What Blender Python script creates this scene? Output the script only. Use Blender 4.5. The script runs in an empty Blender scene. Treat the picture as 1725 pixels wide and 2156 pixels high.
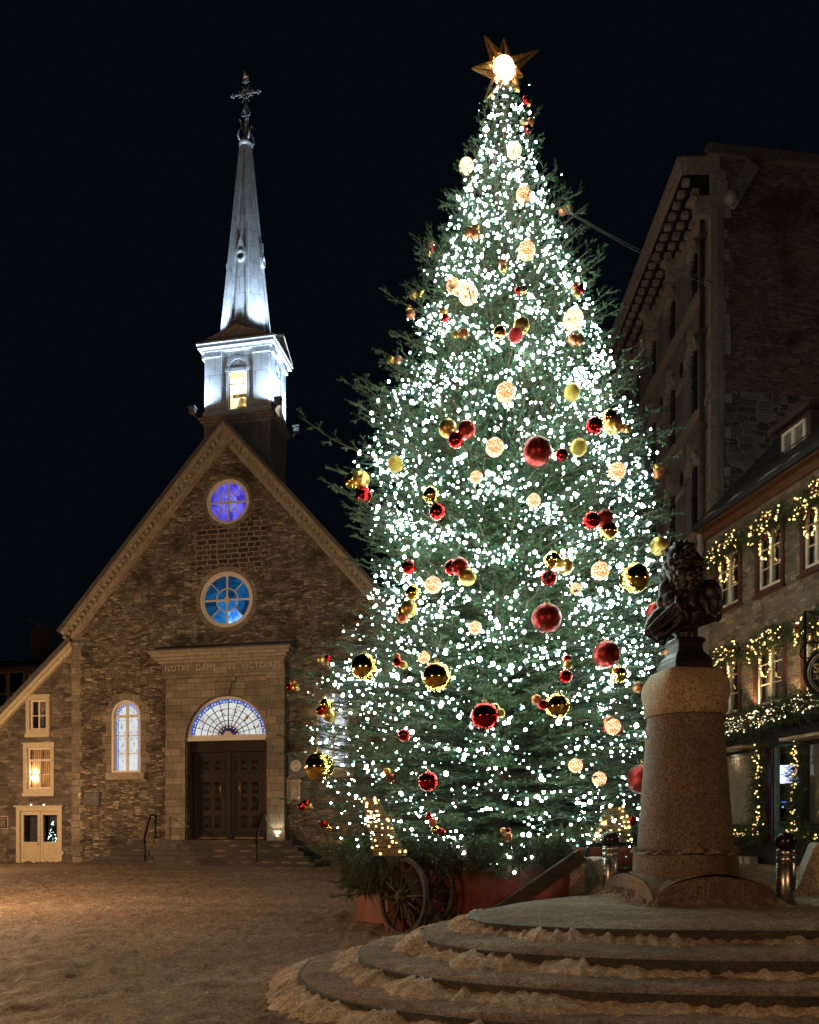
import bpy, bmesh, math, random
import numpy as np
from mathutils import Vector, Matrix
from mathutils.geometry import tessellate_polygon

random.seed(7); rng = np.random.default_rng(7)
R = math.radians; PI = math.pi
sc = bpy.context.scene
COL = sc.collection

# ------------------------------------------------------------------ camera
FPX, CX, HY, EYE = 1650.0, 862.5, 1745.0, 1.85      # focal length, centre column, horizon row, eye height
cam = bpy.data.cameras.new('camera'); co = bpy.data.objects.new('camera', cam); COL.objects.link(co)
co.location = (0, 0, EYE); co.rotation_euler = (R(90), 0, 0)
cam.sensor_fit = 'VERTICAL'; cam.sensor_height = 36; cam.lens = FPX / 2156 * 36
cam.shift_y = (HY - 1078) / 2156; cam.clip_end = 2000
sc.camera = co

def P(px, py, Y):
    return Vector(((px - CX) / FPX * Y, Y, EYE + (HY - py) / FPX * Y))

class Frame:
    """a wall's own axes: local x along the wall, local y into the building"""
    def __init__(s, O, ang):
        s.O = Vector(O); s.a = ang
        s.ux = Vector((math.cos(ang), math.sin(ang))); s.uy = Vector((-math.sin(ang), math.cos(ang)))
    def loc(s, px, py, yl=0.0):
        d = Vector(((px - CX) / FPX, 1, (HY - py) / FPX))
        t = (s.O.xy.dot(s.uy) + yl) / d.xy.dot(s.uy)
        p = d * t + Vector((0, 0, EYE)) - s.O
        return p.xy.dot(s.ux), p.z
    def world(s, x, y, z):
        q = s.O.xy + s.ux * x + s.uy * y
        return Vector((q.x, q.y, s.O.z + z))

# ------------------------------------------------------------------ objects
def tag(o, label=None, cat=None, group=None, kind=None):
    if label: o['label'] = label
    if cat: o['category'] = cat
    if group: o['group'] = group
    if kind: o['kind'] = kind
    return o

def empty(name, loc=(0, 0, 0), rz=0.0, label=None, cat=None, group=None, parent=None):
    o = bpy.data.objects.new(name, None); COL.objects.link(o)
    o.location = loc; o.rotation_euler = (0, 0, rz); o.empty_display_size = 0.2
    if parent: o.parent = parent
    return tag(o, label, cat, group)

def link(name, me, mat=None, parent=None, loc=(0, 0, 0), rot=(0, 0, 0)):
    o = bpy.data.objects.new(name, me); COL.objects.link(o)
    if mat and not len(me.materials):
        for m in (mat if isinstance(mat, (list, tuple)) else [mat]): me.materials.append(m)
    o.location = loc; o.rotation_euler = rot
    if parent: o.parent = parent
    return o

def arr(v, f, name='mesh', smooth=False):
    """mesh from numpy verts and equal-sided faces"""
    v = np.asarray(v, np.float32); f = np.asarray(f, np.int32); k = f.shape[1]
    me = bpy.data.meshes.new(name)
    me.vertices.add(len(v)); me.vertices.foreach_set('co', v.ravel())
    me.loops.add(f.size); me.loops.foreach_set('vertex_index', f.ravel())
    me.polygons.add(len(f)); me.polygons.foreach_set('loop_start', np.arange(0, f.size, k, dtype=np.int32))
    me.polygons.foreach_set('use_smooth', np.full(len(f), smooth))
    me.update(calc_edges=True); return me

class MB:
    """collects shapes, then links them as one mesh object"""
    def __init__(s, M=None): s.v = []; s.f = []; s.mi = []; s.sm = []; s.M = M; s.cur = 0
    def add(s, vs, fs, sm=False):
        n = len(s.v)
        for p in vs:
            p = Vector(p); s.v.append(s.M @ p if s.M else p)
        for f in fs: s.f.append([i + n for i in f]); s.mi.append(s.cur); s.sm.append(sm)
        return s
    def box(s, x0, x1, y0, y1, z0, z1, T=None):
        vs = [(x, y, z) for z in (z0, z1) for y in (y0, y1) for x in (x0, x1)]
        if T: vs = [T @ Vector(p) for p in vs]
        return s.add(vs, [(0, 2, 3, 1), (4, 5, 7, 6), (0, 1, 5, 4), (2, 6, 7, 3), (0, 4, 6, 2), (1, 3, 7, 5)])
    def prism(s, poly, y0, y1, holes=(), back=True):
        """polygon in x,z pushed from y0 (front) to y1, with holes through it"""
        loops = [poly] + list(holes)
        flat = [p for l in loops for p in l]
        tris = tessellate_polygon([[Vector((p[0], p[1], 0)) for p in l] for l in loops])
        n = len(flat)
        s.add([(p[0], y0, p[1]) for p in flat], [tuple(t) for t in tris])
        if back: s.add([(p[0], y1, p[1]) for p in flat], [tuple(reversed(t)) for t in tris])
        for l in loops:
            m = len(l)
            s.add([(p[0], y0, p[1]) for p in l] + [(p[0], y1, p[1]) for p in l],
                  [(i, (i + 1) % m, m + (i + 1) % m, m + i) for i in range(m)])
        return s
    def ring(s, cx, cz, r0, r1, y0, y1, n=48, a0=0, a1=2 * PI, sm=False):
        full = abs(a1 - a0 - 2 * PI) < 1e-6; m = n if full else n + 1
        vs = []
        for i in range(m):
            a = a0 + (a1 - a0) * i / n; c, q = math.cos(a), math.sin(a)
            vs += [(cx + r0 * c, y0, cz + r0 * q), (cx + r1 * c, y0, cz + r1 * q),
                   (cx + r1 * c, y1, cz + r1 * q), (cx + r0 * c, y1, cz + r0 * q)]
        fs = []
        for i in range(n):
            j = (i + 1) % m
            for k in range(4): fs.append((4 * i + k, 4 * i + (k + 1) % 4, 4 * j + (k + 1) % 4, 4 * j + k))
        if not full: fs += [(0, 3, 2, 1), (4 * n, 4 * n + 1, 4 * n + 2, 4 * n + 3)]
        return s.add(vs, fs, sm)
    def bar(s, a, b, w, d=None, up=(0, 0, 1)):
        """square bar from a to b"""
        a, b = Vector(a), Vector(b); d = w if d is None else d
        t = (b - a).normalized(); u = Vector(up)
        if abs(t.dot(u)) > 0.98: u = Vector((0, 1, 0))
        x = t.cross(u).normalized(); y = x.cross(t)
        vs = [p + x * sx * w / 2 + y * sy * d / 2 for p in (a, b) for sx, sy in ((-1, -1), (1, -1), (1, 1), (-1, 1))]
        return s.add(vs, [(3, 2, 1, 0), (4, 5, 6, 7)] + [(i, (i + 1) % 4, 4 + (i + 1) % 4, 4 + i) for i in range(4)])
    def tube(s, pts, rad, n=8, sm=True, caps=True):
        pts = [Vector(p) for p in pts]; m = len(pts)
        rad = [rad] * m if not hasattr(rad, '__len__') else rad
        vs = []; x = None
        for i, p in enumerate(pts):
            t = (pts[min(i + 1, m - 1)] - pts[max(i - 1, 0)]).normalized()
            if x is None:
                x = t.orthogonal().normalized()
            else:
                x = (x - t * x.dot(t)).normalized()
            y = t.cross(x)
            for k in range(n):
                a = 2 * PI * k / n; vs.append(p + (x * math.cos(a) + y * math.sin(a)) * rad[i])
        fs = [(i * n + k, i * n + (k + 1) % n, (i + 1) * n + (k + 1) % n, (i + 1) * n + k) for i in range(m - 1) for k in range(n)]
        s.add(vs, fs, sm)
        if caps: s.add(vs[:n], [tuple(range(n))[::-1]]); s.add(vs[-n:], [tuple(range(n))])
        return s
    def lathe(s, prof, c=(0, 0, 0), n=32, sm=True, rot=0.0, sq=None):
        """profile [(radius, z)] turned about a vertical axis"""
        vs = []
        for r, z in prof:
            for k in range(n):
                a = 2 * PI * k / n + rot; vs.append((c[0] + r * math.cos(a), c[1] + r * math.sin(a), c[2] + z))
        fs = [(i * n + k, i * n + (k + 1) % n, (i + 1) * n + (k + 1) % n, (i + 1) * n + k) for i in range(len(prof) - 1) for k in range(n)]
        s.add(vs, fs, sm)
        s.add(vs[:n], [tuple(range(n))[::-1]]); s.add(vs[-n:], [tuple(range(n))])
        return s
    def ball(s, c, r, nu=16, nv=10, sc3=(1, 1, 1)):
        vs = [(c[0], c[1], c[2] + r * sc3[2])]
        for j in range(1, nv):
            b = PI * j / nv
            for i in range(nu):
                a = 2 * PI * i / nu
                vs.append((c[0] + r * sc3[0] * math.sin(b) * math.cos(a), c[1] + r * sc3[1] * math.sin(b) * math.sin(a), c[2] + r * sc3[2] * math.cos(b)))
        vs.append((c[0], c[1], c[2] - r * sc3[2])); L = len(vs) - 1
        fs = [(0, 1 + i, 1 + (i + 1) % nu) for i in range(nu)]
        for j in range(nv - 2):
            o = 1 + j * nu
            fs += [(o + i, o + nu + i, o + nu + (i + 1) % nu, o + (i + 1) % nu) for i in range(nu)]
        o = 1 + (nv - 2) * nu
        fs += [(o + i, L, o + (i + 1) % nu) for i in range(nu)]
        return s.add(vs, fs, True)
    def mesh(s, name, fix=True):
        me = bpy.data.meshes.new(name)
        me.from_pydata([tuple(p) for p in s.v], [], s.f)
        me.polygons.foreach_set('material_index', s.mi); me.polygons.foreach_set('use_smooth', s.sm)
        if fix:
            bm = bmesh.new(); bm.from_mesh(me); bmesh.ops.remove_doubles(bm, verts=bm.verts, dist=1e-5)
            bmesh.ops.recalc_face_normals(bm, faces=bm.faces); bm.to_mesh(me); bm.free()
        me.update(); return me
    def build(s, name, mat, parent=None, loc=(0, 0, 0), rot=(0, 0, 0), bevel=0.0, fix=True):
        o = link(name, s.mesh(name, fix), mat, parent, loc, rot)
        if bevel:
            m = o.modifiers.new('bevel', 'BEVEL'); m.width = bevel; m.segments = 2; m.limit_method = 'ANGLE'
        return o

def text(name, body, size, mat, parent, M, extrude=0.01, align='CENTER', xs=1.0, bevel=0.0, space=1.0):
    cu = bpy.data.curves.new(name, 'FONT'); cu.body = body; cu.size = size; cu.extrude = extrude; cu.bevel_depth = bevel
    cu.align_x = align; cu.align_y = 'CENTER'; cu.space_character = space
    t = bpy.data.objects.new(name, cu); COL.objects.link(t)
    dg = bpy.context.evaluated_depsgraph_get(); dg.update()
    me = bpy.data.meshes.new_from_object(t.evaluated_get(dg)); bpy.data.objects.remove(t)
    me.transform(M @ Matrix.Diagonal((xs, 1, 1, 1))); me.materials.clear()
    return link(name, me, mat, parent)

def arch(x0, x1, z0, zs, n=20, rise=None):
    """outline: straight sides from z0 to the springing zs, then a round head"""
    c = (x0 + x1) / 2; r = (x1 - x0) / 2; rz = r if rise is None else rise
    return [(x0, z0), (x1, z0)] + [(c + r * math.cos(PI * i / n), zs + rz * math.sin(PI * i / n)) for i in range(n + 1)]
def circle(cx, cz, r, n=48): return [(cx + r * math.cos(2 * PI * i / n), cz + r * math.sin(2 * PI * i / n)) for i in range(n)]
def rect(x0, x1, z0, z1): return [(x0, z0), (x1, z0), (x1, z1), (x0, z1)]

# ------------------------------------------------------------------ materials
class Mat:
    def __init__(s, name):
        s.m = bpy.data.materials.new(name); s.m.use_nodes = True
        s.t = s.m.node_tree; s.n = s.t.nodes; s.bsdf = s.n['Principled BSDF']; s.out = s.n['Material Output']
    def new(s, ty, **kw):
        nd = s.n.new(ty)
        for k, v in kw.items():
            if k[0] == '_': nd.inputs[k[1:].replace('_', ' ')].default_value = v
            else: setattr(nd, k, v)
        return nd
    def ln(s, a, b): s.t.links.new(a, b)
    def mix(s, fac, a, b, blend='MIX'):
        nd = s.n.new('ShaderNodeMix'); nd.data_type = 'RGBA'; nd.blend_type = blend
        for i, v in ((0, fac), (6, a), (7, b)):
            if hasattr(v, 'is_output'): s.ln(v, nd.inputs[i])
            elif i == 0: nd.inputs[i].default_value = v
            else: nd.inputs[i].default_value = (*v, 1)
        return nd.outputs[2]
    def math(s, op, a, b=0.0, c=None):
        nd = s.n.new('ShaderNodeMath'); nd.operation = op
        for i, v in enumerate((a, b) if c is None else (a, b, c)):
            if hasattr(v, 'is_output'): s.ln(v, nd.inputs[i])
            else: nd.inputs[i].default_value = v
        return nd.outputs[0]
    def coord(s): 
        if not hasattr(s, 'tc'): s.tc = s.n.new('ShaderNodeTexCoord')
        return s.tc.outputs['Object']
    def noise(s, scale, detail=4, rough=0.6, vec=None, dist=0.0):
        nd = s.n.new('ShaderNodeTexNoise'); nd.inputs['Scale'].default_value = scale
        nd.inputs['Detail'].default_value = detail; nd.inputs['Roughness'].default_value = rough; nd.inputs['Distortion'].default_value = dist
        s.ln(vec if vec is not None else s.coord(), nd.inputs['Vector']); return nd
    def ramp(s, fac, stops):
        nd = s.n.new('ShaderNodeValToRGB'); e = nd.color_ramp.elements
        while len(e) < len(stops): e.new(0.5)
        for k, (p, c) in zip(e, stops): k.position = p; k.color = (*c, 1) if hasattr(c, '__len__') else (c, c, c, 1)
        s.ln(fac, nd.inputs[0]); return nd.outputs[0]
    def bump(s, h, strength=0.5, dist=0.02, chain=None):
        nd = s.n.new('ShaderNodeBump'); nd.inputs['Strength'].default_value = strength; nd.inputs['Distance'].default_value = dist
        s.ln(h, nd.inputs['Height'])
        if chain is not None: s.ln(chain, nd.inputs['Normal'])
        return nd.outputs[0]
    def set(s, col=None, rough=None, metal=None, nrm=None, spec=None, coat=None):
        b = s.bsdf.inputs
        for key, v in (('Base Color', col), ('Roughness', rough), ('Metallic', metal), ('Normal', nrm), ('Specular IOR Level', spec), ('Coat Weight', coat)):
            if v is None: continue
            if hasattr(v, 'is_output'): s.ln(v, b[key])
            elif key == 'Base Color': b[key].default_value = (*v, 1)
            else: b[key].default_value = v
        return s.m

def simple(name, c, rough=0.6, metal=0.0, var=0.25, scale=6.0, bump=0.0, spec=None, stretch=None):
    m = Mat(name); vec = None
    if stretch:
        mp = m.new('ShaderNodeMapping'); mp.inputs['Scale'].default_value = stretch; m.ln(m.coord(), mp.inputs[0]); vec = mp.outputs[0]
    n = m.noise(scale, 5, 0.65, vec)
    lo = tuple(x * (1 - var) for x in c); hi = tuple(min(1, x * (1 + var)) for x in c)
    col = m.ramp(n.outputs['Fac'], [(0.38, lo), (0.62, hi)])
    return m.set(col, rough, metal, m.bump(n.outputs['Fac'], bump, 0.02) if bump else None, spec)

def emit(name, c, strength, var=0.0, scale=4.0):
    m = Mat(name); e = m.new('ShaderNodeEmission'); e.inputs['Color'].default_value = (*c, 1); e.inputs['Strength'].default_value = strength
    if var:
        n = m.noise(scale, 3, 0.5)
        m.ln(m.math('MULTIPLY_ADD', m.ramp(n.outputs['Fac'], [(0.3, 0.0), (0.7, 1.0)]), strength * 2 * var, strength * (1 - var)), e.inputs['Strength'])
    m.ln(e.outputs[0], m.out.inputs['Surface']); return m.m

def masonry(name, c1, c2, mortar, bw=0.42, bh=0.14, ms=0.014, wob=0.06, stain=0.5, stain_c=(0.05, 0.04, 0.035), bump=0.9, pale=0.25, wscale=2.2, rnd=True, patch=None):
    """coursed stone: wobbling joints, every stone its own tone, soot stains"""
    m = Mat(name)
    sp = m.new('ShaderNodeSeparateXYZ'); m.ln(m.coord(), sp.inputs[0])
    n1 = m.noise(wscale, 3, 0.6); ns = m.new('ShaderNodeSeparateColor'); m.ln(n1.outputs['Color'], ns.inputs[0])
    x = m.math('ADD', m.math('ADD', sp.outputs[0], sp.outputs[1]), m.math('MULTIPLY', m.math('SUBTRACT', ns.outputs[0], 0.5), wob * 3))
    z = m.math('ADD', sp.outputs[2], m.math('MULTIPLY', m.math('SUBTRACT', ns.outputs[1], 0.5), wob))
    cb = m.new('ShaderNodeCombineXYZ'); m.ln(x, cb.inputs[0]); m.ln(z, cb.inputs[1])
    def brick(w, h, sq, fr):
        b = m.new('ShaderNodeTexBrick'); b.offset = 0.43; b.squash = sq; b.squash_frequency = fr
        b.inputs['Scale'].default_value = 1; b.inputs['Brick Width'].default_value = w; b.inputs['Row Height'].default_value = h
        b.inputs['Mortar Size'].default_value = ms; b.inputs['Mortar Smooth'].default_value = 0.35; b.inputs['Bias'].default_value = 0
        b.inputs['Color1'].default_value = (0, 0, 0, 1); b.inputs['Color2'].default_value = (1, 1, 1, 1); b.inputs['Mortar'].default_value = (0.5, 0.5, 0.5, 1)
        m.ln(cb.outputs[0], b.inputs['Vector']); return b
    b1 = brick(bw, bh, 0.7, 3)
    rndv, fac = b1.outputs['Color'], b1.outputs['Fac']
    if rnd:                                    # patches of taller stones between the thin courses
        b2 = brick(bw * 1.35, bh * 1.9, 0.6, 2)
        pn = m.noise(0.9, 2, 0.5); sel = m.ramp(pn.outputs['Fac'], [(0.55, 0.0), (0.57, 1.0)])
        rndv = m.mix(sel, rndv, b2.outputs['Color']); fac = m.mix(sel, fac, b2.outputs['Fac'])
        vm = m.new('ShaderNodeVectorMath'); vm.operation = 'MULTIPLY'; m.ln(cb.outputs[0], vm.inputs[0]); vm.inputs[1].default_value = (1 / bw * 0.95, 1 / bh * 0.92, 0)
        v1 = m.new('ShaderNodeTexVoronoi'); v1.voronoi_dimensions = '2D'; v1.inputs['Randomness'].default_value = 0.82; v1.inputs['Scale'].default_value = 1; m.ln(vm.outputs[0], v1.inputs['Vector'])
        v2 = m.new('ShaderNodeTexVoronoi'); v2.voronoi_dimensions = '2D'; v2.feature = 'DISTANCE_TO_EDGE'; v2.inputs['Randomness'].default_value = 0.82; v2.inputs['Scale'].default_value = 1; m.ln(vm.outputs[0], v2.inputs['Vector'])
        sc_ = m.new('ShaderNodeSeparateColor'); m.ln(v1.outputs['Color'], sc_.inputs[0])
        vf = m.ramp(v2.outputs['Distance'], [(0.03, 1.0), (0.11, 0.0)])
        pn3 = m.noise(0.7, 3, 0.6, None, 0.3); s3 = m.ramp(pn3.outputs['Fac'], [(0.50, 0.0), (0.54, 1.0)])
        s3 = m.math('SUBTRACT', 1.0, m.math('MULTIPLY', s3, 0.9))
        rndv = m.mix(s3, rndv, sc_.outputs[0]); fac = m.mix(s3, fac, vf)
    col = m.ramp(rndv, [(0.0, c1), (0.45, tuple((a + b) / 2 for a, b in zip(c1, c2))), (0.85, c2), (1.0, tuple(min(1, q * (1 + pale)) for q in c2))])
    fine = m.noise(22, 5, 0.7)
    col = m.mix(0.55, col, m.ramp(fine.outputs['Fac'], [(0.38, 0.55), (0.62, 1.3)]), 'MULTIPLY')
    if patch:                                  # an area repointed with broad pale mortar
        x0, x1, z0, z1, pc = patch; pn2 = m.noise(1.7, 3, 0.6)
        jit = m.math('MULTIPLY', m.math('SUBTRACT', pn2.outputs['Fac'], 0.5), 2.6)
        def edge(v, a, b): return m.math('MULTIPLY', m.math('GREATER_THAN', m.math('ADD', v, jit), a), m.math('LESS_THAN', m.math('ADD', v, jit), b))
        pm = m.math('MULTIPLY', edge(sp.outputs[0], x0, x1), edge(sp.outputs[2], z0, z1))
        b3 = brick(0.46, 0.21, 0.7, 2); b3.inputs['Mortar Size'].default_value = 0.034
        c3 = m.mix(b3.outputs['Fac'], m.ramp(b3.outputs['Color'], [(0.0, (0.04, 0.032, 0.026)), (1.0, (0.12, 0.09, 0.065))]), pc)
        col = m.mix(fac, col, mortar)
    else: col = m.mix(fac, col, mortar)
    big = m.noise(0.55, 5, 0.65, None, 0.6)
    sf = m.math('MULTIPLY', m.ramp(big.outputs['Fac'], [(0.48, 0.0), (0.66, 1.0)]), stain)
    col = m.mix(sf, col, stain_c)
    if patch: col = m.mix(pm, col, c3); fac = m.mix(pm, fac, b3.outputs['Fac'])
    h = m.math('ADD', m.math('MULTIPLY', fac, -1.0), m.math('MULTIPLY', fine.outputs['Fac'], 0.7))
    h = m.math('ADD', h, m.math('MULTIPLY', rndv, 0.45))
    return m.set(col, 0.92, 0, m.bump(h, bump, 0.03), 0.2)

M = {}
M['church_wall'] = masonry('church_rubble', (0.085, 0.064, 0.048), (0.34, 0.26, 0.185), (0.12, 0.092, 0.068), 0.31, 0.090, 0.016, 0.11, 0.8, (0.035, 0.026, 0.020), 1.0, 0.45, 2.6, True, (-1.5, 1.7, 12.1, 14.3, (0.30, 0.225, 0.15)))
M['annex_wall'] = masonry('annex_rubble', (0.07, 0.058, 0.05), (0.25, 0.19, 0.14), (0.17, 0.13, 0.095), 0.50, 0.165, 0.026, 0.14, 0.6, (0.06, 0.048, 0.04), wscale=1.6)
M['ashlar'] = masonry('portal_ashlar', (0.21, 0.16, 0.115), (0.33, 0.26, 0.185), (0.09, 0.07, 0.05), 0.62, 0.30, 0.010, 0.012, 0.55, (0.10, 0.075, 0.055), 0.5, 0.12, rnd=False)
M['trim_stone'] = simple('trim_stone', (0.33, 0.255, 0.175), 0.85, 0, 0.22, 5, 0.15)
M['cream'] = simple('cream_paint', (0.56, 0.45, 0.29), 0.55, 0, 0.10, 9, 0.05)
M['frame_white'] = simple('white_frame', (0.72, 0.62, 0.50), 0.5, 0, 0.06, 9)
M['roof'] = simple('dark_roof', (0.035, 0.033, 0.036), 0.7, 0.2, 0.3, 12, 0.2)
M['roof_edge'] = simple('roof_edge', (0.14, 0.12, 0.11), 0.5, 0.3, 0.2, 8)

M['brick_red'] = masonry('old_brick', (0.075, 0.045, 0.034), (0.20, 0.118, 0.088), (0.17, 0.13, 0.10), 0.26, 0.085, 0.012, 0.02, 0.75, (0.035, 0.024, 0.02), 0.6, rnd=False)
M['grey_rubble'] = masonry('grey_rubble', (0.04, 0.038, 0.039), (0.18, 0.160, 0.145), (0.26, 0.205, 0.155), 0.55, 0.24, 0.032, 0.16, 0.6, (0.05, 0.045, 0.045), wscale=1.5)
M['tall_wall'] = simple('tall_building_stone', (0.140, 0.120, 0.108), 0.85, 0, 0.34, 1.6, 0.1, stretch=(1, 1, 0.3))
M['tall_trim'] = simple('tall_building_trim', (0.25, 0.205, 0.17), 0.8, 0, 0.2, 5, 0.1)
M['shop_wall'] = masonry('shop_stone', (0.13, 0.10, 0.075), (0.29, 0.225, 0.16), (0.20, 0.155, 0.11), 0.38, 0.13, 0.016, 0.05, 0.35, (0.07, 0.055, 0.04))
M['brown_wood'] = simple('brown_eave', (0.12, 0.048, 0.018), 0.55, 0, 0.25, 5, stretch=(1, 8, 8))
M['dark_red'] = simple('oxblood_paint', (0.085, 0.03, 0.022), 0.5, 0, 0.2, 6)
M['black_paint'] = simple('black_paint', (0.012, 0.012, 0.013), 0.4, 0, 0.2, 6)
M['iron'] = simple('black_iron', (0.02, 0.02, 0.021), 0.42, 0.7, 0.2, 20)
M['dark_glass'] = Mat('dark_glass').set((0.006, 0.007, 0.009), 0.06, 0, None, 0.6)
M['bronze'] = Mat('bronze')
_b = M['bronze']; _n = _b.noise(9, 5, 0.6)
M['bronze'] = _b.set(_b.ramp(_n.outputs['Fac'], [(0.3, (0.006, 0.005, 0.0045)), (0.75, (0.020, 0.016, 0.013))]), _b.ramp(_n.outputs['Fac'], [(0.3, 0.30), (0.7, 0.50)]), 0.1, _b.bump(_b.noise(40, 3).outputs['Fac'], 0.15, 0.01))

def granite(name, c, dark, bump=0.25, wet=False):
    m = Mat(name)
    v = m.new('ShaderNodeTexVoronoi'); v.inputs['Scale'].default_value = 48; m.ln(m.coord(), v.inputs['Vector'])
    sp = m.ramp(v.outputs['Color'], [(0.12, tuple(q * 0.35 for q in c)), (0.45, c), (0.9, tuple(min(1, q * 1.5) for q in c)), (0.97, tuple(min(1, q * 2.3) for q in c))])
    n = m.noise(1.6, 5, 0.65); col = m.mix(m.ramp(n.outputs['Fac'], [(0.42, 0.0), (0.7, 0.75)]), sp, dark)
    st = m.new('ShaderNodeMapping'); st.inputs['Scale'].default_value = (5, 5, 0.35); m.ln(m.coord(), st.inputs[0])
    ns = m.noise(1.2, 4, 0.6, st.outputs[0]); col = m.mix(m.ramp(ns.outputs['Fac'], [(0.5, 0.0), (0.75, 0.45)]), col, dark)
    f = m.noise(60, 3, 0.6)
    return m.set(col, 0.62 if wet else m.ramp(n.outputs['Fac'], [(0.4, 0.8), (0.7, 0.55)]), 0, m.bump(f.outputs['Fac'], bump, 0.01), 0.4)
M['granite'] = granite('pedestal_granite', (0.165, 0.115, 0.078), (0.07, 0.05, 0.037))
M['granite_pale'] = granite('cap_granite', (0.38, 0.28, 0.185), (0.25, 0.18, 0.12))
M['granite_dark'] = granite('step_granite', (0.045, 0.038, 0.034), (0.014, 0.012, 0.012), 0.4, True)
M['concrete'] = granite('barrier_concrete', (0.34, 0.27, 0.20), (0.17, 0.13, 0.10), 0.5)

def snow(name, a, b, c, scale=1.0, bump=0.9, dist=0.05):
    """trodden snow: pale, sandy and slushy grey patches with a crumbly relief"""
    m = Mat(name)
    mp = m.new('ShaderNodeMapping'); mp.inputs['Scale'].default_value = (scale, scale, scale); m.ln(m.coord(), mp.inputs[0]); v = mp.outputs[0]
    st = m.new('ShaderNodeMapping'); st.inputs['Scale'].default_value = (0.45 * scale, 1.4 * scale, scale); m.ln(m.coord(), st.inputs[0])
    n1 = m.noise(0.5, 5, 0.65, st.outputs[0], 0.5); n2 = m.noise(5.5, 6, 0.70, v, 0.4); n3 = m.noise(24, 3, 0.65, v)
    col = m.ramp(n1.outputs['Fac'], [(0.34, a), (0.50, b), (0.68, c)])
    col = m.mix(0.75, col, m.ramp(n2.outputs['Fac'], [(0.38, 0.46), (0.5, 0.88), (0.62, 1.30)]), 'MULTIPLY')
    col = m.mix(0.6, col, m.ramp(n3.outputs['Fac'], [(0.40, 0.40), (0.60, 1.5)]), 'MULTIPLY')
    h = m.math('ADD', m.math('MULTIPLY', n2.outputs['Fac'], 1.0), m.math('MULTIPLY', n3.outputs['Fac'], 0.38))
    return m.set(col, m.ramp(n2.outputs['Fac'], [(0.35, 0.55), (0.6, 0.85)]), 0, m.bump(h, bump, dist), 0.3)
M['ground_snow'] = snow('trodden_snow', (0.215, 0.138, 0.086), (0.275, 0.18, 0.114), (0.36, 0.255, 0.175), 1.0, 1.0, 0.14)
M['step_snow'] = snow('step_snow', (0.20, 0.13, 0.084), (0.30, 0.205, 0.135), (0.43, 0.325, 0.23), 1.6, 1.0, 0.11)
M['clean_snow'] = snow('clean_snow', (0.55, 0.44, 0.32), (0.68, 0.56, 0.43), (0.78, 0.68, 0.56), 2.0, 0.9, 0.03)
M['heap_snow'] = snow('heap_snow', (0.42, 0.32, 0.225), (0.56, 0.43, 0.31), (0.74, 0.61, 0.47), 2.2, 1.0, 0.06)
# ------------------------------------------------------------------ church
CH = Frame(P(480, 1820, 32.3), R(-10.9))
CA = CH.a
def cl(px, py, yl=0.0): return CH.loc(px, py, yl)
xa = cl(478, 925)[0]                                    # axis of the gable
church = empty('church', CH.O, CA, 'old stone gabled church with two blue round windows and a floodlit pointed steeple', 'church')
xL = cl(152, 1600)[0]; hw = xa - xL                     # half width of the front
zE = cl(152, 1340)[1]; zA = cl(478, 918)[1]             # eaves and apex
upc = cl(480.4, 1056.4); loc_ = cl(477.3, 1262.4)
rU = 47.2 / 51.1; rL = 58.9 / 51.1
# door and fan opening
dx0, dx1 = cl(394, 1660)[0], cl(563, 1660)[0]; dz0 = cl(478, 1768)[1]; dzs = cl(478, 1559)[1]
dr = (dx1 - dx0) / 2; dxc = (dx0 + dx1) / 2; drz = cl(478, 1465)[1] - dzs
DOOR = arch(dx0, dx1, dz0, dzs, 28, drz)
# side arched windows
wx0, wx1 = cl(236, 1550)[0], cl(297, 1550)[0]; wz0 = cl(266, 1627)[1]; wzt = cl(266, 1474)[1]; wr = (wx1 - wx0) / 2
WIN = [arch(wx0, wx1, wz0, wzt - wr, 20), [(2 * xa - x, z) for x, z in arch(wx0, wx1, wz0, wzt - wr, 20)][::-1]]
front = [(xa - hw, -1.2), (xa + hw, -1.2), (xa + hw, zE), (xa, zA), (xa - hw, zE)]
HU, HL = circle(*upc, rU), circle(*loc_, rL)
w = MB(); w.prism(front, 0, 0.75, [DOOR, HU, HL] + WIN); w.build('front_wall', M['church_wall'], church)
for s in (-1, 1):
    w = MB(); x = xa + s * (hw - 0.35); w.box(min(x, x + s * 0.35), max(x, x + s * 0.35), 0.75, 16, -1.2, zE)
    w.build('side_wall', M['church_wall'], church)
# corner quoins
for s in (-1, 1):
    w = MB(); z = -0.6; k = 0
    while z < zE - 0.3:
        h = random.uniform(0.24, 0.34); L = (0.50, 0.40)[k % 2] + random.uniform(-0.03, 0.03)
        w.box(*sorted((xa + s * (hw + 0.012), xa + s * (hw - L))), -0.014, 0.3, z, z + h - 0.016); z += h; k += 1
    w.build('quoin', M['ashlar'], church)
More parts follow.
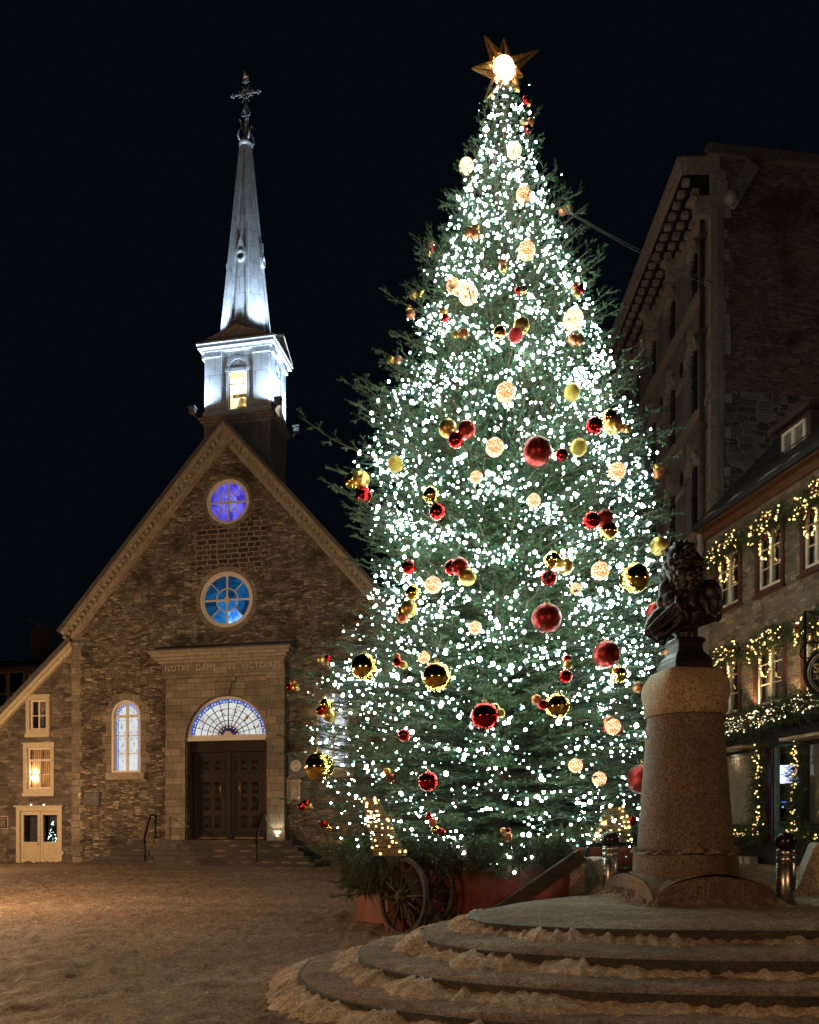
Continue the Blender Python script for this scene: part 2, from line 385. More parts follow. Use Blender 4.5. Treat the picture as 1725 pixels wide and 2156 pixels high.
# roof and its decorated gable edge
dxr, dzr = hw, zA - zE; Lr = math.hypot(dxr, dzr)
over = 0.14                                              # eave past the wall
roof = MB()
for s in (-1, 1):
    up = Vector((-s * dxr, 0, dzr)) / Lr; nr = Vector((s * dzr, 0, dxr)) / Lr
    a = Vector((xa, 0, zA)) + nr * 0.26; b = Vector((xa + s * hw, 0, zE)) + nr * 0.26 - up * over
    t = nr * 0.13
    for y0, y1 in ((-0.52, 15.5),):
        vs = [a + Vector((0, y, 0)) + q for y in (y0, y1) for q in (Vector(), t)] + [b + Vector((0, y, 0)) + q for y in (y0, y1) for q in (Vector(), t)]
        # close to the ridge
        top = Vector((xa, 0, zA + 0.39 * Lr / dxr)); low = Vector((xa, 0, zA + 0.26 * Lr / dxr))
        vs[0] = low + Vector((0, y0, 0)); vs[1] = top + Vector((0, y0, 0)); vs[2] = low + Vector((0, y1, 0)); vs[3] = top + Vector((0, y1, 0))
        roof.add(vs, [(0, 1, 5, 4), (2, 6, 7, 3), (1, 3, 7, 5), (0, 4, 6, 2), (4, 5, 7, 6), (0, 2, 3, 1)])
roof.build('roof', M['roof_edge'], church)
rake = MB()
def rakeband(n0, n1, y0, y1, ext=over):
    """one moulding of the gable edge, n0..n1 measured square to the slope"""
    for s in (-1, 1):
        up = Vector((-s * dxr, 0, dzr)) / Lr; nr = Vector((s * dzr, 0, dxr)) / Lr
        e = Vector((xa + s * hw, 0, zE)) - up * ext
        pts = [(xa, zA + n0 * Lr / dxr), (xa, zA + n1 * Lr / dxr), ((e + nr * n1).x, (e + nr * n1).z), ((e + nr * n0).x, (e + nr * n0).z)]
        rake.prism(pts, y0, y1)
rakeband(0.10, 0.255, -0.40, 0.02); rakeband(-0.20, -0.06, -0.17, 0.02, over - 0.1); rakeband(-0.06, 0.10, -0.12, 0.02, over - 0.05)
rakeband(0.19, 0.257, -0.45, -0.40); rakeband(-0.25, -0.20, -0.11, 0.02, over - 0.12)
for s in (-1, 1):                                        # modillions under the moulding
    up = Vector((-s * dxr, 0, dzr)) / Lr; nr = Vector((s * dzr, 0, dxr)) / Lr
    n = 40
    for i in range(n + 1):
        p = Vector((xa + s * hw, 0, zE)) + up * (Lr * (i + 0.4) / (n + 0.8) - 0.3)
        a0, a1 = p + nr * 0.0, p + nr * 0.1
        rake.add([q + up * e + Vector((0, y, 0)) for q in (a0, a1) for e in (-0.055, 0.055) for y in (-0.33 if q is a1 else -0.22, -0.11)],
                 [(0, 1, 3, 2), (4, 6, 7, 5), (0, 4, 5, 1), (2, 3, 7, 6), (0, 2, 6, 4), (1, 5, 7, 3)])
rake.build('gable_cornice', M['trim_stone'], church)
# stone rings round the round windows
for (c, r, ro) in ((upc, rU, 56 / 51.1 - 0.03), (loc_, rL, 69 / 51.1)):
    w = MB(); n = 12
    for i in range(n):
        w.ring(c[0], c[1], r, ro + random.uniform(-0.03, 0.03), -0.03, 0.2, 6, 2 * PI * i / n + 0.008, 2 * PI * (i + 1) / n - 0.008)
    w.build('window_surround', M['ashlar'], church)

def glass_mat(name, c0, c1, strength, scale, st=(0.3, 0.7)):  # light from behind is put into the glass as cloudy emission
    m = Mat(name); n = m.noise(scale, 3, 0.55, None, 1.2)
    col = m.ramp(n.outputs['Fac'], [(st[0], c0), (st[1], c1)])
    b = m.bsdf.inputs; m.ln(col, b['Emission Color']); b['Emission Strength'].default_value = strength
    return m.set((0.01, 0.01, 0.02), 0.12)
M['violet'] = glass_mat('violet_glass', (0.045, 0.028, 0.42), (0.20, 0.17, 1.0), 1.0, 1.1, (.36, .64))
M['violet_pale'] = glass_mat('pale_violet_glass', (0.08, 0.07, 0.62), (0.30, 0.30, 1.0), 1.0, 2.2)
M['teal'] = glass_mat('blue_glass', (0.001, 0.018, 0.055), (0.006, 0.12, 0.32), .9, .9, (.38, .64))
M['teal_mid'] = glass_mat('mid_blue_glass', (0.003, 0.06, 0.22), (0.03, 0.26, 0.66), 0.9, 1.6)
M['blue_painted_glow'] = glass_mat('painted_glow_blue_glass', (0.02, 0.22, 0.80), (0.42, 0.78, 1.0), 1.1, 1.4, (0.38, 0.6))  # a lamp behind this pane is painted in as stronger emission

def rose(c, r, mats, name='round_window'):
    fr = MB(); fr.ring(c[0], c[1], r * 0.86, r * 1.0, 0.02, 0.16, 64); fr.ring(c[0], c[1], r * 0.93, r * 1.01, -0.02, 0.02, 64)
    fr.ring(c[0], c[1], r * 0.39, r * 0.43, 0.05, 0.12, 40)
    for i in range(8):
        a = PI / 4 * i; big = i % 2 == 0; r0, r1 = (0.10, 0.88) if big else (0.42, 0.88); wd = 0.075 if big else 0.04
        p0 = Vector((c[0] + r * r0 * math.cos(a), 0.085, c[1] + r * r0 * math.sin(a))); p1 = Vector((c[0] + r * r1 * math.cos(a), 0.085, c[1] + r * r1 * math.sin(a)))
        fr.bar(p0, p1, wd, 0.06 if big else 0.05, (0, 1, 0))
    fr.prism(circle(c[0], c[1], r * 0.115, 20), 0.02, 0.12)
    for i in range(4):
        a = PI / 2 * i; fr.ball((c[0] + r * 0.93 * math.cos(a), -0.02, c[1] + r * 0.93 * math.sin(a)), 0.028, 8, 6)
    f = fr.build(name, M['frame_white'], church)
    gl = MB()
    for i in range(8):
        a0, a1 = PI / 4 * i, PI / 4 * (i + 1)
        gl.cur = mats[1][i]; gl.ring(c[0], c[1], r * 0.41, r * 0.9, 0.10, 0.11, 8, a0, a1)
        gl.cur = mats[2][i]; gl.ring(c[0], c[1], 0.02, r * 0.41, 0.10, 0.11, 6, a0, a1)
    gl.build('stained_glass', mats[0], f, fix=False)
rose(upc, rU, ([M['violet'], M['violet_pale']], [0] * 8, [1] * 8))
rose(loc_, rL, ([M['teal'], M['teal_mid'], M['blue_painted_glow']], [0, 0, 0, 0, 0, 1, 2, 0], [0, 0, 0, 0, 1, 1, 1, 1]))

# ---- portal
px0, px1 = cl(352, 1600)[0], cl(605, 1600)[0]
zc0, zc1 = cl(478, 1397)[1], cl(478, 1374)[1]; zf0 = cl(478, 1417)[1]; zar = cl(478, 1428)[1]; zcap = cl(478, 1449)[1]
w = MB(); w.prism([(px0, dz0 - 1.1), (dx0 - 0.03, dz0 - 1.1), (dx0 - 0.03, dz0)] + [(dx0 - 0.03, dzs)] + [(dxc + (dr + 0.03) * math.cos(PI - PI * i / 28), dzs + (drz + 0.03) * math.sin(PI * i / 28)) for i in range(29)] + [(dx1 + 0.03, dz0), (dx1 + 0.03, dz0 - 1.1), (px1, dz0 - 1.1), (px1, zc0), (px0, zc0)], -0.12, 0.02)
portal = w.build('portal', M['ashlar'], church)
pw = cl(384, 1600)[0] - px0
for s in (0, 1):
    w = MB(); x0, x1 = (px0 - 0.02, px0 + pw) if s == 0 else (px1 - pw, px1 + 0.02)
    w.box(x0, x1, -0.40, -0.12, dz0 - 0.9, zcap)
    w.box(x0 - 0.05, x1 + 0.05, -0.46, -0.12, dz0 - 0.9, dz0 + 0.20); w.box(x0 - 0.035, x1 + 0.035, -0.4351, -0.12, dz0 + 0.20, dz0 + 0.38)
    w.box(x0 - 0.02, x1 + 0.02, -0.43, -0.12, zcap - 0.04, zcap + 0.03)
    w.box(x0 - 0.04, x1 + 0.04, -0.44, -0.12, zcap + 0.22, zar)
    w.box(x0, x1, -0.40, -0.12, zcap + 0.03, zcap + 0.22)
    # inner door pier
    xi0, xi1 = (dx0 - 0.16, dx0 - 0.035) if s == 0 else (dx1 + 0.035, dx1 + 0.16)
    w.box(xi0, xi1, -0.17, -0.12, dz0 - 0.02, dzs - 0.12); w.box(xi0 - 0.03, xi1 + 0.03, -0.20, -0.12, dzs - 0.12, dzs + 0.06)
w.build('pilaster', M['ashlar'], portal)
w = MB(); w.box(px0 - 0.05, px1 + 0.05, -0.44, -0.12, zar, zf0); w.box(px0 - 0.02, px1 + 0.02, -0.40, -0.12, zf0, zc0)
w.build('entablature', M['ashlar'], portal)
w = MB()
for k, (a, b, d) in enumerate(((0, .1, .10), (.1, .22, .22), (.22, .36, .34), (.36, .46, .42))): w.box(px0 - d, px1 + d, -0.42 - d, 0, zc0 + a, zc0 + b)
w.build('portal_cornice', M['trim_stone'], portal, bevel=0.02)
w = MB(); d = 0.44; zt = zc0 + 0.46; w.box(px0 - d, px1 + d, -0.42 - d - 0.02, 0, zt, zt + 0.035)
w.add([(px0 - d, -0.75, zt + .035), (px1 + d, -0.75, zt + .035), (px1 + d - .2, 0, zt + .35), (px0 - d + .2, 0, zt + .35), (px0 - d, 0, zt + .035), (px1 + d, 0, zt + .035)], [(0, 1, 2, 3), (0, 3, 4), (1, 5, 2), (2, 5, 4, 3), (0, 4, 5, 1)])
w.build('cornice_roof', M['roof_edge'], portal)
w = MB()                                                  # voussoirs and keystone round the arch
for i in range(11):
    a0, a1 = PI * i / 11, PI * (i + 1) / 11; ro = 1.34 + 0.1 * (i % 2)
    if i == 5: continue
    pts = []
    for a in (a0 + .006, (a0 + a1) / 2, a1 - .006): pts.append((dxc + (dr + .02) * math.cos(a), dzs + (drz + .02) * math.sin(a)))
    for a in (a1 - .006, (a0 + a1) / 2, a0 + .006): pts.append((dxc + dr * ro * math.cos(a), dzs + drz * ro * math.sin(a)))
    w.prism(pts, -0.135, -0.12)
kx = 0.30
w.prism([(dxc - kx * .62, dzs + drz + .02), (dxc + kx * .62, dzs + drz + .02), (dxc + kx, zar - .18), (dxc - kx, zar - .18)], -0.24, -0.12)
w.box(dxc - .48, dxc + .48, -0.27, -0.12, zar - .18, zar)
w.build('arch_stone', M['ashlar'], portal)
M['letter'] = simple('carved_letter', (0.52, 0.41, 0.29), 0.85, 0, 0.2, 14)
Mt = lambda x, y, z: Matrix.Translation((x, y, z)) @ Matrix.Rotation(R(90), 4, 'X')
text('inscription', 'NOTRE  DAME  DES  VICTOIRES', 0.345, M['letter'], portal, Mt((px0 + px1) / 2, -0.405, (zf0 + zc0) / 2 - 0.02), 0.02, xs=0.90, space=1.16)

# ---- fanlight
M['lead'] = simple('lead_came', (0.10, 0.055, 0.045), 0.6, 0.2, 0.2, 10)
M['fan_white'] = glass_mat('milky_glass', (0.62, 0.66, 0.66), (0.95, 0.97, 0.95), 0.80, 1.3, (0.25, 0.6))
M['fan_blue'] = glass_mat('border_blue_glass', (0.03, 0.045, 0.55), (0.10, 0.26, 0.80), 0.8, 2.5)
M['fan_dark'] = glass_mat('dark_blue_glass', (0.006, 0.01, 0.09), (0.02, 0.035, 0.20), 0.6, 4)
M['fan_red'] = glass_mat('dark_red_glass', (0.03, 0.008, 0.008), (0.10, 0.02, 0.02), 0.5, 4)
M['gold_paint'] = glass_mat('amber_glass', (0.22, 0.10, 0.015), (0.55, 0.30, 0.07), 0.75, 6)
M['motif'] = glass_mat('pale_motif_glass', (0.55, 0.65, 1.0), (0.8, 0.85, 1.0), 1.0, 6)
fz = dzs + 0.22; fr_x = dr - 0.10; fr_z = dzs + drz - 0.10 - fz
fan_M = Matrix.Translation((dxc, 0, fz)) @ Matrix.Diagonal((1, 1, fr_z / fr_x, 1)); RR = fr_x
fan = MB(fan_M); fan.ring(0, 0, RR - .01, RR + .10, 0.06, 0.34, 40, 0, PI)
fan.M = None; fan.box(dx0 + .005, dx1 - .005, -0.02, 0.4, dzs + 0.0, dzs + 0.13); fan.box(dx0 + .005, dx1 - .005, 0.05, 0.36, dzs + .13, fz + .02)
fan.M = fan_M; fan.prism([(0.20 * math.cos(PI * i / 16), 0.20 * math.sin(PI * i / 16)) for i in range(17)], 0.10, 0.2)
fanl = fan.build('fanlight', M['frame_white'], church)
g = MB(fan_M); y0, y1 = 0.20, 0.215; g.cur = 0; g.ring(0, 0, .42 * RR, .90 * RR, y0, y1, 48, 0, PI)
g.cur = 1; g.ring(0, 0, .90 * RR, RR, y0, y1, 48, 0, PI); g.cur = 3; g.ring(0, 0, .20 * RR, .265 * RR, y0, y1, 32, 0, PI)
g.cur = 2; g.ring(0, 0, .09 * RR, .20 * RR, y0, y1, 32, 0, PI); g.cur = 0; g.ring(0, 0, .265 * RR, .42 * RR, y0, y1, 48, 0, PI)
g.cur = 4                                                  # painted gold rays and emblems
for i in range(44):
    a = PI * (i + .5) / 44; L = .40 if i % 2 else .35; q = .010
    g.add([(.265 * RR * math.cos(a - q * 2.6), y0 - .012, .265 * RR * math.sin(a - q * 2.6)), (.265 * RR * math.cos(a + q * 2.6), y0 - .012, .265 * RR * math.sin(a + q * 2.6)), (L * RR * math.cos(a), y0 - .012, L * RR * math.sin(a))], [(0, 1, 2)])
for i in range(60):
    a = PI * (i + .5) / 60; g.ring(0, 0, .30 * RR, .315 * RR, y0 - .009, y0 - .007, 1, a, a + .02)
g.ring(0, 0, .405 * RR, .425 * RR, y0 - .012, y0 - .008, 30, R(88), R(150))
for ad, rr, n, sc_ in ((104, .66, 5, .055), (74, .66, 6, .06), (44, .66, 9, .075), (16, .74, 6, .06), (136, .62, 4, .035), (165, .7, 3, .035)):
    for k in range(n):
        a = R(ad) + random.uniform(-.06, .06); q = rr + random.uniform(-.07, .07); s_ = sc_ * random.uniform(.25, .6) * RR
        g.prism([(q * RR * math.cos(a) + s_ * math.cos(t) * random.uniform(.5, 1), q * RR * math.sin(a) + s_ * math.sin(t) * random.uniform(.6, 1.1)) for t in [2 * PI * j / 7 for j in range(7)]], y0 - .012, y0 - .006)
for i in range(14):
    a = R(random.uniform(5, 175)); q = random.choice((.5, .56, .82, .84)) * RR; s_ = .022 * RR
    g.prism([(q * math.cos(a) + s_ * math.cos(t), q * math.sin(a) + s_ * math.sin(t)) for t in [2 * PI * j / 5 for j in range(5)]], y0 - .012, y0 - .006)
g.cur = 5                                                  # pale scroll in the border
for i in range(36):
    a = PI * (i + .5) / 36; q = (.935 + .022 * math.sin(i * 2.3)) * RR; s_ = .030 * RR
    g.prism([(q * math.cos(a) + s_ * math.cos(t + a) * (.55 if j % 2 else 1), q * math.sin(a) + s_ * math.sin(t + a) * (.55 if j % 2 else 1)) for j, t in enumerate([2 * PI * j / 8 for j in range(8)])], y0 - .012, y0 - .006)
for i in range(8):
    a = PI * (i + .5) / 8; q = .232 * RR; g.prism([(q * math.cos(a) + .018 * RR * math.cos(t), q * math.sin(a) + .018 * RR * math.sin(t)) for t in [2 * PI * j / 6 for j in range(6)]], y0 - .012, y0 - .006)
g.build('stained_glass', [M['fan_white'], M['fan_blue'], M['fan_dark'], M['fan_red'], M['gold_paint'], M['motif']], fanl, fix=False)
l = MB(fan_M)
for i in range(1, 12):
    a = PI * i / 12; l.bar((.265 * RR * math.cos(a), y0 - .03, .265 * RR * math.sin(a)), (RR * math.cos(a), y0 - .03, RR * math.sin(a)), .036 if i % 2 == 0 else .022, .03, (0, 1, 0))
for i in range(1, 6):
    a = PI * i / 6; l.bar((.1 * RR * math.cos(a), y0 - .03, .1 * RR * math.sin(a)), (.265 * RR * math.cos(a), y0 - .03, .265 * RR * math.sin(a)), .02, .03, (0, 1, 0))
for q in (.265, .42, .56, .73, .90): l.ring(0, 0, q * RR - .012, q * RR + .012, y0 - .04, y0 - .014, 40, 0, PI)
for q in (.20,): l.ring(0, 0, q * RR - .01, q * RR + .01, y0 - .04, y0 - .014, 24, 0, PI)
l.build('lead_strips', M['lead'], fanl)

# ---- door
M['door_wood'] = simple('dark_oak', (0.020, 0.0105, 0.0052), 0.42, 0, 0.4, 3.5, 0.15, 0.25, stretch=(6, 6, 0.7))
M['brass'] = simple('brass', (0.75, 0.48, 0.18), 0.25, 1.0, 0.1, 10)
yd = 0.42; zdt = dzs - 0.02; dW = dx1 - dx0
w = MB(); w.box(dx0 + .005, dx1 - .005, yd - .16, yd + .2, zdt - 0.42, zdt); w.box(dx0 + .005, dx0 + .13, yd - .16, yd + .2, dz0, zdt - .42); w.box(dx1 - .13, dx1 - .005, yd - .16, yd + .2, dz0, zdt - .42)
w.box(dx0 + .005, dx1 - .005, yd - .2, yd - .16, zdt - .40, zdt - .33)
w.box(dx0 + .005, dx1 - .005, .1, yd - .16, zdt - .004, zdt + .015); w.build('door_frame', M['door_wood'], church)
for s in (0, 1):
    a, b = (dx0 + .135, dxc - .005) if s == 0 else (dxc + .005, dx1 - .135); lw = b - a; zb, zt = dz0 + .03, zdt - .43; lh = zt - zb
    d = MB(); d.box(a, b, yd, yd + .1, zb, zt)
    def rail(x0, x1, z0, z1, y=.05): d.box(a + x0 * lw, a + x1 * lw, yd - y, yd, zb + z0 * lh, zb + z1 * lh)
    rail(0, .10, 0, 1); rail(.90, 1, 0, 1); rail(.10, .90, 0, .05); rail(.10, .90, .95, 1); rail(.10, .90, .70, .745)
    for (z0, z1) in ((.05, .70), (.745, .95)):             # panel mouldings
        for k, ins in enumerate((.0, .05)):
            x0, x1 = .10 + ins, .90 - ins; zz0, zz1 = z0 + ins * .6, z1 - ins * .6; t = .022
            y = .035 - .012 * k
            rail(x0, x0 + t, zz0, zz1, y); rail(x1 - t, x1, zz0, zz1, y); rail(x0 + t, x1 - t, zz0, zz0 + t * .6, y); rail(x0 + t, x1 - t, zz1 - t * .6, zz1, y)
    for (z0, z1) in ((.125, .275), (.33, .48), (.52, .655), (.80, .90)):      # raised diamond blocks
        for (x0, x1) in ((.25, .46), (.54, .75)):
            X0, X1, Z0, Z1 = a + x0 * lw, a + x1 * lw, zb + z0 * lh, zb + z1 * lh; cx_, cz_ = (X0 + X1) / 2, (Z0 + Z1) / 2; hx = .07
            d.add([(X0, yd - .005, Z0), (X1, yd - .005, Z0), (X1, yd - .005, Z1), (X0, yd - .005, Z1), (cx_ - hx * .3, yd - .09, cz_ - .12 * (Z1 - Z0)), (cx_ + hx * .3, yd - .09, cz_ - .12 * (Z1 - Z0)), (cx_ + hx * .3, yd - .09, cz_ + .12 * (Z1 - Z0)), (cx_ - hx * .3, yd - .09, cz_ + .12 * (Z1 - Z0))],
                  [(0, 1, 5, 4), (1, 2, 6, 5), (2, 3, 7, 6), (3, 0, 4, 7), (4, 5, 6, 7)])
    if s == 0: d.box(dxc - .075, dxc + .075, yd - .085, yd - .052, zb, zt); d.box(dxc - .10, dxc + .10, yd - .10, yd - .05, zb, zb + .22); d.box(dxc - .035, dxc + .035, yd - .11, yd - .085, zb + .22, zt)
    leaf = d.build('door', M['door_wood'], church, bevel=0.008)
    h = MB(); hx = dxc + (-1 if s == 0 else 1) * .43; hz = cl(478, 1659)[1]; h.tube([(hx, yd - .06, hz - .17), (hx, yd - .13, hz - .13), (hx, yd - .14, hz), (hx, yd - .13, hz + .13), (hx, yd - .06, hz + .17)], .02)
    h.box(hx - .03, hx + .03, yd - .065, yd - .05, hz - .2, hz + .2); h.build('door_handle', M['brass'], leaf)
    k = MB(); k.box(a + .11 * lw, b - .11 * lw, yd - .058, yd - .05, zb + .01, zb + .06); k.build('kick_strip', M['brass'], leaf)

# ---- arched side windows
def arched_window(mir):
    fx = (lambda x: 2 * xa - x) if mir else (lambda x: x)
    x0, x1 = sorted((fx(wx0), fx(wx1))); zs = wzt - wr; c = (x0 + x1) / 2
    def band(o, i, y0, y1, mb):
        mb.prism(arch(x0 + o, x1 - o, wz0, zs, 20, wr - o), y0, y1, [arch(x0 + i, x1 - i, wz0 + (i if o == 0 else 0.0) + .001, zs, 20, wr - i)])
    f = MB(); band(0, .09, -.03, .2, f); band(.085, .14, .06, .2, f)
    f.box(c - .045, c + .045, .05, .2, wz0 + .09, zs + wr - .12)
    zz = [wz0 + .10, wz0 + .10 + (zs - wz0 - .1) * .31, wz0 + .10 + (zs - wz0 - .1) * .64, zs]
    for i, z in enumerate(zz[1:]): f.box(x0 + .09, x1 - .09, .06 if i == 2 else .1, .2, z - (.055 if i == 2 else .02), z + (.055 if i == 2 else .02))
    fw = f.build('arched_window', M['frame_white'], church)
    s = MB(); s.box(x0 - .22, x1 + .22, -.17, .1, wz0 - .30, wz0 - .001); s.build('sill', M['trim_stone'], fw, bevel=.015)
    g = MB(); y = .15
    g.cur = 0; g.prism(arch(x0 + .1, x1 - .1, wz0 + .05, zs, 20, wr - .1), y, y + .01)
    g.cur = 1; bx = .20
    g.prism(rect(x0 + .13, x0 + bx + .03, wz0 + .09, zs), y - .01, y - .004); g.prism(rect(x1 - bx - .03, x1 - .13, wz0 + .09, zs), y - .01, y - .004)
    g.ring(c, zs, wr - .23, wr - .13, y - .01, y - .004, 24, 0, PI)
    g.cur = 2
    z = wz0 + .13
    while z < zs:
        for xx in (x0 + .18, x1 - .18): g.prism([(xx + .028 * math.cos(t) * random.uniform(.6, 1.2), z + .035 * math.sin(t) * random.uniform(.6, 1.2)) for t in [2 * PI * j / 6 for j in range(6)]], y - .016, y - .011)
        z += .085
    for i in range(14):
        a = PI * (i + .5) / 14; g.prism([(c + (wr - .18) * math.cos(a) + .03 * math.cos(t), zs + (wr - .18) * math.sin(a) + .03 * math.sin(t)) for t in [2 * PI * j / 6 for j in range(6)]], y - .016, y - .011)
    g.cur = 3
    cells = [(sx, (zz[i] + zz[i + 1]) / 2) for i in range(3) for sx in (-1, 1)] + [(-1, zs + .2), (1, zs + .17)]
    for j, (sx, zc_) in enumerate(cells):
        xx = c + sx * (wr * .40); k = (.5, .35, 1.0, 1.1, 1.0, .4, .9, .5)[j]
        for q in range(3):
            ox, oz = random.uniform(-.035, .035), random.uniform(-.08, .08); r_ = random.uniform(.022, .05) * k
            g.prism([(xx + ox + r_ * math.cos(t) * random.uniform(.6, 1), zc_ + oz + r_ * 1.3 * math.sin(t) * random.uniform(.6, 1)) for t in [2 * PI * q2 / 7 for q2 in range(7)]], y - .016, y - .011)
        if 1 < j < 6:
            for ex in (-.12, .12):
                for ez in (-.26, .26): g.prism([(xx + ex + .03 * math.cos(t), zc_ + ez + .03 * math.sin(t)) for t in [2 * PI * q2 / 5 for q2 in range(5)]], y - .016, y - .011)
    g.build('stained_glass', [M['fan_white'], M['fan_blue'], M['motif'], M['gold_paint']], fw, fix=False)
    b = MB()                                              # dressed stones beside the window
    for sx in (-1, 1):
        xs = x0 if sx < 0 else x1; z = wz0; k = 0
        while z < zs + .1:
            h = .42; L = .42 if k % 2 else .26; b.box(*sorted((xs, xs + sx * L)), -.02, .2, z, z + h - .015); z += h; k += 1
    b.ring(c, zs, wr + .002, wr + .30, -.022, .2, 20, R(18), R(162)); b.build('window_jamb', M['ashlar'], fw)
arched_window(False); arched_window(True)

# ---- steeple
SY = 0.62; dT, tw, td = 1.05, 1.5, 1.86
tx = xa; tyc = dT + td / 2
T = lambda px, py, yl=dT: cl(px, py, yl)[1]
zb0, zb1 = T(490, 893), T(490, 874)                      # tower base cornice
zbf0, zbf1 = T(490, 874) + .0, T(490, 738)
zco0, zco1 = T(490, 738), T(490, 716)
M['metal'] = Mat('steeple_sheet_metal')
_m = M['metal']; sp = _m.new('ShaderNodeSeparateXYZ'); _m.ln(_m.coord(), sp.inputs[0])
_cb = _m.new('ShaderNodeCombineXYZ'); _m.ln(_m.math('ADD', sp.outputs[0], sp.outputs[1]), _cb.inputs[0]); _m.ln(sp.outputs[2], _cb.inputs[1])
_br = _m.new('ShaderNodeTexBrick'); _m.ln(_cb.outputs[0], _br.inputs['Vector']); _br.inputs['Scale'].default_value = 1; _br.inputs['Brick Width'].default_value = .52; _br.inputs['Row Height'].default_value = .72
_br.inputs['Mortar Size'].default_value = .012; _br.inputs['Color1'].default_value = (.40, .43, .47, 1); _br.inputs['Color2'].default_value = (.52, .55, .58, 1); _br.inputs['Mortar'].default_value = (.20, .22, .25, 1)
_nz = _m.noise(2.2, 5, .65); _col = _m.mix(.6, _br.outputs['Color'], _m.ramp(_nz.outputs['Fac'], [(.3, .55), (.7, 1.2)]), 'MULTIPLY')
M['metal'] = _m.set(_col, .5, .25, _m.bump(_m.math('MULTIPLY', _br.outputs['Fac'], -1), .6, .02))
M['metal_plain'] = simple('steeple_trim_metal', (.47, .50, .53), .45, .25, .15, 4)
w = MB(); w.box(tx - tw, tx + tw, dT, dT + td, zE + 3, zb0)
for k in range(40):                                       # upright seams of the base cladding
    for (x, y) in ((tx - tw + 2 * tw * k / 39, dT - .012),): w.box(x - .012, x + .012, y, y + .02, zE + 3, zb0)
    y = dT + td * k / 39; w.box(tx + tw - .01, tx + tw + .012, y - .012, y + .012, zE + 3, zb0)
w.build('tower_base', simple('dark_cladding', (.16, .14, .135), .6, .2, .25, 2.0, stretch=(4, 4, .5)), church)
w = MB()
for k, (a, d) in enumerate(((-.30, .04), (-.16, .12), (-.06, .22))): 
    b = (-.16, -.06, .02)[k]; w.box(tx - tw - d, tx + tw + d, dT - d, dT + td + d, zb0 + a + .3, zb0 + b + .3)
w.build('tower_cornice', simple('grey_brown_sheet', (.25, .21, .19), .5, .3, .2, 4), church, bevel=.02)
zF = zb0 + .32
bw = 1.42; byc = tyc
ox = .40; zo0 = T(494, 866) + .05; zsp = T(494, 775); zot = zsp + ox
bel = MB(); bel.box(tx - bw - .12, tx + bw + .12, byc - bw * SY - .12, byc + bw * SY + .12, zF, zF + .28)
bfloor = bel.build('belfry', M['metal_plain'], church)
zW = zF + .28
for k in range(4):
    Mk = Matrix.Translation((tx, byc, 0)) @ Matrix.Diagonal((1, SY, 1, 1)) @ Matrix.Rotation(PI / 2 * k, 4, 'Z')
    w = MB(Mk)
    w.prism(rect(-bw, bw, zW, zbf1), -bw, -bw + .22, [arch(-ox, ox, zW + .06, zsp, 16)])
    for s in (-1, 1):
        a, b = sorted((s * bw * 1.0, s * .72)); w.box(a, b, -bw - .09, -bw, zW, zbf1 - .02)                         # corner pilasters
        w.box(*sorted((s * .70, s * .58)), -bw - .02, -bw, zW, zbf1)
        w.box(*sorted((s * (bw + .05), s * .70)), -bw - .20, -bw, zbf1 - .22, zbf1 - .02)
        w.box(*sorted((s * (ox + .16), s * (ox - .02))), -bw - .07, -bw + .1, zsp - .10, zsp + .04)                  # imposts
        w.box(*sorted((s * (ox + .12), s * ox)), -bw - .04, -bw, zW, zsp - .10)
    w.ring(0, zsp, ox, ox + .14, -bw - .05, -bw + .05, 20, 0, PI)
    w.build('belfry_wall', M['metal'], bfloor)
    f = MB(Mk); f.box(-ox, ox, -bw - .03, -bw + .12, zsp - .12, zsp + .03)
    for i in range(9):
        a = PI * (i + .5) / 9; f.bar((.06 * math.cos(a), -bw + .05, zsp + .03 + .06 * math.sin(a)), ((ox - .01) * math.cos(a), -bw + .02, zsp + .03 + (ox - .05) * math.sin(a)), .055, .04, (0, 1, 0))
    f.box(-ox, ox, -bw + .15, -bw + .18, zsp, zsp + ox); f.build('fan_grille', M['metal_plain'], bfloor)
    q = MB(Mk); q.tube([(-ox, -bw + .08, zW + 1.15), (ox, -bw + .08, zW + 1.15)], .018, 6); q.tube([(-ox + .02, -bw + .08, zW), (-ox + .02, -bw + .08, zsp)], .018, 6); q.build('guard_bar', M['iron'], bfloor)
w = MB(); w.box(tx - bw + .23, tx + bw - .23, byc - bw * SY + .15, byc + bw * SY - .15, zbf1 - .15, zbf1 - .05); w.build('belfry_ceiling', simple('belfry_inside', (.55, .44, .28), .8), bfloor)
b = MB(); zb = zW + .28; b.lathe([(.36, 0), (.37, .04), (.31, .12), (.25, .30), (.22, .46), (.17, .56), (.06, .60), (.05, .66)], (tx, byc - .2, zb), 24)
b.tube([(tx, byc - .2, zb + .64), (tx, byc - .2, zbf1 - .1)], .03); b.bar((tx - .5, byc - .2, zb + .72), (tx + .5, byc - .2, zb + .72), .1)
b.tube([(tx, byc - .2, zb + .3), (tx, byc - .2, zb - .06)], [.02, .05]); b.build('bell', simple('bell_bronze', (.30, .24, .11), .4, .7, .3, 6), bfloor)
